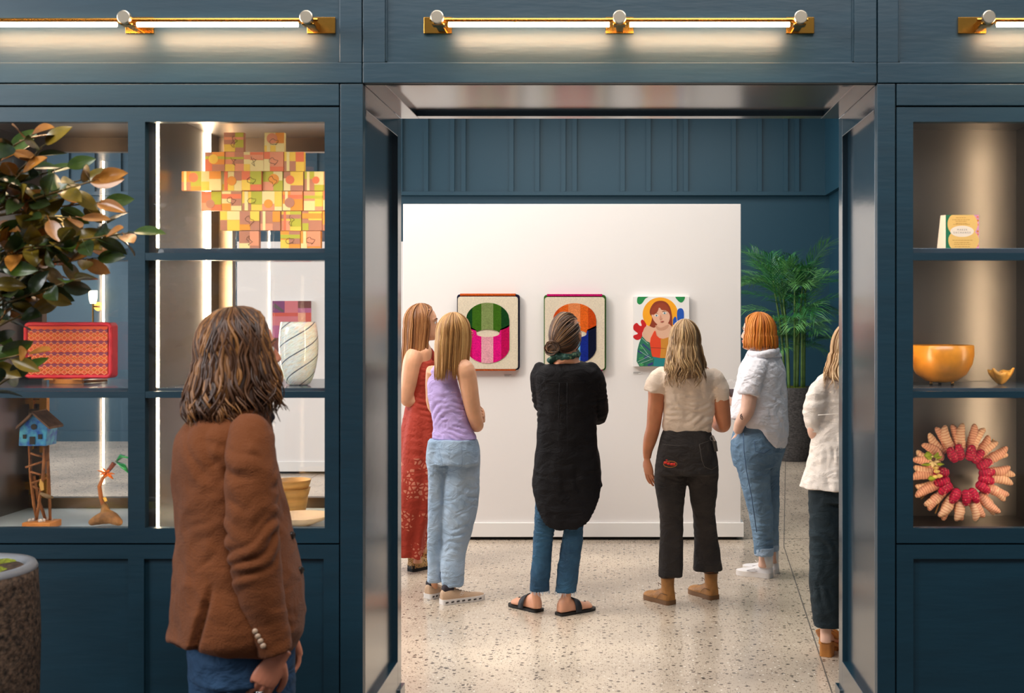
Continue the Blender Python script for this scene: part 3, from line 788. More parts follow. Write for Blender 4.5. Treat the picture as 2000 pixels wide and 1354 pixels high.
def bare_foot(heel, toe, lift=0.014, toes=True, rows=BARE, tilt=0.0, inner=1):
    """foot with five toes resting on a sole; returns closed shapes"""
    T, L_ = foot_frame(heel, toe)
    def q(v): v = np.array(v, dtype=float); v[:, 2] += lift + tilt * np.clip(0.62 - v[:, 1], 0, 1); return T(v).tolist()
    v, f = loft(foot_rings(rows, 0.002)); out = [(q(v), f)]
    if toes:
        for i, (x, y0, y1, r) in enumerate(((0.027, 0.80, 0.955, 0.0125), (0.009, 0.82, 0.945, 0.0088), (-0.006, 0.81, 0.92, 0.0084), (-0.020, 0.79, 0.885, 0.0080), (-0.032, 0.76, 0.845, 0.0076))):
            v, f = capsule([(x * inner, y0 - 0.05, 0.014, r), (x * inner, (y0 + y1) / 2, 0.016, r), (x * inner, y1, 0.010, r * 0.9)], 10, 2); out.append((q(v), f))
    return out, T

# ================================================================ people
DENIM_L = M('light_denim', (176, 194, 214), 0.85, crease=0.6, bump=(420, 0.25), var=(7, 0.10), rgb2=(150, 172, 196))
DENIM_M = M('mid_denim', (122, 150, 174), 0.85, crease=0.6, bump=(420, 0.25), var=(6, 0.10), rgb2=(88, 118, 146))
DENIM_D = M('blue_denim', (28, 64, 92), 0.85, crease=0.6, bump=(420, 0.25), var=(6, 0.12), rgb2=(46, 90, 122))
DENIM_K = M('black_denim', (38, 34, 34), 0.9, crease=0.7, bump=(420, 0.3), var=(9, 0.12), rgb2=(54, 48, 46))
STITCH = M('denim_stitching', (106, 122, 146), 0.8)

def waist_seams(par, R_rows, Y, a, k, vs, mat, grow=1.012):
    for v in vs: pass

def strip_on(rows3, r, mat, par, name, n=6): 
    v, f = tube(rows3, r, n, 0.5); return mesh_obj(name, v, f, mat, par, True)

# ---------------- woman in black tunic (centre)
Y = 6.42; kx = Y / F
w3 = thing('person', (X(1107, Y), Y, 0), 'woman in a long black tunic with a low bun, arms crossed, standing in the middle', 'person')
SK3 = skin_mat('skin_fair', (226, 164, 132))
T3 = Frame(P(1106, 655, Y + 0.02), -14, 4, 0, 1.0)
hd = [(T3(v).tolist(), f) for v, f in head_parts()]
tor = sil([(704, 1090, 1128, .0), (712, 1072, 1146), (724, 1056, 1160), (760, 1056, 1160), (820, 1062, 1154), (880, 1060, 1156), (930, 1058, 1158), (960, 1062, 1152)], Y, 0, 0.62)
lg = [(930, 1058, 1106), (1000, 1049, 1086), (1060, 1046, 1075), (1120, 1040, 1066), (1150, 1038, 1057), (1172, 1039, 1056), (1188, 1040, 1058, .01)]
rg = [(930, 1108, 1158), (1000, 1107, 1143), (1060, 1103, 1133), (1120, 1094, 1122), (1150, 1096, 1117), (1172, 1095, 1115), (1190, 1090, 1114, .01)]
fL, TfL = bare_foot((1055, 1196), (998, 1181), 0.016, inner=1); fR, TfR = bare_foot((1089, 1203), (1160, 1189), 0.016, inner=-1)
make_body(w3, hd + [px_limb([(1107, 690, .0, 21), (1107, 672, .015, 19), (1107, 712, -.01, 26)][::1], Y), loft(tor), loft(sil(lg, Y, 0, 1.0, 18)), loft(sil(rg, Y, 0, 1.0, 18)),
    px_limb([(1058, 735, 0, 14), (1056, 790, .06, 12), (1075, 805, .18, 10), (1098, 808, .24, 8)], Y), px_limb([(1157, 735, 0, 14), (1172, 805, .05, 11), (1145, 808, .18, 10), (1114, 800, .25, 8)], Y)] + fL + fR,
    [hand_parts(P(1096, 808, Y + .24), (1, .0, .1), (0, 1, .3), 0.92, 30, 1), hand_parts(P(1116, 800, Y + .25), (-1, .0, .1), (0, 1, .3), 0.95, 30, -1)], SK3)
face_bits(T3, w3)
BLK = M('black_crepe', (15, 12, 16), 0.7, crease=0.5, bump=(300, 0.35), var=(3, 0.15), spec=0.2)
tun = sil([(703.5, 1089, 1129, .015), (707, 1080, 1138, .01), (712, 1064, 1151), (719, 1050, 1164), (730, 1043, 1171), (750, 1044, 1170), (780, 1049, 1168), (820, 1049, 1166), (860, 1047, 1168), (900, 1043, 1173), (940, 1039, 1175), (975, 1039, 1176), (1030, 1040, 1176)], Y, 0, 0.62, 44, 4)
z0 = Z(942, Y); zmin = tun[-1][:, 2].mean(); cx_ = X(1107.5, Y); hw = 68 * kx
def hemz(x, y):
    s_ = np.clip(np.abs((x - cx_) / hw), 0, 1); v = 950 + np.where(y < Y, 80, 62) * (1 - s_ ** 4); return H - (v - CV) * Y / F
for r in tun:
    low = r[:, 2] < z0
    t = (z0 - r[low, 2]) / (z0 - zmin); r[low, 2] = z0 + (hemz(r[low, 0], r[low, 1]) - z0) * t
sl = [px_limb([(1056, 722, 0, 15), (1054, 738, .01, 18), (1055, 765, .03, 17), (1060, 792, .08, 16), (1078, 803, .16, 14), (1120, 808, .24, 11)], Y, cap=True),
      px_limb([(1156, 722, 0, 15), (1163, 742, .0, 19), (1169, 775, .02, 18), (1171, 812, .06, 17), (1155, 815, .14, 14), (1110, 805, .25, 11)], Y, cap=True)]
fo = [(P(1050, 795, Y), .09, (0.3, 0, 1), .028, .006), (P(1180, 800, Y), .10, (-.2, 0, 1), .03, .006), (P(1055, 735, Y), .09, (1, 0, .6), .035, .005), (P(1162, 740, Y), .09, (-1, 0, .6), .035, .005), (P(1107, 960, Y), .22, (1, 0, 0.1), .07, .005)]
tn = cloth('tunic', [loft(tun)] + sl, BLK, w3, 0.0068, 5, 0.004, (3.2, 3.2, 0.9), fo, 3)
# yoke seam, centre pleat
strip_on([P(u, 746 + 1.5 * math.sin((u - 1045) / 40), Y - 0.135 + 0.10 * ((u - 1107) / 62) ** 2) for u in range(1058, 1160, 8)], 0.0022, BLK, tn, 'yoke_seam')
for u in (1093, 1108): strip_on([P(u + 0.02 * (v - 748) * (-1 if u < 1100 else 0.2), v, Y - 0.142 - 0.010 * min(1, (v - 748) / 120)) for v in range(748, 905, 10)], [0.0035 * (1 - 0.055 * i) for i in range(16)], BLK, tn, 'pleat')
jl = sil([(880, 1054, 1112), (940, 1050, 1106), (985, 1046, 1096), (1015, 1044, 1088), (1036, 1043, 1083), (1058, 1041, 1079), (1093, 1039, 1077), (1125, 1036, 1075), (1154, 1035, 1073)], Y, 0, 1.0, 24)
jr = sil([(880, 1104, 1162), (940, 1107, 1158), (985, 1105, 1150), (1015, 1103, 1143), (1036, 1101, 1140), (1058, 1097, 1139), (1093, 1091, 1134), (1125, 1087, 1129), (1156, 1084, 1126)], Y, 0, 1.0, 24)
pel = sil([(850, 1060, 1156), (900, 1055, 1161), (950, 1053, 1160)], Y, 0, 0.66)
fo = [(P(1062, 1035, Y - .06), .10, (0.1, 0, 1), .026, .006), (P(1120, 1040, Y - .06), .10, (-.1, 0, 1), .028, .0055), (P(1055, 1110, Y - .05), .10, (0.2, 0, 1), .05, .003)]
jn = cloth('jeans', [loft(jl), loft(jr), loft(pel)], DENIM_D, w3, 0.0068, 3, 0.0025, (5, 5, 3), fo, 5)
# frayed hems
fr = MB(); rr = random.Random(4)
for (ul, ur, vv) in ((1035, 1073, 1154), (1084, 1126, 1156)):
    cxx, rad = X((ul + ur) / 2, Y), (ur - ul) / 2 * kx
    for i in range(56):
        a = rr.uniform(0, 6.28); p = Vector((cxx + rad * math.cos(a), Y + rad * math.sin(a), Z(vv - 1.5, Y))); L_ = rr.uniform(0.006, 0.026)
        fr.tube([p, p + Vector((rr.uniform(-.004, .004), rr.uniform(-.004, .004), -L_ * .5)), p + Vector((rr.uniform(-.008, .008), rr.uniform(-.008, .008), -L_))], [0.0014, 0.0011, 0.0006], 4)
f_ = fr.build('frayed_hem', M('pale_threads', (190, 200, 212), 0.9), jn); f_['kind'] = 'stuff'
SOLEB = M('black_sole', (26, 24, 24), 0.6); STRAP = M('black_strap', (30, 32, 40), 0.55)
for T_, sd in ((TfL, 1), (TfR, -1)):
    v, f = sole_mesh(0.0005, 0.014, 0.004); o = mesh_obj('sandal', T_(v), f, SOLEB, w3); 
    v, f = tube(smoothpath([(-0.046, 0.50, 0.008), (-0.042, 0.46, 0.045), (-0.018, 0.44, 0.075), (0.014, 0.44, 0.077), (0.040, 0.46, 0.048), (0.045, 0.50, 0.008)], 4), 0.021, 10, 0.16, (0, 0, 1))
    a = np.array(v); b = MB()
    # wide strap as a band over the instep
    arc = smoothpath([(-0.047, 0.010), (-0.045, 0.040), (-0.028, 0.068), (0, 0.080), (0.028, 0.070), (0.045, 0.042), (0.047, 0.010)], 4)
    V = []; Fs = []
    for y in (0.36, 0.53):
        for s_ in (1.0, 1.06):
            for x, z in arc: V.append((x * s_, y, (z + (0.45 - y) * 0.10 * (z / 0.08)) * (1 if s_ == 1 else 1.03)))
    n = len(arc)
    for i in range(n - 1): Fs += [(i, i + 1, 2 * n + i + 1, 2 * n + i), (n + i, 3 * n + i, 3 * n + i + 1, n + i + 1), (i, n + i, n + i + 1, i + 1), (2 * n + i, 2 * n + i + 1, 3 * n + i + 1, 3 * n + i)]
    mesh_obj('strap', T_(V), Fs, STRAP, o, True)
    v, f = tube([(0.042 * sd, 0.80, 0.012), (0.040 * sd, 0.82, 0.034), (0.026 * sd, 0.83, 0.044), (0.014 * sd, 0.82, 0.036), (0.014 * sd, 0.80, 0.014)], 0.0055, 8); mesh_obj('toe_loop', T_(v), f, STRAP, o, True)
H3 = hair_mat('hair_ash_brown', (50, 34, 26), (92, 64, 46), (168, 126, 86))
# hair drawn back into a low bun
r3 = np.random.RandomState(5); paths = []; bunp = np.array((-0.050, -0.090, -0.055))
for i in range(300):
    ph = r3.uniform(-math.pi, math.pi); th = r3.uniform(0.15, 1.75)
    if abs(ph) < 1.15 and th > 0.85: th = r3.uniform(0.5, 0.85)
    o = r3.uniform(0.0, 0.007); sc_ = np.array((0.083 + o, 0.110 + o, 0.125 + o)); c = np.array((0, -0.010, 0))
    d0 = np.array((math.sin(th) * math.sin(ph), math.sin(th) * math.cos(ph), math.cos(th))); d1 = (bunp - c) / sc_; d1 /= np.linalg.norm(d1)
    om = math.acos(np.clip(d0.dot(d1), -1, 1)); pp = []
    for t in np.linspace(0, 1, 11):
        d = (math.sin((1 - t) * om) * d0 + math.sin(t * om) * d1) / max(1e-4, math.sin(om)); pp.append(c + d * sc_ * (1 + 0.02 * math.sin(t * 3.1)))
    paths.append(pp)
hcap = []
R = []; 
for th in np.linspace(0.03, 1.95, 12):
    ring = []
    for a in np.linspace(-math.pi, math.pi, 40, endpoint=False):
        t_ = min(th, 0.80 + 0.05 * math.sin(a)) if abs(a) < 1.25 else (min(th, 1.5) if abs(a) < 1.6 else th)
        ring.append((math.sin(t_) * 0.0825 * math.sin(a), -0.010 + math.sin(t_) * 0.109 * math.cos(a), math.cos(t_) * 0.124))
    R.append(ring)
v, f = loft(np.array(R)); hp0 = mesh_obj('hair', T3(v), f, M('hair_under', (74, 52, 40), 0.6), w3, True)
locks(T3, H3, hp0, 'swept_locks', paths, 3, 0.0042)
paths = []
for i in range(90):
    a0 = r3.uniform(0, 6.28); rr_ = r3.uniform(0.012, 0.030); tilt = r3.uniform(-0.6, 0.6); c = bunp + np.array((r3.uniform(-.012, .022), -0.018 + r3.uniform(-.012, .010), r3.uniform(-.012, .008)))
    paths.append([c + np.array((1.25 * rr_ * math.cos(a0 + t * 4.2), -0.012 * math.sin(a0 + t * 3 + i), rr_ * math.sin(a0 + t * 4.2) + tilt * 0.012)) for t in np.linspace(0, 1, 12)])
co, no, fs = remesh([capsule([(*(T3([bunp + np.array((-.014, -.016, -.004))])[0]), .022), (*(T3([bunp + np.array((.026, -.018, 0))])[0]), .024)], 16)], 0.005, 2)
bn = mesh_obj('hair_bun', co, fs, MATS['hair_under'], w3, True); locks(T3, H3, bn, 'bun_locks', paths, 9, 0.0046)
SCF = M('green_print_scarf', (24, 70, 62), 0.7, bump=(90, 0.3), var=(42, 0.6), rgb2=(120, 150, 110))
MATS['green_print_scarf'].node_tree.nodes['Color Ramp'].color_ramp.elements[0].position = 0.56; MATS['green_print_scarf'].node_tree.nodes['Color Ramp'].color_ramp.elements[1].position = 0.64
sc_r = [(683, 1081, 1131, .03), (690, 1078, 1131, .025), (698, 1076, 1131, .02), (703, 1074, 1130, .015)]
cloth('scarf', [loft(sil(sc_r, Y, -10, 1.05, 28)), px_limb([(1090, 692, -.03, 9), (1080, 700, -.04, 8), (1073, 706, -.02, 6)], Y), px_limb([(1078, 690, .0, 7), (1105, 697, -.09, 6), (1130, 692, .0, 7)], Y)], SCF, w3, 0.005, 2, 0.003, (8, 8, 14), [(P(1107, 695, Y - .05), .1, (0.2, 0, 1), .018, .004)], 6)

# ---------------- woman in lilac tank top
Y = 6.75; kx = Y / F
w2 = thing('person', (X(880, Y), Y, 0), 'woman in lilac tank top and light blue jeans with straight blonde hair, arms crossed', 'person')
SK2 = skin_mat('skin_warm', (232, 172, 134))
T2 = Frame(P(889, 654, Y + 0.0), -36, 2, 0, 1.0)
hd = [(T2(v).tolist(), f) for v, f in head_parts(False)]
tor = sil([(700, 868, 900), (712, 856, 900), (728, 848, 892), (760, 846, 892), (800, 852, 904), (840, 854, 914), (870, 850, 918), (895, 850, 916)], Y, -32, 0.58)
legL = [(880, 842, 884), (940, 846, 866), (1018, 846, 856), (1110, 842, 854), (1150, 840, 856, .05)]; legR = [(880, 880, 926), (940, 884, 922), (1018, 880, 918), (1100, 872, 896, -.04), (1155, 872, 890, -.06)]
make_body(w2, hd + [px_limb([(887, 668, .02, 19), (886, 690, .01, 19), (884, 712, 0, 26)], Y), loft(tor), loft(sil(legL, Y, 0, 1, 18)), loft(sil(legR, Y, 0, 1, 18)),
    px_limb([(896, 716, -.04, 16), (908, 722, -.06, 19), (914, 745, -.06, 18.5), (919, 775, -.06, 17), (925, 805, -.05, 15), (931, 826, -.03, 13.5), (930, 832, .03, 12.5), (912, 822, .14, 11), (890, 806, .22, 9)], Y, 16, 4),
    px_limb([(848, 722, .02, 16), (846, 760, .10, 15), (852, 800, .20, 13), (900, 816, .24, 11), (938, 816, .10, 8.5)], Y, 16)],
    [hand_parts(P(944, 817, Y + .085), (0.02, -.85, .45), (1, .25, .1), 0.92, 34, 1, 0.7), hand_parts(P(888, 805, Y + .23), (-1, -.1, .2), (0, 1, .3), .92, 30, -1)], SK2)
face_bits(T2, w2)
LIL = M('lilac_knit', (196, 170, 226), 0.8, crease=0.4, bump=(340, 0.3), var=(4, 0.05))
tk = sil([(706, 872, 886, -.01), (712, 860, 892), (722, 848, 894), (736, 838, 892), (752, 835, 895), (770, 835, 900), (790, 838, 906), (812, 843, 914), (835, 846, 922), (848, 844, 928), (858, 843, 931)], Y, -32, 0.68, 40, 4)
zb0 = Z(845, Y)
fo = [(P(900, 800, Y - .1), .14, (0.35, 0, 1), .04, .006), (P(850, 800, Y - .08), .12, (-.4, 0, 1), .045, .006), (P(885, 845, Y - .1), .14, (0.15, 0, 1), .03, .006), (P(865, 760, Y - .12), .12, (0.8, 0, .6), .05, .003)]
cloth('tank_top', [loft(tk), px_limb([(880, 704, -.05, 8), (872, 716, -.07, 12), (868, 735, -.06, 16)], Y, cap=True), px_limb([(858, 712, .02, 9), (852, 726, .0, 12)], Y, cap=True)], LIL, w2, 0.0065, 4, 0.0035, (4, 4, 2), fo, 8)
jl = [(860, 838, 890), (880, 834, 888), (900, 832, 876), (930, 836, 872), (960, 837, 870), (1000, 836, 868), (1040, 835, 866), (1082, 835, 864), (1137, 835, 864)]
jr = [(858, 880, 931), (880, 876, 936), (905, 872, 937), (930, 870, 936), (970, 869, 934), (1005, 867, 930), (1040, 865, 921), (1082, 863, 910, -.02), (1110, 862, 906, -.04), (1144, 863, 904, -.05)]
fo = [(P(862, 925, Y - .1), .09, (0.3, 0, 1), .03, .006), (P(905, 985, Y - .1), .13, (0.55, 0, 1), .05, .007), (P(890, 1050, Y - .1), .12, (-.35, 0, 1), .045, .006), (P(850, 1050, Y - .08), .10, (0.2, 0, 1), .04, .005), (P(885, 1130, Y - .08), .09, (0.1, 0, 1), .03, .005)]
j2 = cloth('jeans', [loft(sil(jl, Y, -20, .98, 26)), loft(sil(jr, Y, -20, .98, 26)), loft(sil([(857, 839, 931), (862, 838, 931), (880, 834, 935), (905, 833, 936)], Y, -32, .72))], DENIM_L, w2, 0.0068, 3, 0.003, (5, 5, 2.4), fo, 9)
def pocket(par, pts, Yd, mat, name='pocket_seam', r=0.0016): return strip_on([P(u, v, Yd + dy) for u, v, dy in pts], r, mat, par, name)
BK = -0.155
pocket(j2, [(857, 876, BK + .02), (868, 878, BK), (885, 878, BK - .0), (902, 872, BK + .02), (903, 900, BK + .005), (902, 912, BK), (882, 922, BK - .0), (866, 914, BK + .005), (857, 876, BK + .02)], Y, STITCH)
H2 = hair_mat('hair_golden_blonde', (128, 84, 44), (188, 136, 78), (226, 182, 118))
hair(T2, H2, w2, 'hair', 420, -0.262, 62, [(0.02, 1.0), (-0.05, 1.02), (-0.12, 0.98), (-0.18, 0.96), (-0.30, 0.92)], 12, (0.003, 2.5), 0.0045, 0.12, 0.03)
gl_ = MB()
for s_ in (-1, 1):
    pts = [(0.034 * s_ + 0.022 * math.cos(a), 0.100 - 0.006 * abs(math.cos(a)), 0.0 + 0.019 * math.sin(a)) for a in np.linspace(0, 2 * math.pi, 17)]
    v, f = tube(T2(pts), 0.0014, 6); gl_.add(v, f); v, f = tube(T2([(0.056 * s_, 0.094, 0.004), (0.076 * s_, 0.05, 0.006), (0.080 * s_, -0.01, 0.004)]), 0.0012, 6); gl_.add(v, f)
gl_.build('glasses', M('thin_gold_frame', (196, 160, 110), 0.3, 1.0), w2)
SNB = M('beige_knit_upper', (204, 168, 136), 0.7, bump=(220, 0.4), var=(10, 0.08)); SLW = M('white_rubber', (234, 226, 220), 0.5); DKL = M('dark_lace', (52, 40, 40), 0.7); TOEB = M('tan_toe_cap', (176, 136, 92), 0.6)
for he, to, mt in (((834, 1170), (880, 1158), SNB), ((861, 1181), (945, 1169), SNB)):
    o, T_ = shoe(w2, 'sneaker', he, to, SNEAK, mt, SLW, 0, 0.030, 0.004, laces=DKL)
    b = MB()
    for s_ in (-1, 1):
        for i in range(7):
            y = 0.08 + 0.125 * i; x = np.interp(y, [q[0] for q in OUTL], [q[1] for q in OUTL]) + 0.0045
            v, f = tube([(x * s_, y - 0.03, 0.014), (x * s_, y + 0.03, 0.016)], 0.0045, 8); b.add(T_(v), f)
    b.build('sole_opening_shade', M('sole_shadow', (60, 52, 50), 0.8), o)  # dark bars colour in the shade inside the sole openings
    for s_ in (-1, 1):     # two linked rings printed on the side of the upper
        e = MB()
        for dy_, dz_ in ((0, 0), (0.035, 0.010)):
            pts = [(s_ * 0.0415, 0.40 + dy_ + 0.026 * math.cos(a), 0.052 + dz_ + 0.007 * math.sin(a)) for a in np.linspace(0, 6.283, 13)]
            v, f = tube(T_(pts), 0.0011, 5); e.add(v, f)
        e.build('side_emblem', SLW, o)
    c, n_, f_ = remesh([(T_(v).tolist(), f) for v, f in [capsule([(0, 0.06, 0.086, 0.026), (0, 0.26, 0.082, 0.026)], 14)]], 0.005, 2); mesh_obj('collar', c, f_, M('dark_lining', (44, 36, 44), 0.8), o, True)

# ---------------- woman in rust red dress (far left)
Y = 7.50; kx = Y / F
w1 = thing('person', (X(812, Y), Y, 0), 'woman in a sleeveless rust red lace dress with very long straight hair', 'person')
T1 = Frame(P(826, 632, Y), -74, 3, 0, 1.0)
hd = [(T1(v).tolist(), f) for v, f in head_parts()]
tor = sil([(672, 815, 838), (684, 806, 844), (700, 806, 844), (730, 808, 842), (770, 806, 838), (820, 798, 842), (860, 792, 846)], Y, -70, 0.62)
make_body(w1, hd + [px_limb([(822, 645, .0, 17), (821, 665, .0, 16), (819, 684, 0, 22)], Y), loft(tor), loft(sil([(860, 795, 830), (950, 800, 828), (1050, 806, 824), (1085, 808, 822), (1100, 806, 826)], Y, 0, 1, 16)), loft(sil([(860, 808, 846), (950, 812, 840), (1040, 818, 834), (1080, 822, 834)], Y + .1, 0, 1, 16)),
    px_limb([(812, 688, -.06, 16), (806, 705, -.08, 18.5), (800, 740, -.09, 17), (794, 772, -.09, 14), (798, 784, -.08, 12), (820, 779, -.05, 11.5), (848, 768, -.0, 9)], Y, 16, 4),
    px_limb([(835, 690, .12, 15), (840, 740, .16, 14), (850, 775, .12, 11), (870, 765, .05, 8)], Y)], [hand_parts(P(848, 768, Y), (1, .1, .2), (0, -.6, .6), .92, 30, 1)], SK2)
face_bits(T1, w1)
def lace_mat():
    m = bpy.data.materials.new('rust_lace'); m.use_nodes = True; nt = m.node_tree; L = nt.links.new; b = nt.nodes['Principled BSDF']
    tc = nt.nodes.new('ShaderNodeTexCoord'); v = nt.nodes.new('ShaderNodeTexVoronoi'); v.feature = 'DISTANCE_TO_EDGE'; v.inputs['Scale'].default_value = 34; L(tc.outputs['Object'], v.inputs['Vector'])
    n = nt.nodes.new('ShaderNodeTexNoise'); n.inputs['Scale'].default_value = 7; L(tc.outputs['Object'], n.inputs['Vector'])
    sx = nt.nodes.new('ShaderNodeSeparateXYZ'); L(tc.outputs['Object'], sx.inputs[0])
    lt = nt.nodes.new('ShaderNodeMath'); lt.operation = 'GREATER_THAN'; lt.inputs[1].default_value = 0.16; L(v.outputs['Distance'], lt.inputs[0])
    g = nt.nodes.new('ShaderNodeMath'); g.operation = 'GREATER_THAN'; g.inputs[1].default_value = 0.53; L(n.outputs['Fac'], g.inputs[0])
    mu = nt.nodes.new('ShaderNodeMath'); mu.operation = 'MULTIPLY'; L(lt.outputs[0], mu.inputs[0]); L(g.outputs[0], mu.inputs[1])
    zl = nt.nodes.new('ShaderNodeMath'); zl.operation = 'LESS_THAN'; zl.inputs[1].default_value = 0.68; L(sx.outputs[2], zl.inputs[0])
    m2 = nt.nodes.new('ShaderNodeMath'); m2.operation = 'MULTIPLY'; L(mu.outputs[0], m2.inputs[0]); L(zl.outputs[0], m2.inputs[1])
    mx = nt.nodes.new('ShaderNodeMix'); mx.data_type = 'RGBA'; L(m2.outputs[0], mx.inputs[0]); mx.inputs[6].default_value = (*lin((168, 48, 26)), 1); mx.inputs[7].default_value = (*lin((208, 122, 96)), 1)
    L(mx.outputs[2], b.inputs['Base Color']); b.inputs['Roughness'].default_value = 0.75
    bp = nt.nodes.new('ShaderNodeBump'); bp.inputs['Strength'].default_value = 0.4; bp.inputs['Distance'].default_value = 0.01; L(v.outputs['Distance'], bp.inputs['Height']); L(bp.outputs[0], b.inputs['Normal'])
    return m
dr = sil([(684, 836, 848, .02), (694, 826, 850, .02), (708, 806, 851), (735, 798, 851), (765, 798, 846), (790, 793, 846), (820, 786, 852), (860, 778, 858), (900, 773, 860), (950, 768, 858), (1000, 766, 846), (1040, 764, 834), (1080, 763, 830)], Y, -70, 0.78, 44, 4)
n_ = dr.shape[1]
for j, r in enumerate(dr):      # gathered folds and an uneven hem
    t = max(0, (j - 16) / (len(dr) - 16)); c = r.mean(0); a = np.arctan2(r[:, 1] - c[1], r[:, 0] - c[0])
    s_ = 1 + t * (0.07 * np.sin(a * 7 + 1.2) + 0.05 * np.sin(a * 12)); r[:, :2] = c[:2] + (r[:, :2] - c[:2]) * s_[:, None]
    if t > 0.5: r[:, 2] += (t - 0.5) * 2 * (0.035 * np.sin(a * 3 + 2.0) + 0.02 * np.cos(a * 5))
cloth('dress', [loft(dr)], lace_mat(), w1, 0.0072, 2, 0.003, (4, 4, 1.0), [(P(815, 800, Y - .1), .12, (.3, 0, 1), .035, .005)], 31)
strip_on([P(u, v, Y + dy) for u, v, dy in ((844, 706, -.05), (847, 690, -.03), (842, 682, .03), (836, 678, .07))], 0.008, MATS.get('rust_strap') or M('rust_strap', (150, 44, 26), 0.8), w1, 'shoulder_strap')
H1 = hair_mat('hair_auburn_brown', (96, 56, 28), (156, 100, 56), (206, 150, 96))
hair(T1, H1, w1, 'hair', 430, -0.405, 74, [(0.02, 1.0), (-0.05, 1.0), (-0.12, 0.94), (-0.25, 0.95), (-0.42, 1.0)], 14, (0.003, 2.0), 0.0045, 0.22, 0.045)
LEO = M('leopard_print', (196, 150, 92), 0.7, bump=(200, 0.2)); nt = LEO.node_tree
tc = nt.nodes.new('ShaderNodeTexCoord'); vv = nt.nodes.new('ShaderNodeTexVoronoi'); vv.inputs['Scale'].default_value = 95; nt.links.new(tc.outputs['Object'], vv.inputs['Vector'])
rp_ = nt.nodes.new('ShaderNodeValToRGB'); e = rp_.color_ramp.elements; e[0].position = 0.30; e[0].color = (*lin((46, 32, 26)), 1); e[1].position = 0.36; e[1].color = (*lin((206, 164, 108)), 1)
nt.links.new(vv.outputs['Distance'], rp_.inputs[0]); nt.links.new(rp_.outputs[0], nt.nodes['Principled BSDF'].inputs['Base Color'])
for he, to in (((800, 1117), (862, 1104)), ((818, 1104), (880, 1094))):
    o, T_ = shoe(w1, 'ankle_boot', he, to, BOOT, LEO, SOLEB, 0, 0.022, 0.002, shaft=[(0.16, 0.06, 0.036), (0.15, 0.12, 0.038), (0.15, 0.16, 0.040)])
    v, f = capsule([(-0.036, 0.16, 0.15, 0.010), (-0.040, 0.20, 0.11, 0.006), (-0.038, 0.22, 0.08, 0.003)], 8); mesh_obj('gusset', T_(v), f, SOLEB, o, True)
    v, f = sole_mesh(0.0005, 0.040, 0.001, [(0.0, 0.02), (0.03, 0.03), (0.12, 0.034), (0.24, 0.034), (0.26, 0.03)]); mesh_obj('heel', T_(v), f, SOLEB, o)

# ---------------- woman in cream tee and black jeans
Y = 6.60; kx = Y / F
w4 = thing('person', (X(1342, Y), Y, 0), 'woman in a cream short-sleeved tee and cropped black jeans with wavy blonde hair', 'person')
SK4 = skin_mat('skin_tan', (206, 134, 96))
T4 = Frame(P(1337, 668, Y + 0.01), 6, 2, 0, 1.0)
hd = [(T4(v).tolist(), f) for v, f in head_parts(False)]
tor = sil([(702, 1320, 1358), (716, 1306, 1380), (732, 1300, 1392), (780, 1304, 1390), (830, 1306, 1378), (870, 1302, 1384), (905, 1300, 1386)], Y, 0, 0.54)
legL = [(930, 1296, 1334), (1005, 1299, 1325, .01), (1060, 1300, 1323, .03), (1110, 1298, 1318, .04), (1140, 1295, 1314, .06), (1160, 1294, 1314, .06)]; legR = [(930, 1346, 1396), (1005, 1360, 1392, .06), (1060, 1366, 1396, .12), (1105, 1376, 1396, .17), (1128, 1377, 1396, .18), (1146, 1377, 1396, .18)]
la = [(1292, 735, 0, 17), (1284, 760, .0, 18), (1282, 780, .0, 16.5), (1279, 808, .0, 15.5), (1276, 835, .0, 14), (1270, 858, .01, 13.5), (1265, 880, .02, 10), (1264, 896, .025, 7.5)]
ra = [(1396, 738, 0, 17), (1405, 765, .0, 18), (1409, 795, .0, 17), (1413, 820, .01, 15), (1414, 832, .02, 12.5), (1404, 831, .10, 12.5), (1392, 820, .20, 10), (1384, 806, .28, 8)]
make_body(w4, hd + [px_limb([(1338, 682, .01, 19), (1339, 702, .0, 19), (1340, 722, 0, 26)], Y), loft(tor), loft(sil(legL, Y, 0, 1, 18)), loft(sil(legR, Y, 0, 1, 18)), px_limb(la, Y, 16, 4), px_limb(ra, Y, 16, 4)],
    [hand_parts(P(1263.5, 896, Y + .025), (.14, .18, -1), (-.75, -.62, .05), 0.98, 14, 1, 0.6), hand_parts(P(1383, 805, Y + .28), (-.4, .6, .6), (.5, .4, 0), .95, 35, 1)], SK4)
face_bits(T4, w4)
TEE = M('cream_cotton', (236, 214, 194), 0.85, crease=0.35, bump=(380, 0.25), var=(3, 0.04))
te = sil([(712, 1318, 1362, .01), (716, 1306, 1378, .005), (724, 1292, 1394), (740, 1287, 1400), (760, 1294, 1398), (790, 1296, 1396), (815, 1294, 1393), (832, 1293, 1390), (842, 1296, 1388), (851, 1304, 1380)], Y, 2, 0.66, 40, 4)
sl = [px_limb([(1304, 726, 0, 14), (1291, 737, .0, 20), (1284, 752, 0, 23), (1280, 767, 0, 22.5)], Y, 18), px_limb([(1382, 728, 0, 14), (1394, 740, .0, 20), (1403, 760, .0, 21), (1408, 783, .0, 18)], Y, 18)]
fo = [(P(1345, 838, Y - .1), .18, (.1, 0, 1), .035, .008), (P(1380, 820, Y - .06), .12, (-.7, 0, 1), .04, .008), (P(1300, 780, Y - .05), .09, (.9, 0, .4), .05, .006), (P(1394, 780, Y - .05), .09, (-.9, 0, .4), .05, .006), (P(1345, 770, Y - .1), .14, (1, 0, .3), .09, .004)]
t4 = cloth('tee_shirt', [loft(te)] + sl, TEE, w4, 0.0065, 4, 0.0045, (3.5, 3.5, 1.6), fo, 22)
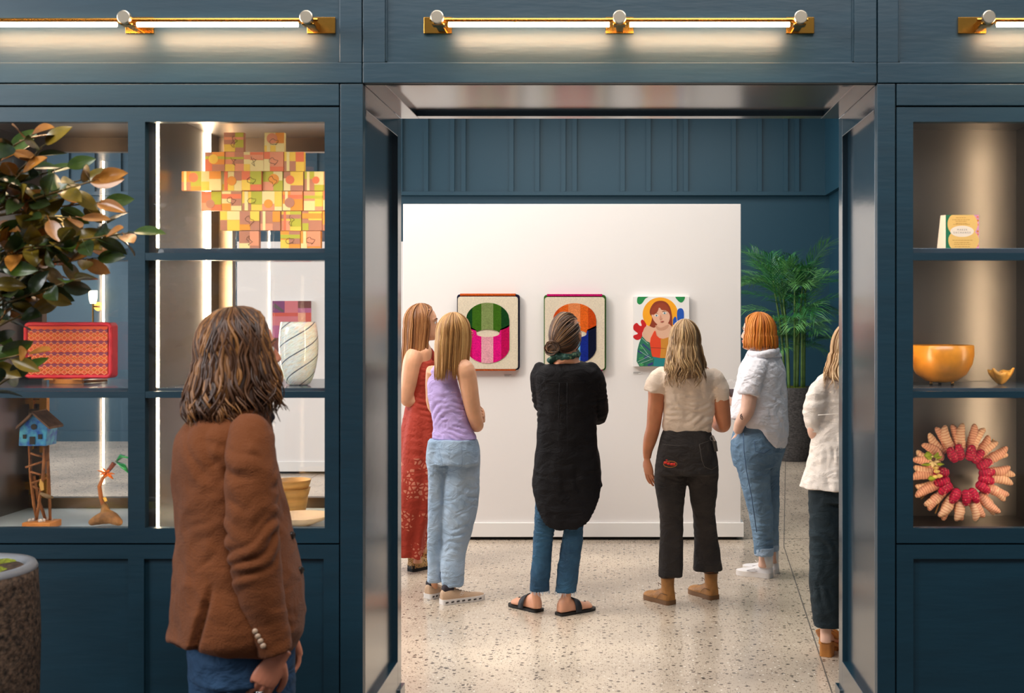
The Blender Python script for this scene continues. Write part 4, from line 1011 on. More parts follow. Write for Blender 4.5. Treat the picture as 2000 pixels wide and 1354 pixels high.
jl = [(842, 1294, 1345), (865, 1287, 1344), (890, 1281, 1343), (920, 1278, 1341), (950, 1279, 1340), (980, 1284, 1337), (1005, 1288, 1335, .01), (1057, 1288, 1335, .03), (1126, 1286, 1334, .05)]
jr = [(848, 1340, 1388), (870, 1342, 1396), (895, 1342, 1401), (925, 1342, 1403), (950, 1344, 1401, .02), (980, 1349, 1399, .04), (1005, 1353, 1398, .07), (1057, 1356, 1403, .12), (1113, 1354, 1411, .16)]
fo = [(P(1310, 935, Y - .1), .10, (.2, 0, 1), .03, .006), (P(1370, 935, Y - .1), .10, (-.2, 0, 1), .03, .006), (P(1312, 1010, Y - .08), .10, (.4, 0, 1), .05, .005), (P(1376, 1010, Y - .08), .10, (-.3, 0, 1), .05, .005)]
j4 = cloth('jeans', [loft(sil(jl, Y, 0, .92, 26)), loft(sil(jr, Y, 0, .92, 26)), loft(sil([(838, 1296, 1387), (852, 1290, 1391), (880, 1283, 1398), (925, 1280, 1402)], Y, 0, .70))], DENIM_K, w4, 0.0068, 3, 0.003, (4, 4, 2), fo, 23)
SEAMK = M('dark_seam', (82, 74, 70), 0.8); bk = -0.165
pocket(j4, [(1294, 868, bk + .05), (1320, 871, bk + .005), (1343, 869, bk)], Y, SEAMK); pocket(j4, [(1366, 868, bk + .005), (1386, 861, bk + .045)], Y, SEAMK)
pocket(j4, [(1366, 868, bk + .004), (1371, 900, bk - .004), (1376, 912, bk - .002), (1390, 918, bk + .02), (1402, 910, bk + .07)], Y, SEAMK)
# red and orange embroidered patch on the left back pocket: oval outline and a little locomotive-like row of stitches
pa = MB(); yy = Y - 0.168
def pp(u, v, d=0.0): 
    return P(u, v, yy + d + 0.05 * ((1325 - u) / 45) ** 2)
pa.tube([pp(1309 + 13 * math.cos(a), 907 + 6 * math.sin(a), -.004) for a in np.linspace(0, 6.283, 25)], 0.0014, 5, 1)
for u, v, w_, h_ in ((1300, 904, 6, 5), (1306, 906, 5, 5), (1312, 907, 5, 5), (1317, 907, 4, 5), (1302, 899, 3, 2)):
    a, b = pp(u - w_ / 2, v), pp(u + w_ / 2, v); pa.tube([a + Vector((0, -.003, 0)), b + Vector((0, -.003, 0))], h_ / 2 * kx, 8, 0, 1.0)
pa.build('embroidered_patch', [M('patch_red', (216, 44, 24), 0.7), M('patch_orange', (214, 132, 44), 0.7)], j4)
# keys hanging from the waistband
ky = MB(); ky.tube([P(1391, 853, Y - .05), P(1394, 858, Y - .07), P(1398, 866, Y - .07)], 0.008, 8, 0); ky.tube([P(1395, 862, Y - .08), P(1399, 882, Y - .075)], [0.012, 0.010], 8, 1, 0.5)
ky.tube([P(1391 + 4 * math.cos(a), 856 + 5 * math.sin(a), Y - .08) for a in np.linspace(0, 6.283, 13)], 0.002, 6, 0)
ky.build('key_clip', [M('silver_key', (190, 186, 180), 0.3, 1.0), M('dark_key_fob', (70, 64, 58), 0.5)], w4)
H4 = hair_mat('hair_dirty_blonde', (92, 68, 46), (158, 122, 82), (222, 186, 134))
hair(T4, H4, w4, 'hair', 460, -0.250, 66, [(0.02, 1.0), (-0.05, 1.10), (-0.12, 1.22), (-0.18, 1.30), (-0.30, 1.42)], 16, (0.014, 7), 0.0044, 0.36, 0.035, part=-0.3, curl_tip=0.02, messy=.008)
TANL = M('tan_leather', (170, 116, 58), 0.5, bump=(70, 0.35), var=(16, 0.2)); TSOLE = M('tan_sole', (120, 84, 52), 0.6); LACEB = M('brown_lace', (96, 70, 48), 0.7)
for he, to in (((1313, 1182), (1262, 1167)), ((1397, 1172), (1350, 1156))):
    o, T_ = shoe(w4, 'ankle_boot', he, to, BOOT, TANL, TSOLE, 0, 0.026, 0.004, shaft=[(0.16, 0.05, 0.037), (0.17, 0.10, 0.038), (0.17, 0.155, 0.040)], laces=LACEB)
    v, f = tube([(0.040 * math.cos(a), 0.17 + 0.17 * math.sin(a), 0.153) for a in np.linspace(0, 6.283, 20)], 0.004, 6); mesh_obj('collar_edge', T_(v), f, TSOLE, o, True)
    v, f = tube([(-0.036, 0.02, 0.060), (-0.040, 0.22, 0.064), (-0.042, 0.30, 0.05), (-0.046, 0.38, 0.026)], 0.0018, 5); mesh_obj('heel_seam', T_(v), f, TSOLE, o, True)
    v, f = tube([(0.036, 0.02, 0.060), (0.040, 0.22, 0.064), (0.042, 0.30, 0.05), (0.046, 0.38, 0.026)], 0.0018, 5); mesh_obj('heel_seam', T_(v), f, TSOLE, o, True)

# ---------------- woman with orange bob, white shirt
Y = 7.33; kx = Y / F
w5 = thing('person', (X(1482, Y), Y, 0), 'woman with an orange bob in a white shirt and light jeans, hand in her pocket', 'person')
SK5 = skin_mat('skin_pale', (234, 188, 164))
T5 = Frame(P(1479, 650, Y), 62, 3, 0, 1.0)
hd = [(T5(v).tolist(), f) for v, f in head_parts(False)]
tor = sil([(694, 1472, 1504), (706, 1462, 1514), (722, 1456, 1522), (760, 1456, 1522), (820, 1456, 1518), (860, 1456, 1514), (885, 1458, 1514)], Y, 55, 0.56)
legN = [(880, 1446, 1506), (950, 1458, 1498), (1010, 1472, 1502), (1060, 1480, 1502), (1090, 1482, 1502), (1108, 1480, 1504)]; legFar = [(880, 1476, 1528), (960, 1484, 1516), (1060, 1498, 1516), (1090, 1502, 1516), (1100, 1502, 1518)]
na = [(1492, 712, -.06, 12), (1479, 725, -.14, 16), (1468, 752, -.19, 17), (1464, 775, -.205, 15.5), (1461, 797, -.205, 14.5), (1456, 810, -.20, 13.5), (1446, 826, -.175, 11.5), (1441, 842, -.125, 9.5)]
fa_ = [(1480, 712, .14, 16), (1462, 750, .18, 15), (1450, 790, .19, 13), (1442, 800, .16, 11), (1434, 794, .14, 8)]
make_body(w5, hd + [px_limb([(1482, 664, 0, 18), (1484, 682, .0, 17), (1487, 700, 0, 17)], Y), loft(tor), loft(sil(legN, Y, 0, 1, 18)), loft(sil(legFar, Y + .1, 0, 1, 18)), px_limb(na, Y, 16, 4), px_limb(fa_, Y, 14, 4)],
    [hand_parts(P(1443, 846, Y - .105), (.12, .25, -1), (-.3, -1, 0), .92, 20, 1), hand_parts(P(1435, 795, Y + .14), (-.72, -.1, .62), (-.1, .1, -1), .92, 44, 1, 0.6)], SK5)
face_bits(T5, w5)
WSH = M('white_shirt_cotton', (240, 236, 240), 0.85, crease=0.6, bump=(380, 0.2), var=(3, 0.03))
st_ = sil([(682, 1466, 1514, .01), (690, 1459, 1523, .005), (697, 1455, 1525), (706, 1450, 1528), (722, 1443, 1534), (750, 1439, 1536), (785, 1431, 1537), (815, 1428, 1540), (840, 1430, 1542), (865, 1432, 1541), (880, 1434, 1538)], Y, 55, 0.78, 40, 4)
z0 = Z(815, Y); zmin = st_[-1][:, 2].mean(); fa2 = np.array((-math.sin(math.radians(55)), math.cos(math.radians(55)))); rt2 = np.array((math.cos(math.radians(55)), math.sin(math.radians(55)))); cc = np.array((X(1486, Y), Y))
for r in st_:
    low = r[:, 2] < z0; q = r[low, :2] - cc; s_ = np.clip(np.abs(q @ rt2) / 0.17, 0, 1); back_ = (q @ fa2) < 0
    v = np.where(back_, 832 + 44 * (1 - s_ ** 3), 815 + 8 * (1 - s_ ** 3)); t = (z0 - r[low, 2]) / (z0 - zmin); r[low, 2] = z0 + (H - (v - CV) * Y / F - z0) * t
sl = [px_limb([(1497, 703, -.04, 15), (1482, 716, -.12, 21), (1469, 740, -.18, 22.5), (1464, 762, -.20, 21.5), (1462, 772, -.205, 20.5)], Y, 18), px_limb([(1480, 710, .13, 16), (1460, 745, .18, 20), (1450, 785, .19, 18)], Y, 16)]
fo = [(P(1480, 740, Y - .2), .10, (.8, 0, .6), .035, .008), (P(1515, 740, Y - .1), .10, (-.5, 0, 1), .05, .006), (P(1500, 820, Y - .15), .16, (.9, 0, .3), .07, .007), (P(1500, 770, Y - .15), .12, (.4, 0, 1), .06, .005)]
s5 = cloth('shirt', [loft(st_)] + sl, WSH, w5, 0.0065, 4, 0.005, (4, 4, 1.6), fo, 41)
c, n_, f_ = remesh([loft(sil([(676, 1470, 1514, .01), (682, 1464, 1520, .01), (691, 1459, 1524, .0), (697, 1457, 1526, 0)], Y, 55, .9, 28)), px_limb([(1462, 690, -.06, 7), (1480, 694, -.12, 7), (1505, 690, -.10, 8), (1518, 684, -.02, 7)], Y)], .005, 2)
c = wrinkle(c, n_, .002, (8, 8, 8), (), 4); mesh_obj('collar', c, f_, WSH, s5, True)
co = sil([(766, 1443, 1482), (775, 1443, 1482)], Y - .10, 0, .95, 24); 
jl = [(856, 1430, 1500), (880, 1429, 1506), (918, 1440, 1504), (955, 1450, 1504), (1006, 1464, 1509), (1047, 1470, 1509), (1082, 1474, 1510)]
jf = [(856, 1474, 1535), (880, 1476, 1532), (918, 1482, 1522), (979, 1488, 1522), (1040, 1494, 1521), (1074, 1497, 1521)]
fo = [(P(1475, 900, Y - .15), .12, (.5, 0, 1), .04, .006), (P(1490, 1000, Y - .1), .11, (.4, 0, 1), .05, .006), (P(1490, 1050, Y - .1), .09, (-.2, 0, 1), .035, .005)]
j5 = cloth('jeans', [loft(sil(jl, Y - .06, 30, .95, 26)), loft(sil(jf, Y + .08, 30, .95, 26)), loft(sil([(818, 1440, 1526), (840, 1434, 1530), (852, 1431, 1532), (880, 1429, 1533), (910, 1434, 1524)], Y, 55, .78))], DENIM_M, w5, 0.0068, 3, 0.003, (5, 5, 2.2), fo, 42)
for (ul, ur, v0, v1, yy) in ((1474, 1510.5, 1069, 1085, Y - .06), (1496.5, 1521.5, 1063, 1076, Y + .08)):
    c, n_, f_ = remesh([loft(sil([(v0, ul - .5, ur + .5), (v1, ul - .5, ur + .5)], yy, 30, .98, 24))], .006, 1); mesh_obj('rolled_cuff', wrinkle(c, n_, .002, (8, 8, 6), (), 3), f_, DENIM_L, j5, True)
pocket(j5, [(1452, 846, -.215), (1453, 880, -.225), (1458, 920, -.215), (1468, 970, -.20), (1478, 1040, -.175)], Y, M('dark_stitch', (74, 98, 130), .8), 'side_seam', .0026)
pocket(j5, [(1473, 862, -.215), (1476, 882, -.215), (1492, 886, -.20), (1508, 876, -.15)], Y, MATS['dark_stitch'], 'pocket_seam', .0022)
H5 = hair_mat('hair_copper', (142, 70, 16), (206, 116, 32), (240, 168, 72))
hair(T5, H5, w5, 'hair', 400, -0.112, 62, [(0.02, 1.0), (-0.04, 1.08), (-0.08, 1.10), (-0.14, 0.98)], 18, (0.004, 5), 0.0046, 0.14, 0.0, part=0.2, lift=0.004)
o = mesh_obj('tattoo', *join([tube([P(1449 + 3.2 * math.cos(a), 814 + 5 * math.sin(a), Y - .192 - 0.040) for a in np.linspace(0, 6.283, 15)], 0.0022, 6), tube([P(1448.5, 812, Y - .233), P(1450, 816, Y - .233)], .003, 6)]), M('tattoo_ink', (70, 62, 62), .6), w5, True)
WS = M('white_leather', (238, 234, 234), .45, bump=(80, .1)); SOCK = M('white_sock', (240, 238, 238), .9)
for he, to, yy, u0 in (((1508, 1129), (1439, 1121), Y - .05, 1492), ((1519, 1121), (1452, 1112), Y + .08, 1509)):
    o, T_ = shoe(w5, 'sneaker', he, to, SNEAK, WS, SLW, 0, 0.032, 0.004, laces=SLW)
    v, f = tube([(0, .17, .07), (0, .17, .15)], .036, 14); mesh_obj('sock', T_([(a * 1.3, .17 + 1.3 * (b_ - .17) / .26, c_) for a, b_, c_ in v]), f, SOCK, w5, True)
    for s_ in (-1, 1):
        v, f = tube([(s_ * .0445, .34, .040), (s_ * .046, .50, .034), (s_ * .046, .64, .040), (s_ * .043, .40, .056)], .0022, 6); mesh_obj('side_stripe', T_(v), f, M('off_white_stripe', (222, 216, 216), .5), o, True)
# wine glass in her far hand
yg = Y + .15; k = yg / F; wg = P(1425.5, 778, yg)
wn = thing('wine_glass', (wg.x, wg.y, wg.z - .10), 'stemmed glass of red wine held up by the woman with the orange bob', 'glass')
MB().lathe((wg.x, wg.y, wg.z), [(.003, 0), (6 * k, 1.5 * k), (10.5 * k, 9 * k), (12 * k, 18 * k), (11.4 * k, 28 * k), (10 * k, 37 * k), (9.6 * k, 37 * k), (11 * k, 28 * k), (11.6 * k, 18 * k), (10.1 * k, 9.5 * k), (5.6 * k, 2.2 * k)], 32).build('bowl', pane_glass('wine_glass_glass', 1.45), wn, smooth=True)
MB().lathe((wg.x, wg.y, wg.z), [(5 * k, 2.4 * k), (9.6 * k, 9.7 * k), (11.2 * k, 17.5 * k), (11.2 * k, 18 * k)], 32).build('wine', M('red_wine', (48, 6, 22), .1), wn, smooth=True)
MB().lathe((wg.x, wg.y, wg.z - .10), [(.034, 0), (.033, .003), (.006, .010), (.0035, .03), (.0035, .10)], 24).build('stem', pane_glass('wine_glass_glass'), wn, smooth=True)

# ---------------- woman at the right jamb
Y = 5.55; kx = Y / F
w6 = thing('person', (X(1655, Y), Y, 0), 'woman in a loose off-white blouse and dark trousers, half hidden by the right jamb', 'person')
T6 = Frame(P(1660, 682, Y), -12, 2, 0, 1.0)
hd = [(T6(v).tolist(), f) for v, f in head_parts(False)]
tor = sil([(720, 1640, 1686), (738, 1618, 1706), (770, 1612, 1712), (850, 1618, 1706), (930, 1608, 1716), (1000, 1606, 1716)], Y, -8, .64)
lgL = [(980, 1600, 1652), (1060, 1604, 1640), (1140, 1604, 1632), (1220, 1602, 1624), (1255, 1602, 1624)]; lgR = [(980, 1664, 1720), (1060, 1670, 1710), (1140, 1672, 1702), (1220, 1674, 1698), (1255, 1672, 1700)]
fL, TL6 = bare_foot((1612, 1284), (1632, 1258), .028, tilt=.085, inner=1); fR, TR6 = bare_foot((1664, 1276), (1690, 1250), .028, tilt=.085, inner=-1)
la = [(1622, 745, 0, 19), (1604, 780, -.02, 19), (1594, 820, -.02, 17), (1592, 846, .0, 14), (1606, 850, .14, 13), (1640, 830, .26, 10)]
make_body(w6, hd + [px_limb([(1661, 700, 0, 23), (1662, 722, 0, 23), (1663, 745, 0, 30)], Y), loft(tor), loft(sil(lgL, Y, 0, 1, 18)), loft(sil(lgR, Y, 0, 1, 18)), px_limb(la, Y, 16, 4), px_limb([(1704, 745, 0, 19), (1722, 800, 0, 17), (1724, 850, .04, 14), (1700, 850, .2, 12), (1660, 830, .28, 10)], Y)] + fL + fR,
    [hand_parts(P(1642, 830, Y + .26), (1, .1, .2), (0, 1, .3), .95, 30, 1)], SK5)
face_bits(T6, w6)
BLS = M('off_white_gauze', (240, 226, 214), .9, crease=0.4, bump=(240, .3), var=(3, .04))
bl = sil([(728, 1634, 1694, .0), (736, 1616, 1710), (750, 1603, 1722), (780, 1597, 1728), (808, 1594, 1730), (840, 1588, 1736), (880, 1582, 1742), (920, 1574, 1748), (953, 1564, 1754)], Y, -8, .68, 44, 4)
for j, r in enumerate(bl):
    t = max(0, (j - 16) / (len(bl) - 16)); c = r.mean(0); a = np.arctan2(r[:, 1] - c[1], r[:, 0] - c[0]); s_ = 1 + t * (.022 * np.sin(a * 11) + .014 * np.sin(a * 17 + 1)); r[:, :2] = c[:2] + (r[:, :2] - c[:2]) * s_[:, None]
b6 = cloth('blouse', [loft(bl), px_limb([(1624, 742, 0, 20), (1604, 768, -.01, 25), (1594, 800, -.02, 26), (1592, 822, -.02, 22), (1594, 832, -.02, 18)], Y, 18, cap=True), px_limb([(1704, 742, 0, 20), (1722, 775, 0, 25), (1728, 830, 0, 20)], Y, 18, cap=True)], BLS, w6, .0068, 3, .004, (6, 6, 1.0), [(P(1600, 800, Y - .1), .12, (.3, 0, 1), .05, .008), (P(1620, 880, Y - .12), .16, (1, 0, .25), .04, .006)], 51)
strip_on([P(u, 811 - (u - 1598) * .06, Y - .10 - .05 * min(1, (u - 1598) / 40)) for u in range(1598, 1700, 8)], .004, BLS, b6, 'yoke_seam')
TRO = M('dark_green_trousers', (13, 32, 40), .85, crease=0.45, bump=(200, .2), var=(4, .15))
cloth('trousers', [loft(sil([(945, 1578, 1666), (1013, 1581, 1658), (1070, 1582, 1650), (1132, 1580, 1646), (1180, 1582, 1644), (1224, 1585, 1642)], Y, 0, .85, 26)), loft(sil([(945, 1660, 1740), (1013, 1664, 1736), (1132, 1664, 1728), (1226, 1664, 1722)], Y, 0, .85, 26)), loft(sil([(930, 1580, 1740), (980, 1580, 1740)], Y, -8, .66))], TRO, w6, .0075, 3, .004, (4, 4, 1.5), [(P(1612, 1060, Y - .1), .16, (.8, 0, .7), .06, .008), (P(1605, 1150, Y - .1), .14, (1, 0, .2), .05, .006)], 52)
H6 = hair_mat('hair_sandy_blonde', (150, 112, 72), (206, 164, 116), (240, 208, 160))
hair(T6, H6, w6, 'hair', 420, -0.185, 66, [(0.02, 1.0), (-0.05, 1.15), (-0.12, 1.34), (-0.20, 1.62), (-0.30, 1.75)], 20, (0.010, 9), .0042, .35, .03, curl_tip=.02)
CAM = M('caramel_leather', (190, 124, 58), .45, bump=(60, .2), var=(14, .15))
for T_ in (TL6, TR6):
    V, f = sole_mesh(0.0, .016, .003); V = [(x, y, z + .010 + .085 * max(0, .62 - y)) for x, y, z in V]; o = mesh_obj('heeled_sandal', T_(V), f, CAM, w6)
    v, f = sole_mesh(.0005, .068, .0, [(0.0, .018), (.02, .028), (.10, .033), (.20, .033), (.27, .030)]); v2 = [(x, y, z) for x, y, z in v]; mesh_obj('block_heel', T_(v2), f, CAM, o)
    v, f = sole_mesh(.0005, .018, .001, [(.5, .030), (.62, .042), (.76, .044), (.88, .040), (.98, .02)]); mesh_obj('platform', T_(v), f, CAM, o)
    v, f = tube(smoothpath([(-.036, .30, .075), (-.036, .05, .120), (-.02, -.03, .135), (0, -.04, .138), (.02, -.03, .135), (.036, .05, .120), (.036, .30, .075)], 3), .016, 8, .25, (0, 1, .2)); mesh_obj('heel_strap', T_(v), f, CAM, o, True)
    v, f = tube(smoothpath([(-.044, .62, .02), (-.036, .60, .07), (0, .58, .09), (.036, .60, .07), (.044, .62, .02)], 3), .022, 8, .25, (0, .3, 1)); mesh_obj('front_strap', T_(v), f, CAM, o, True)

# ---------------- man in the brown blazer (foreground)
Y = 3.40; kx = Y / F
mn = thing('person', (X(460, Y), Y, 0), 'man with wavy shoulder-length brown hair in a brown blazer walking past the left cabinet', 'person')
SK7 = skin_mat('skin_ruddy', (206, 130, 100))
T7 = Frame(P(472, 690, Y), -55, 7, 0, 1.05)
hd = [(T7(v).tolist(), f) for v, f in head_parts(False)]
tor = sil([(790, 425, 500), (815, 392, 512), (850, 372, 518), (930, 372, 525), (1030, 378, 535), (1130, 376, 540), (1230, 385, 540), (1290, 395, 535)], Y, -66, .62)
lL = [(1320, 375, 480), (1420, 392, 470), (1520, 395, 455), (1620, 385, 435), (1680, 388, 430), (1705, 385, 440)]; lR = [(1320, 450, 565), (1420, 470, 556), (1520, 490, 552), (1620, 500, 545), (1680, 502, 545), (1705, 498, 552)]
ra = [(494, 862, -.14, 34), (490, 930, -.18, 32), (488, 1010, -.19, 29), (492, 1090, -.19, 27), (512, 1180, -.18, 23), (532, 1250, -.17, 18), (540, 1285, -.165, 16.5)]
la7 = [(420, 850, .20, 34), (440, 950, .26, 32), (470, 1060, .26, 28), (520, 1160, .22, 24), (560, 1220, .18, 18)]
make_body(mn, hd + [px_limb([(462, 730, .0, 40), (452, 765, .0, 40), (446, 800, 0, 50)], Y, 18), loft(tor), loft(sil(lL, Y + .10, 0, 1, 18)), loft(sil(lR, Y - .04, 0, 1, 18)), px_limb(ra, Y, 18, 4), px_limb(la7, Y, 16, 4)],
    [hand_parts(P(546, 1280, Y - .17), (-.52, -.02, -.85), (.42, -.88, .10), 1.0, 24, -1, .9, 16), hand_parts(P(562, 1222, Y + .18), (.2, .2, -1), (.6, .6, 0), 1.04, 26, -1)], SK7, 0.006)
face_bits(T7, mn)
WOOL = M('brown_wool', (112, 60, 26), .88, crease=0.22, bump=(260, .4), var=(5, .08), sheen=.08, spec=.25)
jk = sil([(790, 425, 510, .0), (800, 405, 522), (815, 378, 528), (832, 358, 532), (860, 342, 536), (900, 336, 540), (940, 336, 548), (1000, 342, 562), (1050, 344, 574), (1100, 340, 588), (1160, 334, 597), (1220, 327, 596), (1258, 322, 586), (1284, 324, 575)], Y, -66, .74, 48, 4)
zc_ = Z(1215, Y); zm = jk[-1][:, 2].mean()
for r in jk:      # hem: lower at the back right, cut away at the front
    low = r[:, 2] < zc_; u = CU + r[low, 0] * F / r[low, 1]; t = (zc_ - r[low, 2]) / (zc_ - zm)
    v = 1257 + 34 * np.clip((u - 330) / 110, 0, 1) - 34 * np.clip((u - 520) / 80, 0, 1) ** 1.3; r[low, 2] = zc_ + (H - (v - CV) * r[low, 1] / F - zc_) * t
sl = [px_limb([(484, 836, -.10, 36), (490, 858, -.135, 46), (492, 910, -.17, 51), (491, 970, -.185, 50), (493, 1040, -.19, 48), (500, 1110, -.19, 46), (514, 1180, -.185, 42), (529, 1240, -.175, 38), (537, 1274, -.17, 36)], Y, 22, 4),
      px_limb([(420, 840, .16, 40), (436, 920, .24, 46), (470, 1050, .26, 42), (525, 1160, .22, 36), (548, 1200, .19, 32)], Y, 18, 4)]
fo = [(P(470, 905, Y - .24), .13, (.5, 0, 1), .055, .011), (P(490, 1030, Y - .25), .15, (-.4, 0, 1), .05, .012), (P(520, 1090, Y - .25), .12, (-.5, 0, 1), .055, .010), (P(430, 900, Y - .16), .13, (1, 0, .4), .07, .005), (P(560, 1000, Y - .05), .12, (.9, 0, .4), .06, .006), (P(370, 1150, Y - .1), .16, (1, 0, .15), .09, .005), (P(520, 1210, Y - .13), .09, (-.2, 0, 1), .04, .005)]
def vent(co):
    # back vent: a groove that opens towards the hem
    u = CU + co[:, 0] * F / co[:, 1]; v = CV + (H - co[:, 2]) * F / co[:, 1]
    uc = 414 - (v - 1140) * (37 / 137); near = (v > 1135) & (co[:, 1] < Y)
    wgt = np.where(near, np.exp(-((u - uc) / 7) ** 2) * np.clip((v - 1135) / 60, 0, 1), 0)
    co[:, 1] += wgt * .022; flap = np.where(near & (u < uc), np.exp(-((u - uc + 12) / 14) ** 2) * np.clip((v - 1135) / 80, 0, 1), 0); co[:, 1] -= flap * .010
    return co
jk_o = cloth('blazer', [loft(jk), sl[1]], WOOL, mn, .0068, 4, .0045, (2.2, 2.2, 1.1), fo, 61, vent)
cloth('sleeve', [sl[0]], WOOL, jk_o, .0062, 3, .0045, (2.2, 2.2, 1.1), fo, 63)
# collar, lapel, cuff buttons, front buttons
c, n_, f_ = remesh([loft(sil([(784, 436, 508, .0), (792, 424, 516, .0), (806, 410, 522, .0), (814, 402, 524, 0)], Y, -66, .95, 28))], .006, 2); mesh_obj('collar', c, f_, WOOL, jk_o, True)
BTN = M('pale_horn_button', (176, 146, 120), .3); BTD = M('dark_horn_button', (40, 26, 18), .3)
def button(u, v, dy, r, mat, nm='button', face=(0, -1, 0)):
    p = P(u, v, Y + dy); fv = np.array(face, dtype=float); fv /= np.linalg.norm(fv)
    vv_, ff = tube([np.array(p), np.array(p) + fv * .005], [r, r * .85], 16); return mesh_obj(nm, vv_, ff, mat, jk_o, True)
for i in range(4): button(499 + i * 5.2, 1233 + i * 9.5, -.175 - .054, .0085, BTN, 'cuff_button', (-.2, -1, 0))
for u, v, dy in ((570, 1046, .0), (587, 1114, .0)): button(u, v, dy - .03, .012, BTD, 'front_button', (.8, -.6, 0))
c, n_, f_ = remesh([px_limb([(500, 790, -.02, 12), (515, 800, -.01, 15), (523, 815, .02, 13), (520, 828, .04, 9)], Y, cap=True), loft(sil([(768, 440, 508), (782, 436, 514), (795, 430, 516)], Y, -66, .95, 24))], .006, 2)
mesh_obj('scarf', wrinkle(c, n_, .003, (8, 8, 8), (), 5), f_, M('dark_navy_scarf', (26, 22, 42), .8, bump=(120, .3)), mn, True)
fo = [(P(430, 1340, Y), .15, (.3, 0, 1), .06, .006)]
cloth('jeans', [loft(sil([(1240, 372, 500), (1320, 372, 486), (1420, 380, 478), (1520, 386, 464), (1620, 378, 446), (1690, 376, 440)], Y + .10, -40, .95, 26)), loft(sil([(1240, 440, 574), (1320, 446, 574), (1420, 462, 566), (1520, 484, 562), (1620, 494, 556), (1690, 492, 556)], Y - .04, -40, .95, 26)), loft(sil([(1200, 372, 560), (1260, 366, 568), (1310, 366, 572)], Y, -66, .7))], M('dark_denim', (26, 56, 86), .85, crease=0.6, bump=(420, .25), var=(6, .12), rgb2=(40, 76, 110)), mn, .009, 3, .003, (4, 4, 2), fo, 62)
H7 = hair_mat('hair_chestnut', (40, 24, 14), (86, 52, 28), (176, 120, 64))
hair(T7, H7, mn, 'hair', 640, -0.200, 60, [(0.03, 1.0), (-0.03, 1.06), (-0.08, 1.18), (-0.14, 1.30), (-0.22, 1.18)], 24, (0.015, 8), .0044, .32, .012, part=.5, lift=.010, curl_tip=.02, scalp=(.088, .112, .124), messy=.012)
v, f = tube(hand_ring := [P(541, 1284, Y - .165) + Vector((-.045 + .011 * math.cos(a), -.012 + .011 * math.sin(a), -.092)) for a in np.linspace(0, 6.283, 15)], .0022, 6); mesh_obj('ring', v, f, M('silver_ring', (200, 198, 196), .25, 1.0), mn, True)
DSH = M('dark_brown_shoe', (52, 34, 24), .4)
for he, to in (((392, 1700), (440, 1668)), ((505, 1728), (575, 1706))):
    shoe(mn, 'shoe', he, to, SNEAK, DSH, SOLEB, 0, .024, .003, laces=DKL)

# ---------------------------------------------------------------- text helper
def lettering(txt, size, mat, parent, loc, rotz=0.0, align='CENTER', depth=0.0003, tilt=math.pi / 2):
    cu = bpy.data.curves.new('lettering', 'FONT'); cu.body = txt; cu.size = size; cu.align_x = align; cu.extrude = depth; cu.resolution_u = 2
    o = bpy.data.objects.new('tmp', cu); COL.objects.link(o)
    dg = bpy.context.evaluated_depsgraph_get()
    me = bpy.data.meshes.new_from_object(o.evaluated_get(dg)); bpy.data.objects.remove(o)
    me.materials.clear(); me.materials.append(mat)
    q = bpy.data.objects.new('lettering', me); put(q, loc, parent); q.rotation_euler = (tilt, 0, rotz)
    return q

# ---------------------------------------------------------------- tile collage in the left cabinet
PAL = [M('tile_' + n, c, 0.55) for n, c in (('peach', (240, 160, 120)), ('orange', (244, 160, 60)), ('yellow', (250, 212, 86)), ('pale', (246, 228, 160)),
       ('olive', (196, 192, 62)), ('mauve', (196, 134, 106)), ('coral', (240, 128, 84)), ('ink', (96, 62, 40)))]
yt = 4.30
layout = [(0, (437, 516)), (1, (400, 437, 476, 515, 555)), (2, (355, 394, 433, 473, 513, 553, 594, 634)), (3, (393, 433, 473, 512, 552, 593, 632)),
          (4, (430, 469, 509, 549, 590, 630)), (5, (468, 548, 588))]
rowv = (258, 296, 334, 373, 412, 451)
tc_ = P(515, 489, yt)
col_t = thing('tile_collage', (tc_.x, yt, ZS[0]), 'wall piece of stepped patchwork tiles in orange, yellow and peach on the top shelf', 'artwork')
rt = random.Random(5)
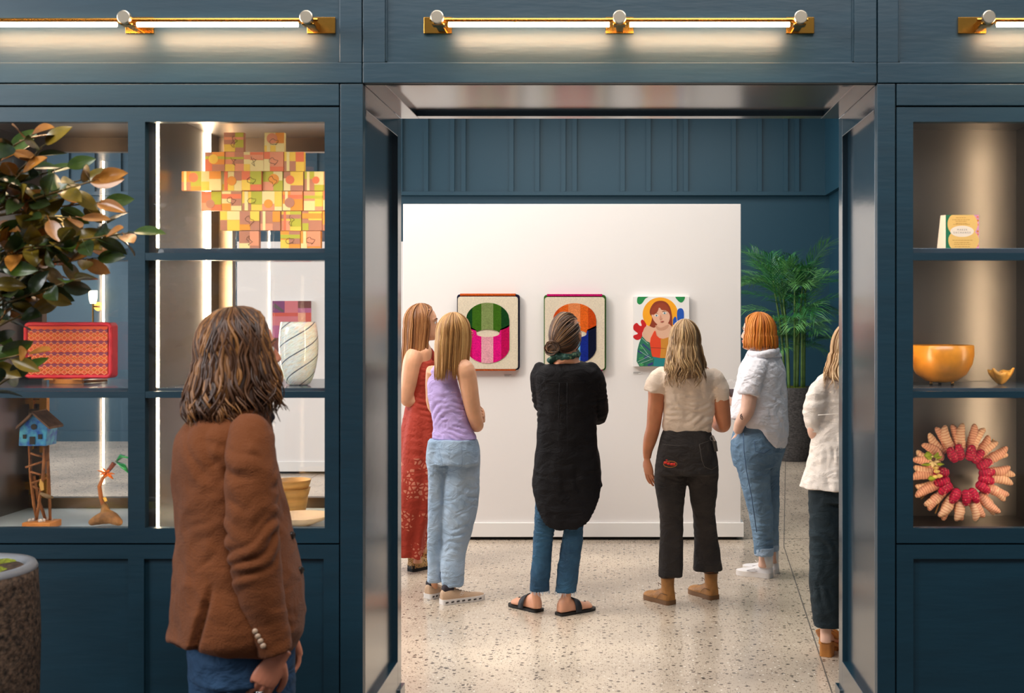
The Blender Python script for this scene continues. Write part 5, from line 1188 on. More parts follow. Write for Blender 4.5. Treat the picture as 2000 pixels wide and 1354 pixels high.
for r, us in layout:
    for u in us:
        p0 = P(u, rowv[r] + 38.4, yt); wd = 39.2 * yt / F - 0.001; ht = 38.2 * yt / F - 0.001
        if r == 5: p0.z = ZS[0] + 0.0005; ht = Z(rowv[5], yt) - p0.z - 0.001
        dy = rt.uniform(-0.006, 0.006); y0 = yt + dy
        b = MB(); cols = rt.sample(range(7), 5)
        b.box(p0.x, p0.x + wd, y0, y0 + 0.022, p0.z, p0.z + ht, cols[0])
        sx, sz = rt.uniform(0.3, 0.65), rt.uniform(0.3, 0.65)
        b.box(p0.x + 0.0005, p0.x + wd * sx, y0 - 0.0006, y0, p0.z + 0.0005, p0.z + ht * sz, cols[1])
        b.box(p0.x + wd * sx, p0.x + wd - 0.0005, y0 - 0.0009, y0, p0.z + ht * rt.uniform(0.2, 0.6), p0.z + ht - 0.0005, cols[2])
        if rt.random() < 0.3: b.box(p0.x + 0.0005, p0.x + wd - 0.0005, y0 - 0.0012, y0, p0.z + ht * 0.62, p0.z + ht * rt.uniform(0.68, 0.9), cols[3])
        if rt.random() < 0.5: b.box(p0.x + wd * 0.12, p0.x + wd * rt.uniform(0.2, 0.3), y0 - 0.0013, y0, p0.z + 0.0005, p0.z + ht - 0.0005, rt.choice((3, 6)))
        if rt.random() < 0.35:
            cx, cz = p0.x + wd * rt.uniform(0.3, 0.7), p0.z + ht * rt.uniform(0.3, 0.7)
            b.disc_y((cx, 0, cz), wd * rt.uniform(0.18, 0.28), y0 - 0.0016, y0, 20, cols[4])
        if rt.random() < 0.45:   # fine drawn line
            cx, cz = p0.x + wd * 0.5, p0.z + ht * 0.5; a0 = rt.uniform(0, 6)
            pts = [(cx + wd * (0.12 + 0.12 * math.sin(2.3 * i * 0.5 + a0)) * math.cos(i * 0.5 + a0), y0 - 0.0018, cz + ht * (0.2 + 0.1 * math.cos(i * 0.9)) * math.sin(i * 0.5 + a0)) for i in range(13)]
            b.tube(pts, 0.0007, 4, 7)
        b.build('tile', PAL, col_t, origin=(p0.x + wd / 2, y0, p0.z))

# ---------------------------------------------------------------- woven red panel on a small wooden easel
RED = M('red_piping', (214, 40, 58), 0.5, bump=(60, 0.2)); ORG = M('woven_orange', (222, 84, 36), 0.6); CRM = M('woven_cream', (240, 160, 110), 0.6)
PUR = M('woven_purple', (150, 58, 88), 0.6); NAVY = M('woven_navy', (92, 58, 110), 0.6); YEL = M('woven_yellow', (238, 160, 50), 0.6); WOOD = M('honey_wood', (196, 124, 54), 0.45, bump=(30, 0.1), var=(14, 0.2), stretch=(1, 1, 0.15))
yb = 4.40
wp = thing('woven_panel', (X(133, yb), yb, Z(741, yb)), 'red and orange woven zigzag panel with rounded red border leaning on a wooden easel', 'artwork')
def rrect(x0, x1, z0, z1, r, n=5):
    o = []
    for cx, cz, a0 in ((x1 - r, z1 - r, 0), (x0 + r, z1 - r, 90), (x0 + r, z0 + r, 180), (x1 - r, z0 + r, 270)):
        for i in range(n + 1):
            a = math.radians(a0 + 90 * i / n); o.append((cx + r * math.cos(a), cz + r * math.sin(a)))
    return o
x0, x1, z0, z1 = X(47, yb), X(219, yb), Z(739, yb), Z(630, yb)
MB().poly_xz(rrect(x0, x1, z0, z1, 0.016), yb, yb + 0.05).build('padded_body', RED, wp, bevel=0.01)
e = rrect(x0 + 0.006, x1 - 0.006, z0 + 0.006, z1 - 0.006, 0.016)
MB().tube([(p[0], yb, p[1]) for p in e + e[:2]], 0.0075, 8).build('piping', RED, wp, smooth=True)
pt = MB(); mg = 0.016; ax0, ax1, az0, az1 = x0 + mg, x1 - mg, z0 + mg, z1 - mg
pt.box(ax0, ax1, yb - 0.003, yb, az0, az1, 0)
n = 12; cw = (ax1 - ax0) / n; per = (az1 - az0) / 4.15
def dia(cx, cz, s, y, mi): pt.poly_xz([(cx + s, cz), (cx, cz + s * 0.9), (cx - s, cz), (cx, cz - s * 0.9)], y, yb, mi)
for k in range(5):
    zt = az1 - 0.004 - k * per
    zz = [(ax0 + i * cw / 2, zt - 0.006 - (0.005 if i % 2 else 0)) for i in range(2 * n + 1)]
    if zt - 0.02 > az0:
        pt.poly_xz(zz + [(a, b - 0.010) for a, b in zz[::-1]], yb - 0.0036, yb, 2)
        for o in (0, -0.010): pt.tube([(a, yb - 0.0036, b + o) for a, b in zz], 0.0011, 4, 3)
    for rr, off in ((0.40, 0), (0.80, 0)):
        cz = zt - per * rr - 0.004
        if cz - 0.006 < az0: continue
        for i in range(n):
            dia(ax0 + (i + 0.5) * cw, cz, cw * 0.5, yb - 0.0038, 1); dia(ax0 + (i + 0.5) * cw, cz, cw * 0.34, yb - 0.0043, 0)
    cz = zt - per * 0.60 - 0.004
    if cz - 0.004 > az0:
        for i in range(n + 1):
            sg = 1 if k % 2 else -1; cx = min(max(ax0 + i * cw, ax0 + 0.008), ax1 - 0.008)
            pt.tube([(cx - 0.005, yb - 0.0042, cz - 0.004 * sg), (cx + 0.005, yb - 0.0042, cz + 0.004 * sg)], 0.0016, 4, 4)
pt.build('woven_pattern', [ORG, CRM, PUR, NAVY, YEL], wp)
ea = thing('easel', (X(132, yb), yb, ZS[1]), 'small honey wood easel stand under the red woven panel', 'stand')
MB().box(X(99, yb), X(163, yb), yb - 0.012, yb - 0.0, ZS[1] + 0.0008, Z(740.5, yb)).box(X(93, yb), X(112, yb), yb - 0.03, yb + 0.06, Z(741.5, yb), Z(739.3, yb)).box(X(146, yb), X(166, yb), yb - 0.03, yb + 0.06, Z(741.5, yb), Z(739.3, yb)).build('front_bar', WOOD, ea)
for u in (102, 158): MB().tube([(X(u, yb), yb + 0.02, ZS[1] + 0.0068), (X(u + 18, yb), yb + 0.14, ZS[1] + 0.0068)], 0.006, 8).build('foot', WOOD, ea)

# ---------------------------------------------------------------- swirled glass vase
def vase_mat():
    m = bpy.data.materials.new('swirled_glass'); m.use_nodes = True; nt = m.node_tree; L = nt.links.new; b = nt.nodes['Principled BSDF']
    tc = nt.nodes.new('ShaderNodeTexCoord'); sx = nt.nodes.new('ShaderNodeSeparateXYZ'); L(tc.outputs['Object'], sx.inputs[0])
    at = nt.nodes.new('ShaderNodeMath'); at.operation = 'ARCTAN2'; L(sx.outputs[1], at.inputs[0]); L(sx.outputs[0], at.inputs[1])
    cb = nt.nodes.new('ShaderNodeCombineXYZ')
    zz = nt.nodes.new('ShaderNodeMath'); zz.operation = 'MULTIPLY_ADD'; zz.inputs[1].default_value = -24; L(sx.outputs[2], zz.inputs[0]); L(at.outputs[0], zz.inputs[2])
    ab = nt.nodes.new('ShaderNodeMath'); ab.operation = 'MULTIPLY'; ab.inputs[1].default_value = 1.0; L(zz.outputs[0], ab.inputs[0])
    L(ab.outputs[0], cb.inputs[0]); L(sx.outputs[2], cb.inputs[1])
    mp = nt.nodes.new('ShaderNodeMapping'); mp.inputs['Scale'].default_value = (4.5, 16, 1); L(cb.outputs[0], mp.inputs[0])
    n = nt.nodes.new('ShaderNodeTexNoise'); n.inputs['Scale'].default_value = 3.0; n.inputs['Detail'].default_value = 6; L(mp.outputs[0], n.inputs['Vector'])
    r = nt.nodes.new('ShaderNodeValToRGB'); e = r.color_ramp.elements
    e[0].position = 0.30; e[0].color = (*lin((150, 158, 178)), 1); e[1].position = 0.38; e[1].color = (*lin((240, 238, 234)), 1)
    for p, c in ((0.52, (240, 236, 230)), (0.56, (226, 190, 150)), (0.60, (240, 236, 230)), (0.66, (170, 190, 200)), (0.7, (244, 240, 234))):
        q = e.new(p); q.color = (*lin(c), 1)
    L(n.outputs['Fac'], r.inputs[0])
    si = nt.nodes.new('ShaderNodeMath'); si.operation = 'SINE'
    m2 = nt.nodes.new('ShaderNodeMath'); m2.operation = 'MULTIPLY'; m2.inputs[1].default_value = 4.0; L(ab.outputs[0], m2.inputs[0]); L(m2.outputs[0], si.inputs[0])
    g = nt.nodes.new('ShaderNodeMath'); g.operation = 'GREATER_THAN'; g.inputs[1].default_value = 0.98; L(si.outputs[0], g.inputs[0])
    mx = nt.nodes.new('ShaderNodeMix'); mx.data_type = 'RGBA'; L(g.outputs[0], mx.inputs[0]); L(r.outputs[0], mx.inputs[6]); mx.inputs[7].default_value = (*lin((46, 50, 76)), 1)
    L(mx.outputs[2], b.inputs['Base Color']); b.inputs['Roughness'].default_value = 0.08; b.inputs['Transmission Weight'].default_value = 0.0; b.inputs['Subsurface Weight'].default_value = 0.3
    return m
yv = 4.33; c = P(583, 752, yv); k = yv / F
v = thing('glass_vase', (c.x, yv, ZS[1]), 'tall white glass vase with dark diagonal swirls on the lower shelf', 'vase')
hv = 123 * k
prof = [(17, 0), (22, 2), (28, 14), (33, 32), (37, 56), (38, 80), (36.5, 104), (34, 122), (32.5, 123), (32.5, 120), (35, 103), (36, 80), (35, 56), (31, 32), (24, 12), (4, 6)]
MB().lathe((c.x, yv, ZS[1] + 0.0005), [(r * k, z * k) for r, z in prof], 48).build('vase_body', vase_mat(), v, smooth=True)

# ---------------------------------------------------------------- little house on a twig tower
yh = 4.32; k = yh / F; hz = ZF
ht = thing('twig_tower_house', (X(80, yh), yh, hz), 'little blue enamel house on a tall twig tower with a wooden base', 'sculpture')
BLUEH = M('mottled_blue_enamel', (44, 84, 190), 0.3, var=(40, 0.5), rgb2=(90, 180, 214)); TWIG = M('twig_bark', (142, 88, 44), 0.7, bump=(90, 0.4), var=(40, 0.3))
def hp(u, v, dy=0): q = P(u, v, yh + dy); q.z = max(q.z, hz + 0.004); return q
MB().box(X(53, yh), X(108, yh), yh - 0.04, yh + 0.05, hz + 0.0005, Z(1018, yh)).build('base', WOOD, ht, bevel=0.003)
rb = random.Random(3); st = MB()
for i in range(7):
    q = hp(58 + i * 7, 1014, rb.uniform(-0.02, 0.03)); r = rb.uniform(0.005, 0.009)
    st.lathe((q.x, q.y, Z(1018, yh) - 0.001), [(r * 0.9, 0), (r, 0.006), (r * 0.5, 0.012)], 10)
st.build('pebbles', M('pale_pebble', (206, 196, 186), 0.6, var=(30, 0.2)), ht)
for a in ([(58, 870), (60, 930), (66, 985), (72, 1016)], [(88, 870), (84, 930), (76, 985), (71, 1016)], [(92, 868), (95, 930), (97, 980), (98, 1016)], [(66, 930), (74, 975), (84, 1000), (88, 1014)]):
    dy = rb.uniform(-0.02, 0.03)
    MB().tube([hp(u, v_, dy) for u, v_ in a], [0.0065, 0.006, 0.006, 0.005], 8).build('twig', TWIG, ht, smooth=True)
for a in ([(60, 886), (88, 894)], [(50, 913), (96, 898)], [(60, 922), (88, 930)], [(62, 944), (90, 934)], [(64, 950), (80, 958)]):
    MB().tube([hp(a[0][0], a[0][1], -0.012), hp(a[1][0], a[1][1], -0.006)], 0.0042, 7).build('twig', TWIG, ht, smooth=True)
MB().tube([hp(80, 964, -0.02), hp(93, 970, -0.03), hp(104, 972, -0.02)], [0.006, 0.009, 0.004], 8).build('perched_bird', M('bird_brown', (120, 96, 66), 0.7), ht, smooth=True)
lf = MB(); lf.poly_xz([(X(86, yh), Z(934, yh)), (X(92, yh), Z(942, yh)), (X(93, yh), Z(955, yh)), (X(88, yh), Z(957, yh)), (X(84, yh), Z(945, yh))], yh - 0.03, yh - 0.026); lf.build('dry_leaf', M('dry_leaf', (206, 158, 78), 0.6), ht)
hs = MB().poly_xz([(X(47, yh), Z(869, yh)), (X(100, yh), Z(869, yh)), (X(103, yh), Z(832, yh)), (X(77, yh), Z(808, yh)), (X(49, yh), Z(834, yh))], yh - 0.04, yh + 0.04).build('house', BLUEH, ht, bevel=0.002)
RF = M('roof_bark', (112, 84, 66), 0.7, var=(30, 0.3))
for a, b in (((46, 836), (78, 806)), ((76, 806), (110, 836))):
    p, q = P(a[0], a[1], yh), P(b[0], b[1], yh)
    MB().poly_xz([(p.x, p.z), (q.x, q.z), (q.x, q.z + 0.009), (p.x, p.z + 0.009)], yh - 0.055, yh + 0.055).build('roof', RF, ht)
w_ = MB(); w_.disc_y((X(77, yh), 0, Z(832, yh)), 0.011, yh - 0.0425, yh - 0.039, 16)
for u, v_ , ww, hh in ((59, 851, 6, 8), (89, 851, 7, 9)): w_.box(X(u - ww / 2, yh), X(u + ww / 2, yh), yh - 0.0425, yh - 0.039, Z(v_ + hh / 2, yh), Z(v_ - hh / 2, yh))
w_.build('window', BLACK, hs); MB().box(X(69, yh), X(79, yh), yh - 0.0425, yh - 0.039, Z(866, yh), Z(851, yh)).build('door', BLACK, hs)

# ---------------------------------------------------------------- palm sculpture
yp = 4.33
ps = thing('palm_sculpture', (X(206, yp), yp, hz), 'small carved palm with orange petals and a green glass leaf on a log base', 'sculpture')
LOG = M('rough_log', (136, 92, 48), 0.75, bump=(70, 0.6), var=(36, 0.35))
def q_(u, v_, dy=0): p = P(u, v_, yp + dy); return (p.x, p.y, max(p.z, hz + 0.001))
V, Fs = capsule([(*q_(180, 1020), 0.014), (*q_(195, 1014), 0.022), (*q_(214, 1010), 0.026), (*q_(232, 1020, -0.02), 0.015)], 16)
co, no, fs = remesh([(V, Fs), capsule([(*q_(208, 1014), 0.02), (*q_(206, 998), 0.017), (*q_(203, 985), 0.010)])], 0.004, 3)
co[:, 2] = np.maximum(co[:, 2], hz + 0.0005); mesh_obj('log_base', co, fs, LOG, ps, True)
MB().tube([q_(203, 990), q_(197, 970), q_(194, 950), (q_(200, 936)), q_(207, 925)], [0.009, 0.008, 0.0075, 0.0065, 0.005], 10).build('trunk', M('carved_trunk', (168, 96, 40), 0.6, bump=(60, 0.3)), ps, smooth=True)
MB().tube([q_(206, 926), q_(215, 915), q_(223, 905)], [0.006, 0.008, 0.009], 10).build('stem', M('stem_brown', (120, 54, 32), 0.5), ps, smooth=True)
PET = M('orange_petal', (226, 116, 30), 0.4)
for i, (u, v_) in enumerate(((190, 919), (196, 927), (205, 933), (221, 936), (224, 926), (200, 912), (212, 918))):
    c0 = q_(208, 924); c1 = q_(u, v_, -0.02 + 0.008 * (i % 3))
    mid = [(c0[j] + c1[j]) / 2 for j in range(3)]
    MB().tube([c0, mid, c1], [0.003, 0.0095, 0.002], 8, flat=0.4).build('petal', PET, ps, smooth=True)
GL = M('green_glass_leaf', (54, 158, 98), 0.1, var=(30, 0.3), coat=0.5)
for a in ([(227, 902), (238, 891), (258, 896)], [(229, 903), (241, 910), (251, 923)]):
    MB().tube([q_(*a[0]), q_(*a[1], -0.01), q_(*a[2])], [0.006, 0.021, 0.006], 10, flat=0.3).build('leaf', GL, ps, smooth=True)
MB().tube([q_(204, 972, -0.01), q_(207, 980, -0.012)], 0.006, 8).build('amber_chip', M('amber', (232, 180, 70), 0.2), ps, smooth=True)

# ---------------------------------------------------------------- stacked wooden bowls and a wide dish
TURN = M('turned_pale_wood', (216, 168, 96), 0.5, bump=(30, 0.08), var=(8, 0.15), stretch=(0.4, 0.4, 5))
ybw = 4.62; k = ybw / F; cx = X(572, ybw); zb = hz + 0.0005
for i, (r0, r1, h_, lab) in enumerate(((23, 29, 31, 'lowest'), (26, 33.5, 20, 'middle'), (27, 35, 19, 'topmost'))):
    zz = hz + 0.0006 if i == 0 else zz + hh - 0.012
    hh = h_ * k + 0.006
    prof = [(r0 * k * 0.8, 0), (r0 * k, 0.003), ((r0 * 0.45 + r1 * 0.55) * k, hh * 0.45), (r1 * k, hh), (r1 * k - 0.004, hh), ((r0 * 0.5 + r1 * 0.5) * k - 0.006, hh * 0.55), (0.012, 0.010)]
    b = thing('wooden_bowl', (cx, ybw, zz), f'pale turned wooden bowl, {lab} of the stack on the cabinet floor', 'bowl', 'stack of wooden bowls')
    MB().lathe((cx, ybw, zz), prof, 40).build('bowl_body', TURN, b, smooth=True)
yd = 4.36; k = yd / F; cx = X(588, yd)
d = thing('shallow_dish', (cx, yd, hz), 'wide shallow cream dish beside the stacked bowls on the cabinet floor', 'dish')
V, Fs = MB().lathe((cx, yd, hz + 0.0006), [(16 * k, 0), (20 * k, 0.004), (44 * k, 0.020), (56 * k, 0.038), (57 * k, 0.041), (54 * k, 0.040), (40 * k, 0.026), (6 * k, 0.012)], 48), None
V.build('dish_body', M('cream_turned_wood', (226, 196, 160), 0.45, var=(10, 0.1)), d, smooth=True)

# ---------------------------------------------------------------- gourd bowl and carved wood in the right cabinet
GOURD = M('orange_gourd', (224, 146, 40), 0.32, bump=(24, 0.15), var=(9, 0.25), coat=0.3)
yg = 4.33; k = yg / F; c = P(1838, 752, yg)
g = thing('gourd_bowl', (c.x, yg, ZS[1]), 'round orange gourd bowl on tiny feet on the right cabinet shelf', 'bowl')
MB().lathe((c.x, yg, ZS[1] + 0.010), [(12 * k, 0), (30 * k, 3 * k), (48 * k, 16 * k), (59 * k, 36 * k), (62.5 * k, 54 * k), (62 * k, 72 * k), (60 * k, 73 * k), (60 * k, 54 * k), (56 * k, 36 * k), (40 * k, 16 * k), (8 * k, 6 * k)], 48).build('bowl_body', GOURD, g, smooth=True)
for a in (200, 320, 80):
    x_, y_ = c.x + 0.045 * math.cos(math.radians(a)), yg + 0.045 * math.sin(math.radians(a))
    MB().tube([(x_, y_, ZS[1] + 0.0005), (x_, y_, ZS[1] + 0.020)], 0.006, 10).build('foot', BRASS, g, smooth=True)
yk = 4.34; c = P(1955, 752, yk); kk = yk / F
t = thing('carved_wood_piece', (c.x, yk, ZS[1]), 'small carved yellow wood shell beside the gourd bowl', 'sculpture')
V = []; Fs = []; n = 28
prof = [(3, 0.0), (9, 4), (17, 12), (22, 20), (24, 27), (21, 27), (16, 21), (10, 15), (2, 12)]
for r, z in prof:
    for i in range(n):
        a = 2 * math.pi * i / n; w_ = 1 + 0.16 * math.sin(3 * a + 0.6) + 0.07 * math.sin(7 * a)
        V.append((c.x + r * kk * w_ * math.cos(a), yk + r * kk * 0.7 * w_ * math.sin(a), ZS[1] + 0.001 + z * kk * (1 + 0.14 * math.sin(2 * a + 1) + 0.10 * math.cos(5 * a))))
for j in range(len(prof) - 1):
    Fs += [(j * n + i, j * n + (i + 1) % n, (j + 1) * n + (i + 1) % n, (j + 1) * n + i) for i in range(n)]
Fs += [tuple(range(n - 1, -1, -1)), tuple(range((len(prof) - 1) * n, len(prof) * n))]
sh = mesh_obj('shell', V, Fs, M('yellow_wood', (222, 160, 66), 0.4, bump=(40, 0.3), var=(20, 0.25)), t, True)
for i in range(3):
    a = 0.8 + i * 1.9
    MB().tube([(c.x + 0.024 * math.cos(a), yk + 0.012 * math.sin(a), ZS[1] + 0.042), (c.x + 0.006 * math.cos(a + 1), yk, ZS[1] + 0.048), (c.x - 0.012, yk + 0.01 * math.sin(a), ZS[1] + 0.036)], [0.003, 0.006, 0.003], 8).build('carved_fold', MATS['yellow_wood'], t, smooth=True)

# ---------------------------------------------------------------- wreath of tubers
yw = 4.40; k = yw / F; wc = P(1879, 926, yw)
wt = thing('tuber_wreath', (wc.x, yw, hz), 'round wreath of striped pale tubers with magenta tubers inside in the right cabinet', 'sculpture')
def stripe_mat(name, c1, c2, sc):
    m = M(name, c1, 0.5, bump=(60, 0.15), spec=0.3); nt = m.node_tree; L = nt.links.new
    tc = nt.nodes.new('ShaderNodeTexCoord'); wv = nt.nodes.new('ShaderNodeTexWave'); wv.bands_direction = 'X'; wv.inputs['Scale'].default_value = sc; wv.inputs['Distortion'].default_value = 2.5; wv.inputs['Detail'].default_value = 2
    L(tc.outputs['Object'], wv.inputs['Vector']); r = nt.nodes.new('ShaderNodeValToRGB')
    r.color_ramp.elements[0].color = (*lin(c2), 1); r.color_ramp.elements[1].color = (*lin(c1), 1); r.color_ramp.elements[0].position = 0.05; r.color_ramp.elements[1].position = 0.35
    L(wv.outputs['Fac'], r.inputs[0]); L(r.outputs[0], nt.nodes['Principled BSDF'].inputs['Base Color']); return m
TUB = [stripe_mat('striped_tuber_pale', (244, 204, 168), (218, 150, 122), 30), stripe_mat('striped_tuber_pink', (238, 182, 150), (206, 126, 106), 34)]
REDT = stripe_mat('magenta_tuber', (196, 26, 70), (140, 14, 50), 30); EYE = M('tuber_eye', (226, 130, 120), 0.5)
def tuber_mesh(L_, R, seed, eyes):
    r = random.Random(seed); b = MB(); m = 12; pts = []; rad = []
    bend = r.uniform(-0.10, 0.10) * L_
    for i in range(m + 1):
        t_ = i / m; pts.append((t_ * L_, 0, bend * math.sin(math.pi * t_)))
        rad.append(R * (0.25 + 0.95 * math.sin(math.pi * min(1, t_ * 0.86 + 0.12)) ** 0.6) * (1 + 0.05 * math.sin(9 * t_ * 3 + seed)) if 0 < i < m else R * 0.3)
    b.tube(pts, rad, 10)
    if eyes:
        for j in range(10):
            t_ = r.uniform(0.08, 0.95); a = r.uniform(-2.8, -0.4) ; i = int(t_ * m)
            p = (t_ * L_, rad[i] * math.sin(a) * 0.96, bend * math.sin(math.pi * t_) + rad[i] * math.cos(a) * 0.96)
            b.tube([(p[0] - 0.003, p[1], p[2]), (p[0] + 0.003, p[1], p[2])], 0.0017, 5, 1)
    return b
protoT = [tuber_mesh(1.0, 0.105, s_, False) for s_ in range(4)]
def place_tuber(name, mb, mats, ang, r0, L_, thick, y):
    me = bpy.data.meshes.new(name)
    me.from_pydata([(p[0] * L_, p[1] * thick, p[2] * thick) for p in mb.v], [], mb.f)
    for m in mats: me.materials.append(m)
    me.polygons.foreach_set('material_index', mb.m); me.polygons.foreach_set('use_smooth', [True] * len(me.polygons))
    o = bpy.data.objects.new(name, me); a = math.radians(ang)
    put(o, (wc.x + r0 * math.cos(a), y, wc.z + r0 * math.sin(a)), wt); o.rotation_euler = (0, -a, 0); return o
rw = random.Random(8); N = 33
for i in range(N):
    a = 360 * i / N + rw.uniform(-3, 3); 
    r1 = 103 * k * rw.uniform(0.88, 1.02); r0 = 50 * k * rw.uniform(0.9, 1.05)
    if wc.z + r1 * math.sin(math.radians(a)) < hz + 0.012: r1 = (wc.z - hz - 0.012) / abs(math.sin(math.radians(a)))
    place_tuber('tuber', protoT[i % 4], [TUB[i % 2]], a, r0, r1 - r0, 0.150, yw + rw.uniform(-0.008, 0.012))
protoR = [tuber_mesh(0.062, 0.0165, 20 + s_, True) for s_ in range(3)]
for i, a in enumerate((100, 76, 52, 28, 8, -12, -38, -64, -88, -112, -140, -165, 120, 172)):
    place_tuber('magenta_tuber', protoR[i % 3], [REDT, EYE], a + rw.uniform(-4, 4), 29 * k, 1.0, 1.0, yw - 0.024)
def wq(u, v_, dy): return P(u, v_, yw + dy)
LG = M('lime_leaf', (150, 168, 30), 0.5, var=(30, 0.2))
fl_ = MB()
for a, b in (((1822, 900), (1806, 890)), ((1824, 900), (1832, 884)), ((1826, 906), (1844, 907)), ((1818, 906), (1800, 908)), ((1824, 896), (1840, 892)), ((1812, 896), (1812, 882)), ((1818, 930), (1820, 940))):
    p, q = wq(*a, -0.05), wq(*b, -0.06); mid = (p + q) / 2 + Vector((0, -0.008, 0))
    MB().tube([p, mid, q], [0.005, 0.017, 0.004], 10, flat=0.4).build('leaf', LG, wt, smooth=True)
PW = M('cream_petal', (240, 216, 160), 0.5)
for i in range(7):
    a = i * 0.9; p = wq(1823, 901, -0.062); q = p + Vector((0.022 * math.cos(a), -0.004, 0.022 * math.sin(a)))
    MB().tube([p, (p + q) / 2, q], [0.004, 0.010, 0.003], 8, flat=0.5).build('petal', PW, wt, smooth=True)
MB().lathe((0, 0, 0), [(0.003, -0.007), (0.008, -0.003), (0.008, 0.003), (0.003, 0.007)], 12).build('flower_centre', M('flower_brown', (78, 36, 24), 0.6), wt, smooth=True).location = wq(1823, 901, -0.074) - WO[wt.name] - Vector((0, 0, 0))
for u, v_ in ((1829, 921), (1827, 914), (1826, 932), (1834, 930)):
    MB().tube([wq(u - 5, v_, -0.052), wq(u, v_, -0.058), wq(u + 6, v_, -0.052)], [0.004, 0.009, 0.004], 8).build('yellow_bud', M('pale_yellow_bud', (240, 206, 120), 0.5), wt, smooth=True)
for a in (38, -5, 150, 205, 230, 300):
    p = Vector((wc.x + 60 * k * math.cos(math.radians(a)), yw + 0.016, wc.z + 60 * k * math.sin(math.radians(a))))
    q = Vector((wc.x + 93 * k * math.cos(math.radians(a + 8)), yw + 0.02, max(hz + 0.004, wc.z + 93 * k * math.sin(math.radians(a + 8)))))
    MB().tube([p, q], 0.003, 6).build('straw_stem', M('straw', (186, 142, 76), 0.7), wt)

# ---------------------------------------------------------------- folded information cards
CY = M('card_yellow', (238, 196, 112), 0.6); CW = M('card_cream', (246, 232, 214), 0.6); CG = M('card_green', (16, 116, 78), 0.6); CP = M('card_pink', (226, 152, 196), 0.6); INK = M('card_ink', (196, 142, 64), 0.6); INKD = M('card_ink_grey', (150, 136, 128), 0.6); COR = M('card_orange', (206, 116, 40), 0.6)
def info_card(u0, v0, y, label, flip):
    k = y / F; c = P(u0 + 40, v0, y); zb = ZS[0] + 0.0005
    t = thing('folded_card', (c.x, y, zb), label, 'card', 'folded info cards')
    px = lambda q: X(u0, y) + q * k
    pz = lambda q: zb + q * k
    h_ = 68
    MB().box(px(13), px(78), y, y + 0.0015, zb, pz(h_)).build('front_panel', CG, t)
    # back flap, folded away
    V = [(px(0), y + 0.03, zb), (px(13), y, zb), (px(13), y, pz(h_)), (px(6), y + 0.02, pz(h_))]
    V += [(a + 0.0003, b + 0.002, z) for a, b, z in V]
    mesh_obj('side_flap', V, [(0, 1, 2, 3), (7, 6, 5, 4), (0, 4, 5, 1), (1, 5, 6, 2), (2, 6, 7, 3), (3, 7, 4, 0)], CW, t)
    def ell(cx, cz, rx, rz, z0=0, z1=h_):
        o = []
        for i in range(40):
            a = 2 * math.pi * i / 40; o.append((px(cx + rx * math.cos(a)), min(max(pz(cz + rz * math.sin(a)), pz(z0 + 0.05)), pz(z1 - 0.05))))
        return o
    pr = MB()
    pr.box(px(66), px(77.9), y - 0.0002, y, zb, pz(h_ - 0.05), 1)
    pr.poly_xz(ell(46, 50, 29.5, 27, 30), y - 0.0005, y, 0); pr.poly_xz(ell(48, 18, 30, 25, 0, 44), y - 0.0006, y, 0)
    for i, zz in enumerate((64, 57, 49, 36, 30, 20, 8)): pr.disc_y((px(75.5), 0, pz(zz)), 2.3 * k, y - 0.0004, y, 10, 3 if i % 2 else 4)
    pr.poly_xz(ell(45, 36, 23, 11), y - 0.0009, y, 2)
    pr.build('printed_shapes', [CY, CP, CW, COR, CORAL_], t)
    for txt, zz, sz in (('MAKER', 37.5, 4.6), ('EXCHANGE', 32, 4.6)):
        lettering(' '.join(txt), sz * k, INKD, t, (px(45), y - 0.0011, pz(zz)))
    bl = MB()
    for zz, w0, w1 in ((62, 33, 53), (58, 26, 60), (55, 32, 54), (51, 33, 55), (49, 28, 60), (18, 26, 66), (13.5, 30, 60), (10, 29, 62), (5.5, 31, 60)):
        x_ = w0
        while x_ < w1:
            l_ = rt.uniform(2, 6); bl.box(px(x_), px(min(x_ + l_, w1)), y - 0.0008, y - 0.0003, pz(zz), pz(zz + 1.1)); x_ += l_ + 1.0
    bl.build('small_print', INK, t)
CORAL_ = M('card_coral', (224, 120, 104), 0.6)
info_card(1834, 486, 4.24, 'folded yellow and green info card on the top shelf of the right cabinet', 0)
info_card(83, 486, 4.26, 'folded yellow and green info card behind the tree leaves in the left cabinet', 0)

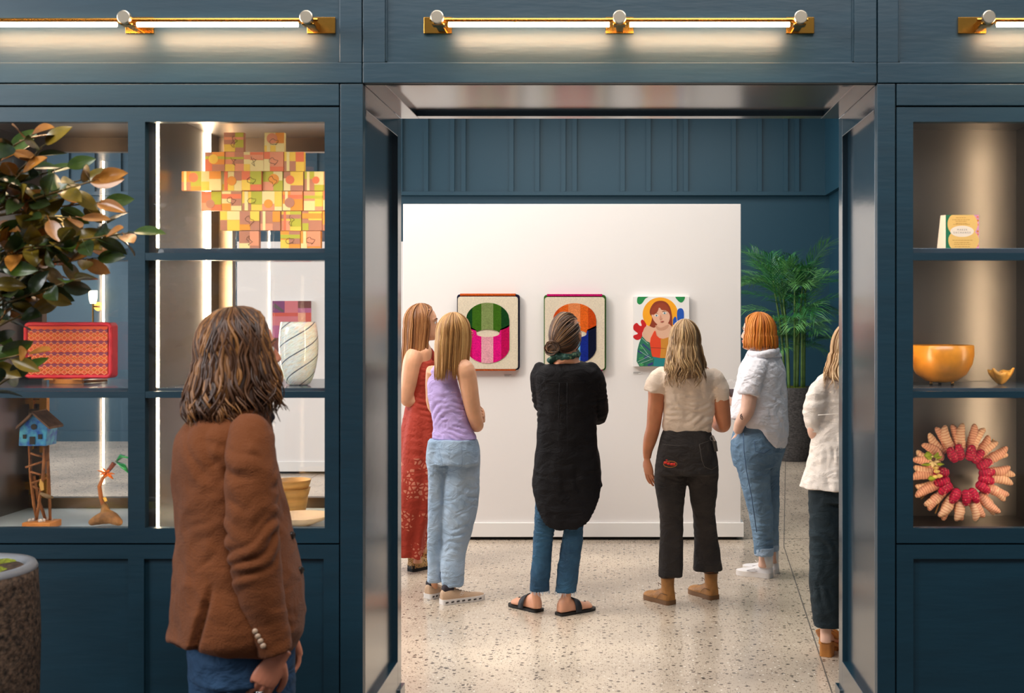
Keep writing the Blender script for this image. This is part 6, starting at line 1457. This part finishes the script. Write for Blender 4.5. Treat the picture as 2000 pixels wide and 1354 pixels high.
# ---------------------------------------------------------------- tufted artworks and portrait on the white wall
ya = YW
TUFTC = M('cream_tuft', (238, 222, 196), 0.95, bump=(260, 0.9), var=(120, 0.08), spec=0.1)
def tuft(n_, c): return M('tuft_' + n_, c, 0.95, bump=(260, 0.9), var=(160, 0.22), spec=0.1)
def rug(u0, u1, v0, v1, top, bot, edges, label):
    yf = ya - 0.062; k = yf / F
    px = lambda q: X(q, yf)
    pz = lambda q: Z(q, yf)
    t = thing('tufted_artwork', (px((u0 + u1) / 2), ya, pz(v1)), label, 'artwork', None)
    MB().poly_xz(rrect(px(u0), px(u1), pz(v1), pz(v0), 0.022), yf + 0.012, ya - 0.001).build('backing', edges[1], t, bevel=0.004)
    # coloured edge bands round the slab
    MB().box(px(u0 + 6), px(u1 - 7), yf + 0.004, ya - 0.004, pz(v0 + 3), pz(v0 - 1.5)).build('edge_band', edges[0], t, bevel=0.004)
    MB().box(px(u0 + 6), px(u1 - 7), yf + 0.004, ya - 0.004, pz(v1 + 1.5), pz(v1 - 3)).build('edge_band', edges[0], t, bevel=0.004)
    MB().poly_xz(rrect(px(u0 + 2), px(u1 - 2.5), pz(v1 - 2), pz(v0 + 4.5), 0.020), yf, yf + 0.03).build('tufted_field', TUFTC, t, bevel=0.006)
    cx, rx = (u0 + u1) / 2 - 0.5, 42.3
    xs = [-1, -0.71, -0.29, 0.26, 0.63, 1.0]
    yt_ = v0 + 16.5; zc = yt_ + 33.5
    def topc(s_): return zc - 33.5 * math.sqrt(max(0, 1 - s_ * s_))
    def midg(s_):      # lower edge of the upper colour
        return zc + 12 + 14 * (1 - abs(s_)) ** 0.6 if abs(s_) > 0.55 else yt_ + 60 - 7.5 * math.sqrt(max(0, 1 - (s_ / 0.55) ** 2))
    def midp(s_):      # upper edge of the lower colour
        return zc + 10 + 20 * (1 - abs(s_)) if abs(s_) > 0.55 else yt_ + 60 + 7 * math.sqrt(max(0, 1 - (s_ / 0.55) ** 2))
    def botc(s_): return yt_ + 84 + 34 * math.sqrt(max(0, 1 - (s_ * 0.98) ** 2)) - 0.0
    for half, cols in (('top', top), ('bot', bot)):
        for i in range(5):
            ss = np.linspace(xs[i], xs[i + 1], 9)
            up = [topc(s_) if half == 'top' else midp(s_) for s_ in ss]; lo = [midg(s_) if half == 'top' else botc(s_) for s_ in ss]
            pts = [(px(cx + rx * s_), pz(a)) for s_, a in zip(ss, up)] + [(px(cx + rx * s_), pz(b)) for s_, b in zip(ss[::-1], lo[::-1])]
            clean = [pts[0]]
            for p in pts[1:]:
                if (p[0] - clean[-1][0]) ** 2 + (p[1] - clean[-1][1]) ** 2 > 1e-8: clean.append(p)
            MB().poly_xz(clean, yf - 0.004, yf + 0.004).build('tufted_stripe', cols[i], t)
GR = [tuft('green_dark', (18, 66, 26)), tuft('green', (62, 106, 24)), tuft('green_pale', (132, 148, 88)), tuft('green', (0, 0, 0)), tuft('green_dark', (0, 0, 0))]
PK = [tuft('pink_dark', (196, 12, 84)), tuft('pink_hot', (232, 20, 128)), tuft('pink_pale', (244, 168, 178)), tuft('pink_hot', (0, 0, 0)), tuft('pink_dark', (0, 0, 0))]
OR = [tuft('orange_dark', (206, 74, 20)), tuft('orange', (236, 104, 32)), tuft('orange_pale', (246, 142, 84)), tuft('orange', (0, 0, 0)), tuft('orange_dark', (0, 0, 0))]
BL = [tuft('blue_navy', (16, 20, 44)), tuft('blue', (24, 44, 140)), tuft('blue_pale', (110, 182, 222)), tuft('blue', (0, 0, 0)), tuft('blue_navy', (0, 0, 0))]
rug(892, 1014, 575, 723, GR, PK, (tuft('rust_edge', (206, 88, 32)), tuft('navy_edge', (34, 32, 56))), 'tufted cream artwork with green and pink striped barrel shape, leftmost on the white wall')
rug(1062, 1183.5, 576, 724, OR, BL, (tuft('magenta_edge', (196, 20, 104)), tuft('green_edge', (58, 104, 36))), 'tufted cream artwork with orange and blue striped barrel shape, middle of the white wall')

# portrait canvas (flat painting): outlines in a 111.5 x 108.5 grid of the canvas
yc = ya - 0.045
pcv = thing('portrait_painting', (X(1291, yc), ya, Z(716, yc)), 'painted portrait of a red-haired woman before an orange sun, right of the tufted artworks', 'painting')
MB().box(X(1236.5, yc), X(1346, yc), yc, ya - 0.001, Z(716, yc), Z(579.5, yc)).build('canvas', M('white_canvas', (240, 236, 232), 0.6), pcv)
ps_ = MB(); pm = []; lay = [0]
pal = {}
def pcol(n_, c):
    if n_ not in pal: pal[n_] = len(pm); pm.append(M('portrait_' + n_, c, 0.6))
    return pal[n_]
def blob(pts, n_, c, smooth=True):
    lay[0] += 1
    A = [(1225 + x / 7.964, 560 + y / 7.964) for x, y in pts]
    if smooth:
        q = np.array([A[-1]] + A + A[:2]); out = []
        for i in range(1, len(q) - 2):
            for j in range(5):
                t_ = j / 5; p0, p1, p2, p3 = q[i - 1], q[i], q[i + 1], q[i + 2]
                out.append(0.5 * ((2 * p1) + (-p0 + p2) * t_ + (2 * p0 - 5 * p1 + 4 * p2 - p3) * t_ ** 2 + (-p0 + 3 * p1 - 3 * p2 + p3) * t_ ** 3))
        A = out
    A = [(min(max(a, 1236.8), 1345.7), min(max(b, 579.8), 715.7)) for a, b in A]
    cl_ = []
    for p in A:
        if not cl_ or (p[0] - cl_[-1][0]) ** 2 + (p[1] - cl_[-1][1]) ** 2 > 0.01: cl_.append(p)
    ps_.poly_xz([(X(a, yc), Z(b, yc)) for a, b in cl_], yc - 0.00025 * lay[0], yc, pcol(n_, c))
def circ(cx, cy, rx, ry, n_, c): blob([(cx + rx * math.cos(i * 0.5236), cy + ry * math.sin(i * 0.5236)) for i in range(12)], n_, c)
circ(515, 430, 275, 262, 'sun', (250, 168, 20))
blob([(180, 150), (330, 150), (280, 190), (230, 260), (185, 276), (152, 235)], 'green', (24, 140, 70)); blob([(750, 150), (885, 150), (890, 200), (850, 246), (800, 230)], 'green', (0, 0, 0))
blob([(775, 400), (800, 345), (850, 340), (880, 390), (880, 500), (860, 640), (800, 620), (780, 520)], 'blue', (18, 82, 180)); blob([(712, 520), (740, 470), (765, 490), (770, 620), (720, 620)], 'blue', (0, 0, 0))
blob([(245, 515), (300, 600), (270, 660), (235, 720), (230, 790), (160, 830), (100, 800), (100, 760), (165, 730), (100, 670), (100, 600), (150, 565), (190, 605), (225, 605), (210, 540)], 'red', (200, 12, 16))
blob([(360, 340), (420, 250), (510, 220), (600, 240), (660, 310), (690, 420), (700, 540), (690, 640), (640, 680), (470, 700), (400, 680), (340, 640), (370, 560), (385, 480), (352, 420)], 'hair', (142, 52, 22))
blob([(420, 640), (480, 580), (560, 560), (650, 580), (760, 680), (900, 700), (960, 1000), (900, 1120), (400, 1100), (300, 880), (240, 760), (270, 640), (330, 610)], 'skin', (226, 178, 148))
blob([(380, 440), (420, 380), (480, 330), (560, 350), (640, 400), (665, 470), (640, 560), (580, 605), (500, 605), (430, 550), (395, 490)], 'face', (232, 180, 150))
blob([(400, 330), (470, 270), (560, 260), (630, 310), (660, 400), (600, 370), (530, 360), (500, 310), (470, 390), (400, 440), (375, 400)], 'fringe', (156, 60, 26))
blob([(440, 600), (520, 640), (640, 590), (630, 640), (560, 680), (470, 670)], 'shade', (206, 152, 122))
for cx, cy in ((455, 450), (582, 412)):
    circ(cx, cy, 30, 17, 'eyewhite', (236, 230, 222)); circ(cx, cy, 14, 14, 'iris', (110, 150, 160)); circ(cx, cy, 6, 6, 'pupil', (40, 30, 30))
blob([(415, 420), (450, 405), (480, 420), (450, 412)], 'brow', (130, 70, 40), False); blob([(540, 390), (570, 374), (610, 380), (572, 382)], 'brow', (0, 0, 0), False)
blob([(515, 440), (530, 490), (548, 490), (530, 510), (500, 500)], 'nose', (214, 152, 124)); blob([(515, 550), (540, 536), (572, 538), (545, 556)], 'lips', (170, 78, 66))
blob([(420, 690), (440, 690), (455, 760), (500, 800), (560, 812), (700, 770), (760, 900), (740, 1110), (520, 1110), (390, 1090), (350, 900), (365, 800)], 'top_red', (226, 66, 26), False)
blob([(520, 806), (560, 812), (700, 770), (760, 900), (740, 1110), (510, 1110), (525, 950)], 'top_ochre', (206, 136, 40), False)
blob([(365, 945), (480, 950), (600, 962), (600, 968), (480, 958), (365, 953)], 'fold', (150, 50, 24), False)
blob([(400, 1090), (520, 1115), (740, 1115), (900, 1110), (900, 1245), (400, 1245)], 'teal', (16, 128, 130), False)
blob([(230, 770), (300, 850), (350, 870), (365, 960), (380, 1070), (420, 1130), (405, 1245), (190, 1245), (145, 1160), (160, 980), (185, 880)], 'plaid', (34, 112, 84), False)
for a in ([(240, 880), (360, 980), (365, 1010), (235, 905)], [(165, 985), (230, 1030), (230, 1050), (160, 1010)], [(260, 1100), (340, 1050), (350, 1090), (275, 1130)], [(310, 1215), (400, 1170), (400, 1210), (330, 1243)]):
    blob(a, 'plaid_navy', (40, 52, 120), False)
for a in ([(160, 1165), (345, 1075), (345, 1082), (160, 1173)], [(200, 1000), (370, 1110), (366, 1117), (200, 1008)], [(230, 800), (330, 890), (326, 896), (226, 808)], [(210, 900), (330, 1060), (324, 1064), (204, 906)], [(180, 1200), (400, 1120), (400, 1127), (182, 1208)]):
    blob(a, 'plaid_line', (150, 190, 170), False)
for a in ([(180, 1110), (250, 1090), (255, 1110), (190, 1140)], [(200, 930), (250, 950), (240, 980), (190, 960)], [(190, 1190), (260, 1200), (250, 1235), (200, 1235)]): blob(a, 'plaid_green', (60, 150, 84), False)
ps_.build('painted_picture', pm, pcv)

# small painting on the further white wall
y2 = YW2 - 0.04
t = thing('abstract_painting', (X(569, y2), YW2, Z(688, y2)), 'pink and brown abstract patchwork painting on the further white wall', 'painting')
MB().box(X(532, y2), X(608, y2), y2, YW2 - 0.001, Z(688, y2), Z(588, y2)).build('canvas', WHITE2, t)
ab = MB(); pmx = [M('abstract_' + n_, c, 0.6) for n_, c in (('rose', (206, 112, 118)), ('plum', (128, 62, 110)), ('brown', (112, 56, 50)), ('peach', (222, 150, 118)), ('mauve', (176, 92, 130)), ('coral', (204, 82, 64)), ('grey', (92, 84, 78)))]
for i, (a, b, c_, d_, m_) in enumerate(((532, 556, 588, 611, 1), (556, 582, 588, 611, 0), (582, 608, 588, 602, 2), (582, 608, 602, 611, 4), (532, 582, 611, 618, 5), (532, 582, 618, 636, 0), (582, 597, 611, 640, 3), (597, 608, 611, 640, 5), (532, 560, 636, 660, 4), (560, 608, 640, 662, 5), (532, 575, 660, 688, 2), (575, 608, 662, 688, 0))):
    ab.box(X(a, y2), X(b, y2), y2 - 0.001 - 0.0001 * i, y2, Z(d_, y2), Z(c_, y2), m_)
ab.poly_xz([(X(536, y2), Z(592, y2)), (X(555, y2), Z(607, y2)), (X(552, y2), Z(610, y2)), (X(534, y2), Z(600, y2))], y2 - 0.003, y2, 6)
ab.build('painted_picture', pmx, t)
# caption labels stuck on the wall
for u, v_, lab in ((993, 733, 'tiny white caption label under the green and pink tufted artwork'), (1245, 728, 'tiny white caption label under the portrait painting')):
    t = thing('caption_label', (X(u, ya), ya, Z(v_ + 3, ya)), lab, 'label')
    MB().box(X(u - 9, ya), X(u + 9, ya), ya - 0.003, ya - 0.0005, Z(v_ + 3, ya), Z(v_ - 2.5, ya)).build('label_card', M('label_card', (232, 228, 224), 0.6), t)
    b = MB()
    for j in range(2): b.box(X(u - 8, ya), X(u + 6 - 4 * j, ya), ya - 0.0035, ya - 0.003, Z(v_ - 0.2 + 2 * j, ya), Z(v_ - 1.0 + 2 * j, ya))
    b.build('small_print', M('label_ink', (120, 116, 112), 0.6), t)

# ---------------------------------------------------------------- potted plants
STONE = M('rough_dark_stone', (70, 66, 64), 0.85, bump=(26, 1.0), var=(38, 0.5), stretch=(1, 1, 2.2))
STONEB = M('rough_brown_stone', (78, 60, 46), 0.85, bump=(36, 1.0), var=(60, 0.75)); RIM = M('smooth_grey_rim', (120, 122, 126), 0.5)
MOSS = M('moss', (120, 128, 24), 0.9, bump=(80, 1.0), var=(60, 0.4))
def pot(t, c, h_, prof, mat, rim):
    """prof = radius at fractions of the height"""
    pr = [(prof[0] * 0.9, 0.0)] + [(r, h_ * f) for f, r in zip(np.linspace(0.01, 0.985, len(prof)), prof)]
    b = MB().lathe((c[0], c[1], 0.0005), smoothpath(pr, 4).tolist(), 48).build('pot_body', mat, t, smooth=True)
    R = prof[-1]
    MB().lathe((c[0], c[1], h_ * 0.975), [(R * 0.99, 0), (R + 0.001, 0.01), (R - 0.006, 0.024), (R - 0.030, 0.024), (R - 0.038, 0.014), (R - 0.042, -0.03)], 48).build('pot_rim', rim, t, smooth=True)
    mo = MB(); rr = random.Random(2)
    V = []; Fs = []; nr, na = 7, 30
    for j in range(nr):
        for i in range(na):
            a = 2 * math.pi * i / na; r_ = (R - 0.038) * j / (nr - 1)
            V.append((c[0] + r_ * math.cos(a), c[1] + r_ * math.sin(a), h_ - 0.006 + rr.uniform(-0.008, 0.014) - 0.02 * (j / nr) ** 2))
    for j in range(nr - 1): Fs += [(j * na + i, j * na + (i + 1) % na, (j + 1) * na + (i + 1) % na, (j + 1) * na + i) for i in range(na)]
    mesh_obj('moss', V, Fs, MOSS, t, True)

yq = 13.45; pc = (X(1549, yq), yq)
palm = thing('potted_palm', (pc[0], pc[1], 0), 'tall green palm in a rough charcoal stone planter by the blue wall', 'potted plant')
hp_ = Z(756, yq)
pot(palm, pc, hp_, [0.20, 0.235, 0.255, 0.268, 0.275, 0.275], STONE, M('charcoal_rim', (64, 62, 62), 0.7))
STEM = M('palm_cane', (86, 116, 48), 0.5, var=(12, 0.3)); 
FR = [M('palm_green', (44, 112, 54), 0.38, var=(8, 0.25)), M('palm_green_light', (96, 156, 84), 0.36, var=(8, 0.25)), M('palm_green_dark', (30, 84, 44), 0.4)]
rp = random.Random(21)
def frond_mesh(L_, droop, seed):
    r = random.Random(seed); b = MB(); n = 15
    def at(t_): return Vector((L_ * (t_ - 0.12 * droop * t_ * t_), 0, L_ * (0.30 * t_ - droop * t_ ** 2.2)))
    b.tube([at(i / 10) for i in range(11)], [0.006 * (1 - 0.075 * i) for i in range(11)], 5)
    for i in range(n):
        t_ = 0.14 + 0.86 * i / (n - 1); p = at(t_); d = (at(min(1, t_ + 0.03)) - at(t_ - 0.03)).normalized()
        ll = L_ * (0.34 + 0.28 * math.sin(math.pi * min(1, t_ * 0.85 + 0.08))) * r.uniform(0.85, 1.1)
        for sg in (-1, 1):
            side = Vector((0, sg, 0)); a = math.radians(52 - 26 * t_ + r.uniform(-6, 6))
            q = d * math.cos(a) + side * math.sin(a) + Vector((0, 0, 0.16 + r.uniform(-0.08, 0.05)))
            e1 = p + q * ll * 0.5; e2 = p + q * ll + Vector((0, 0, -ll * r.uniform(0.15, 0.34)))
            wv = d.cross(q).normalized().cross(q).normalized() * 0.0105
            up = Vector((0, 0, 0.001))
            V = [p + wv * 0.35, p - wv * 0.35, e1 + wv, e1 - wv, e2]
            b.add([tuple(v_) for v_ in V] + [tuple(v_ + up) for v_ in V], [(0, 2, 3, 1), (2, 4, 3), (6, 8, 7, 5), (8, 9, 7), (0, 5, 7, 2), (2, 7, 9, 4), (1, 3, 8, 6), (3, 4, 9, 8)])
    return b
protos = []
for i in range(5):
    fm = frond_mesh(1.0, (0.16, 0.30, 0.42, 0.22, 0.36)[i], 40 + i)
    me = bpy.data.meshes.new('frond'); me.from_pydata(fm.v, [], fm.f); me.materials.append(FR[(0, 1, 0, 2, 1)[i]]); protos.append(me)
canes = []
for i in range(9):
    a = i * 2.4; r_ = 0.05 + 0.012 * i
    x_, y_ = pc[0] + r_ * math.cos(a), pc[1] + r_ * math.sin(a)
    top = Vector((pc[0] - 0.03 + 0.28 * math.cos(a) * rp.uniform(0.4, 1), pc[1] + 0.25 * math.sin(a) * rp.uniform(0.4, 1), rp.uniform(1.75, 2.18)))
    mid = Vector(((x_ * 0.7 + top.x * 0.3), (y_ * 0.7 + top.y * 0.3), (hp_ + top.z) / 2))
    MB().tube(smoothpath([(x_, y_, hp_ - 0.02), tuple(mid), tuple(top)], 5), [0.015] * 6 + [0.012] * 4 + [0.007], 7).build('cane', STEM, palm, smooth=True)
    canes.append((mid, top))
for i in range(100):
    mid, top = canes[i % 9]; f = rp.uniform(-0.25, 1.0) if i > 26 else rp.uniform(0.8, 1)
    base = mid.lerp(top, f)
    o = bpy.data.objects.new('frond', protos[i % 5]); put(o, base, palm)
    L_ = rp.uniform(0.38, 0.64) * (0.75 + 0.25 * f)
    az = rp.uniform(0, 6.28); room = (2.70 - base.x) / max(0.05, math.cos(az)) if math.cos(az) > 0.05 else 9
    L_ = min(L_, room / 1.05); 
    if L_ < 0.25: az += math.pi; L_ = 0.5
    o.scale = (L_, L_, L_); o.rotation_euler = (rp.uniform(-0.3, 0.3), -rp.uniform(-0.1, 0.95) if f > 0.6 else -rp.uniform(-0.2, 0.5), az)

# foreground tree in its planter (only its right-hand side is in the picture)
yf = 3.52; kf = yf / F; fc = (X(-78, yf), yf)
tree = thing('potted_tree', (fc[0], fc[1], 0), 'leafy broadleaf tree in a rough brown stone planter with moss at the left edge', 'potted plant')
hf = Z(1108, yf)
pot(tree, fc, hf, [0.185, 0.205, 0.215, 0.220, 0.222, 0.214], STONEB, RIM)
BARK = M('tree_bark', (78, 62, 46), 0.8, bump=(60, 0.5)); TWG = M('green_twig', (104, 84, 40), 0.6)
rf = random.Random(33)
trunk = [(fc[0], fc[1], hf - 0.02), (fc[0] + 0.015, fc[1], 1.2), (fc[0] - 0.01, fc[1] + 0.02, 1.55), (fc[0] + 0.02, fc[1], 2.05)]
MB().tube(smoothpath(trunk, 4), np.linspace(0.022, 0.010, 13), 10).build('trunk', BARK, tree, smooth=True)
LM = []
for nm, c, c2 in (('leaf_green', (44, 66, 24), (76, 96, 30)), ('leaf_olive', (104, 90, 26), (138, 112, 34)), ('leaf_bronze_lit', (146, 90, 34), (182, 120, 48)), ('leaf_dark', (28, 42, 20), (50, 64, 26))):  # bronze joins real leaf undersides with warm lamp light put into the colour
    LM.append(M(nm, c, 0.28, var=(18, 0.3), rgb2=c2, coat=0.4))
def leaf_mesh(L_, W_, curl, fold, mat):
    V = []; Fs = []; m = 9
    for i in range(m + 1):
        t_ = i / m; wd = W_ * 0.5 * (math.sin(math.pi * t_ ** 0.85)) ** 0.75 if 0 < i < m else 0.0006
        z_ = curl * L_ * (t_ ** 2) * -1
        for s_ in (-1, -0.5, 0, 0.5, 1): V.append((t_ * L_, s_ * wd, z_ + abs(s_) * wd * fold))
    for i in range(m):
        for j in range(4): Fs.append((i * 5 + j, i * 5 + j + 1, (i + 1) * 5 + j + 1, (i + 1) * 5 + j))
    n0 = len(V); V += [(a, b, c - 0.0012) for a, b, c in V]
    Fs += [tuple(n0 + i for i in f[::-1]) for f in Fs]
    b = MB(); b.add(V, Fs); b.tube([(-0.016, 0, 0.004), (0, 0, -0.0006), (L_ * 0.5, 0, -curl * L_ * 0.25 - 0.0004), (L_ * 0.96, 0, -curl * L_ * 0.92)], [0.0014, 0.0016, 0.0012, 0.0004], 5)
    me = bpy.data.meshes.new('leaf'); me.from_pydata(b.v, [], b.f); me.materials.append(mat); me.polygons.foreach_set('use_smooth', [True] * len(me.polygons)); return me
leaves = [leaf_mesh(rf.uniform(0.078, 0.100), rf.uniform(0.040, 0.052), rf.uniform(0.05, 0.3), rf.uniform(0.1, 0.4), LM[i % 4]) for i in range(12)]
tips = [(262, 455), (196, 352), (168, 352), (92, 288), (66, 268), (132, 328), (205, 395), (212, 440), (192, 505), (150, 548), (104, 560), (64, 612), (62, 690), (36, 735), (4, 690), (160, 425), (24, 300), (100, 400),
        (62, 470), (38, 560), (120, 505), (0, 640), (150, 470), (40, 380), (-10, 420), (20, 500), (-40, 330), (-60, 560), (70, 540), (50, 340), (84, 430), (110, 480), (20, 590), (10, 460), (60, 390), (0, 350)]
starts = [1.35, 1.5, 1.65, 1.8, 1.95]
nleaf = 0
for i, (u, v_) in enumerate(tips):
    dy = rf.uniform(-0.20, 0.10); tip = P(u - 10, v_, yf + dy * 0.8)
    ti = min(range(5), key=lambda q: abs(starts[q] - (tip.z - 0.12))); b0 = Vector((fc[0] + 0.01, fc[1], starts[ti]))
    mid = b0.lerp(tip, 0.55) + Vector((rf.uniform(-0.03, 0.03), rf.uniform(-0.04, 0.02), rf.uniform(-0.02, 0.06)))
    path = smoothpath([tuple(b0), tuple(mid), tuple(tip)], 8)
    MB().tube(path, np.linspace(0.006, 0.0018, len(path)), 6).build('branch', TWG, tree, smooth=True)
    Ld = np.linalg.norm(np.diff(path, axis=0), axis=1).sum(); nl = max(6, int(Ld * 0.66 / 0.030)) if v_ < 585 else 5
    for j in range(nl):
        if nleaf >= 296: break
        t_ = 1 - 0.74 * j / nl; f = t_ * (len(path) - 1); a = int(min(f, len(path) - 2)); p = Vector(path[a]).lerp(Vector(path[a + 1]), f - a)
        d = (Vector(path[a + 1]) - Vector(path[a])).normalized()
        if CU + p.x * F / p.y < -75: continue
        o = bpy.data.objects.new('leaf', leaves[rf.randrange(12)])
        side = d.cross(Vector((0, 0, 1))).normalized() * (1 if j % 2 else -1)
        dirv = (d * rf.uniform(0.3, 1.0) + side * rf.uniform(0.5, 1.0) + Vector((0, rf.uniform(-0.4, 0.3), rf.uniform(-0.9, 0.55)))).normalized() if j else d
        nrm = Vector((rf.uniform(-0.5, 0.5), rf.uniform(-1.1, 0.1), rf.uniform(-0.2, 1.0)))
        yv = nrm.cross(dirv).normalized(); zv = dirv.cross(yv)
        mt = Matrix((dirv, yv, zv)).transposed()
        put(o, p + dirv * 0.014, tree); o.rotation_euler = mt.to_euler(); nleaf += 1
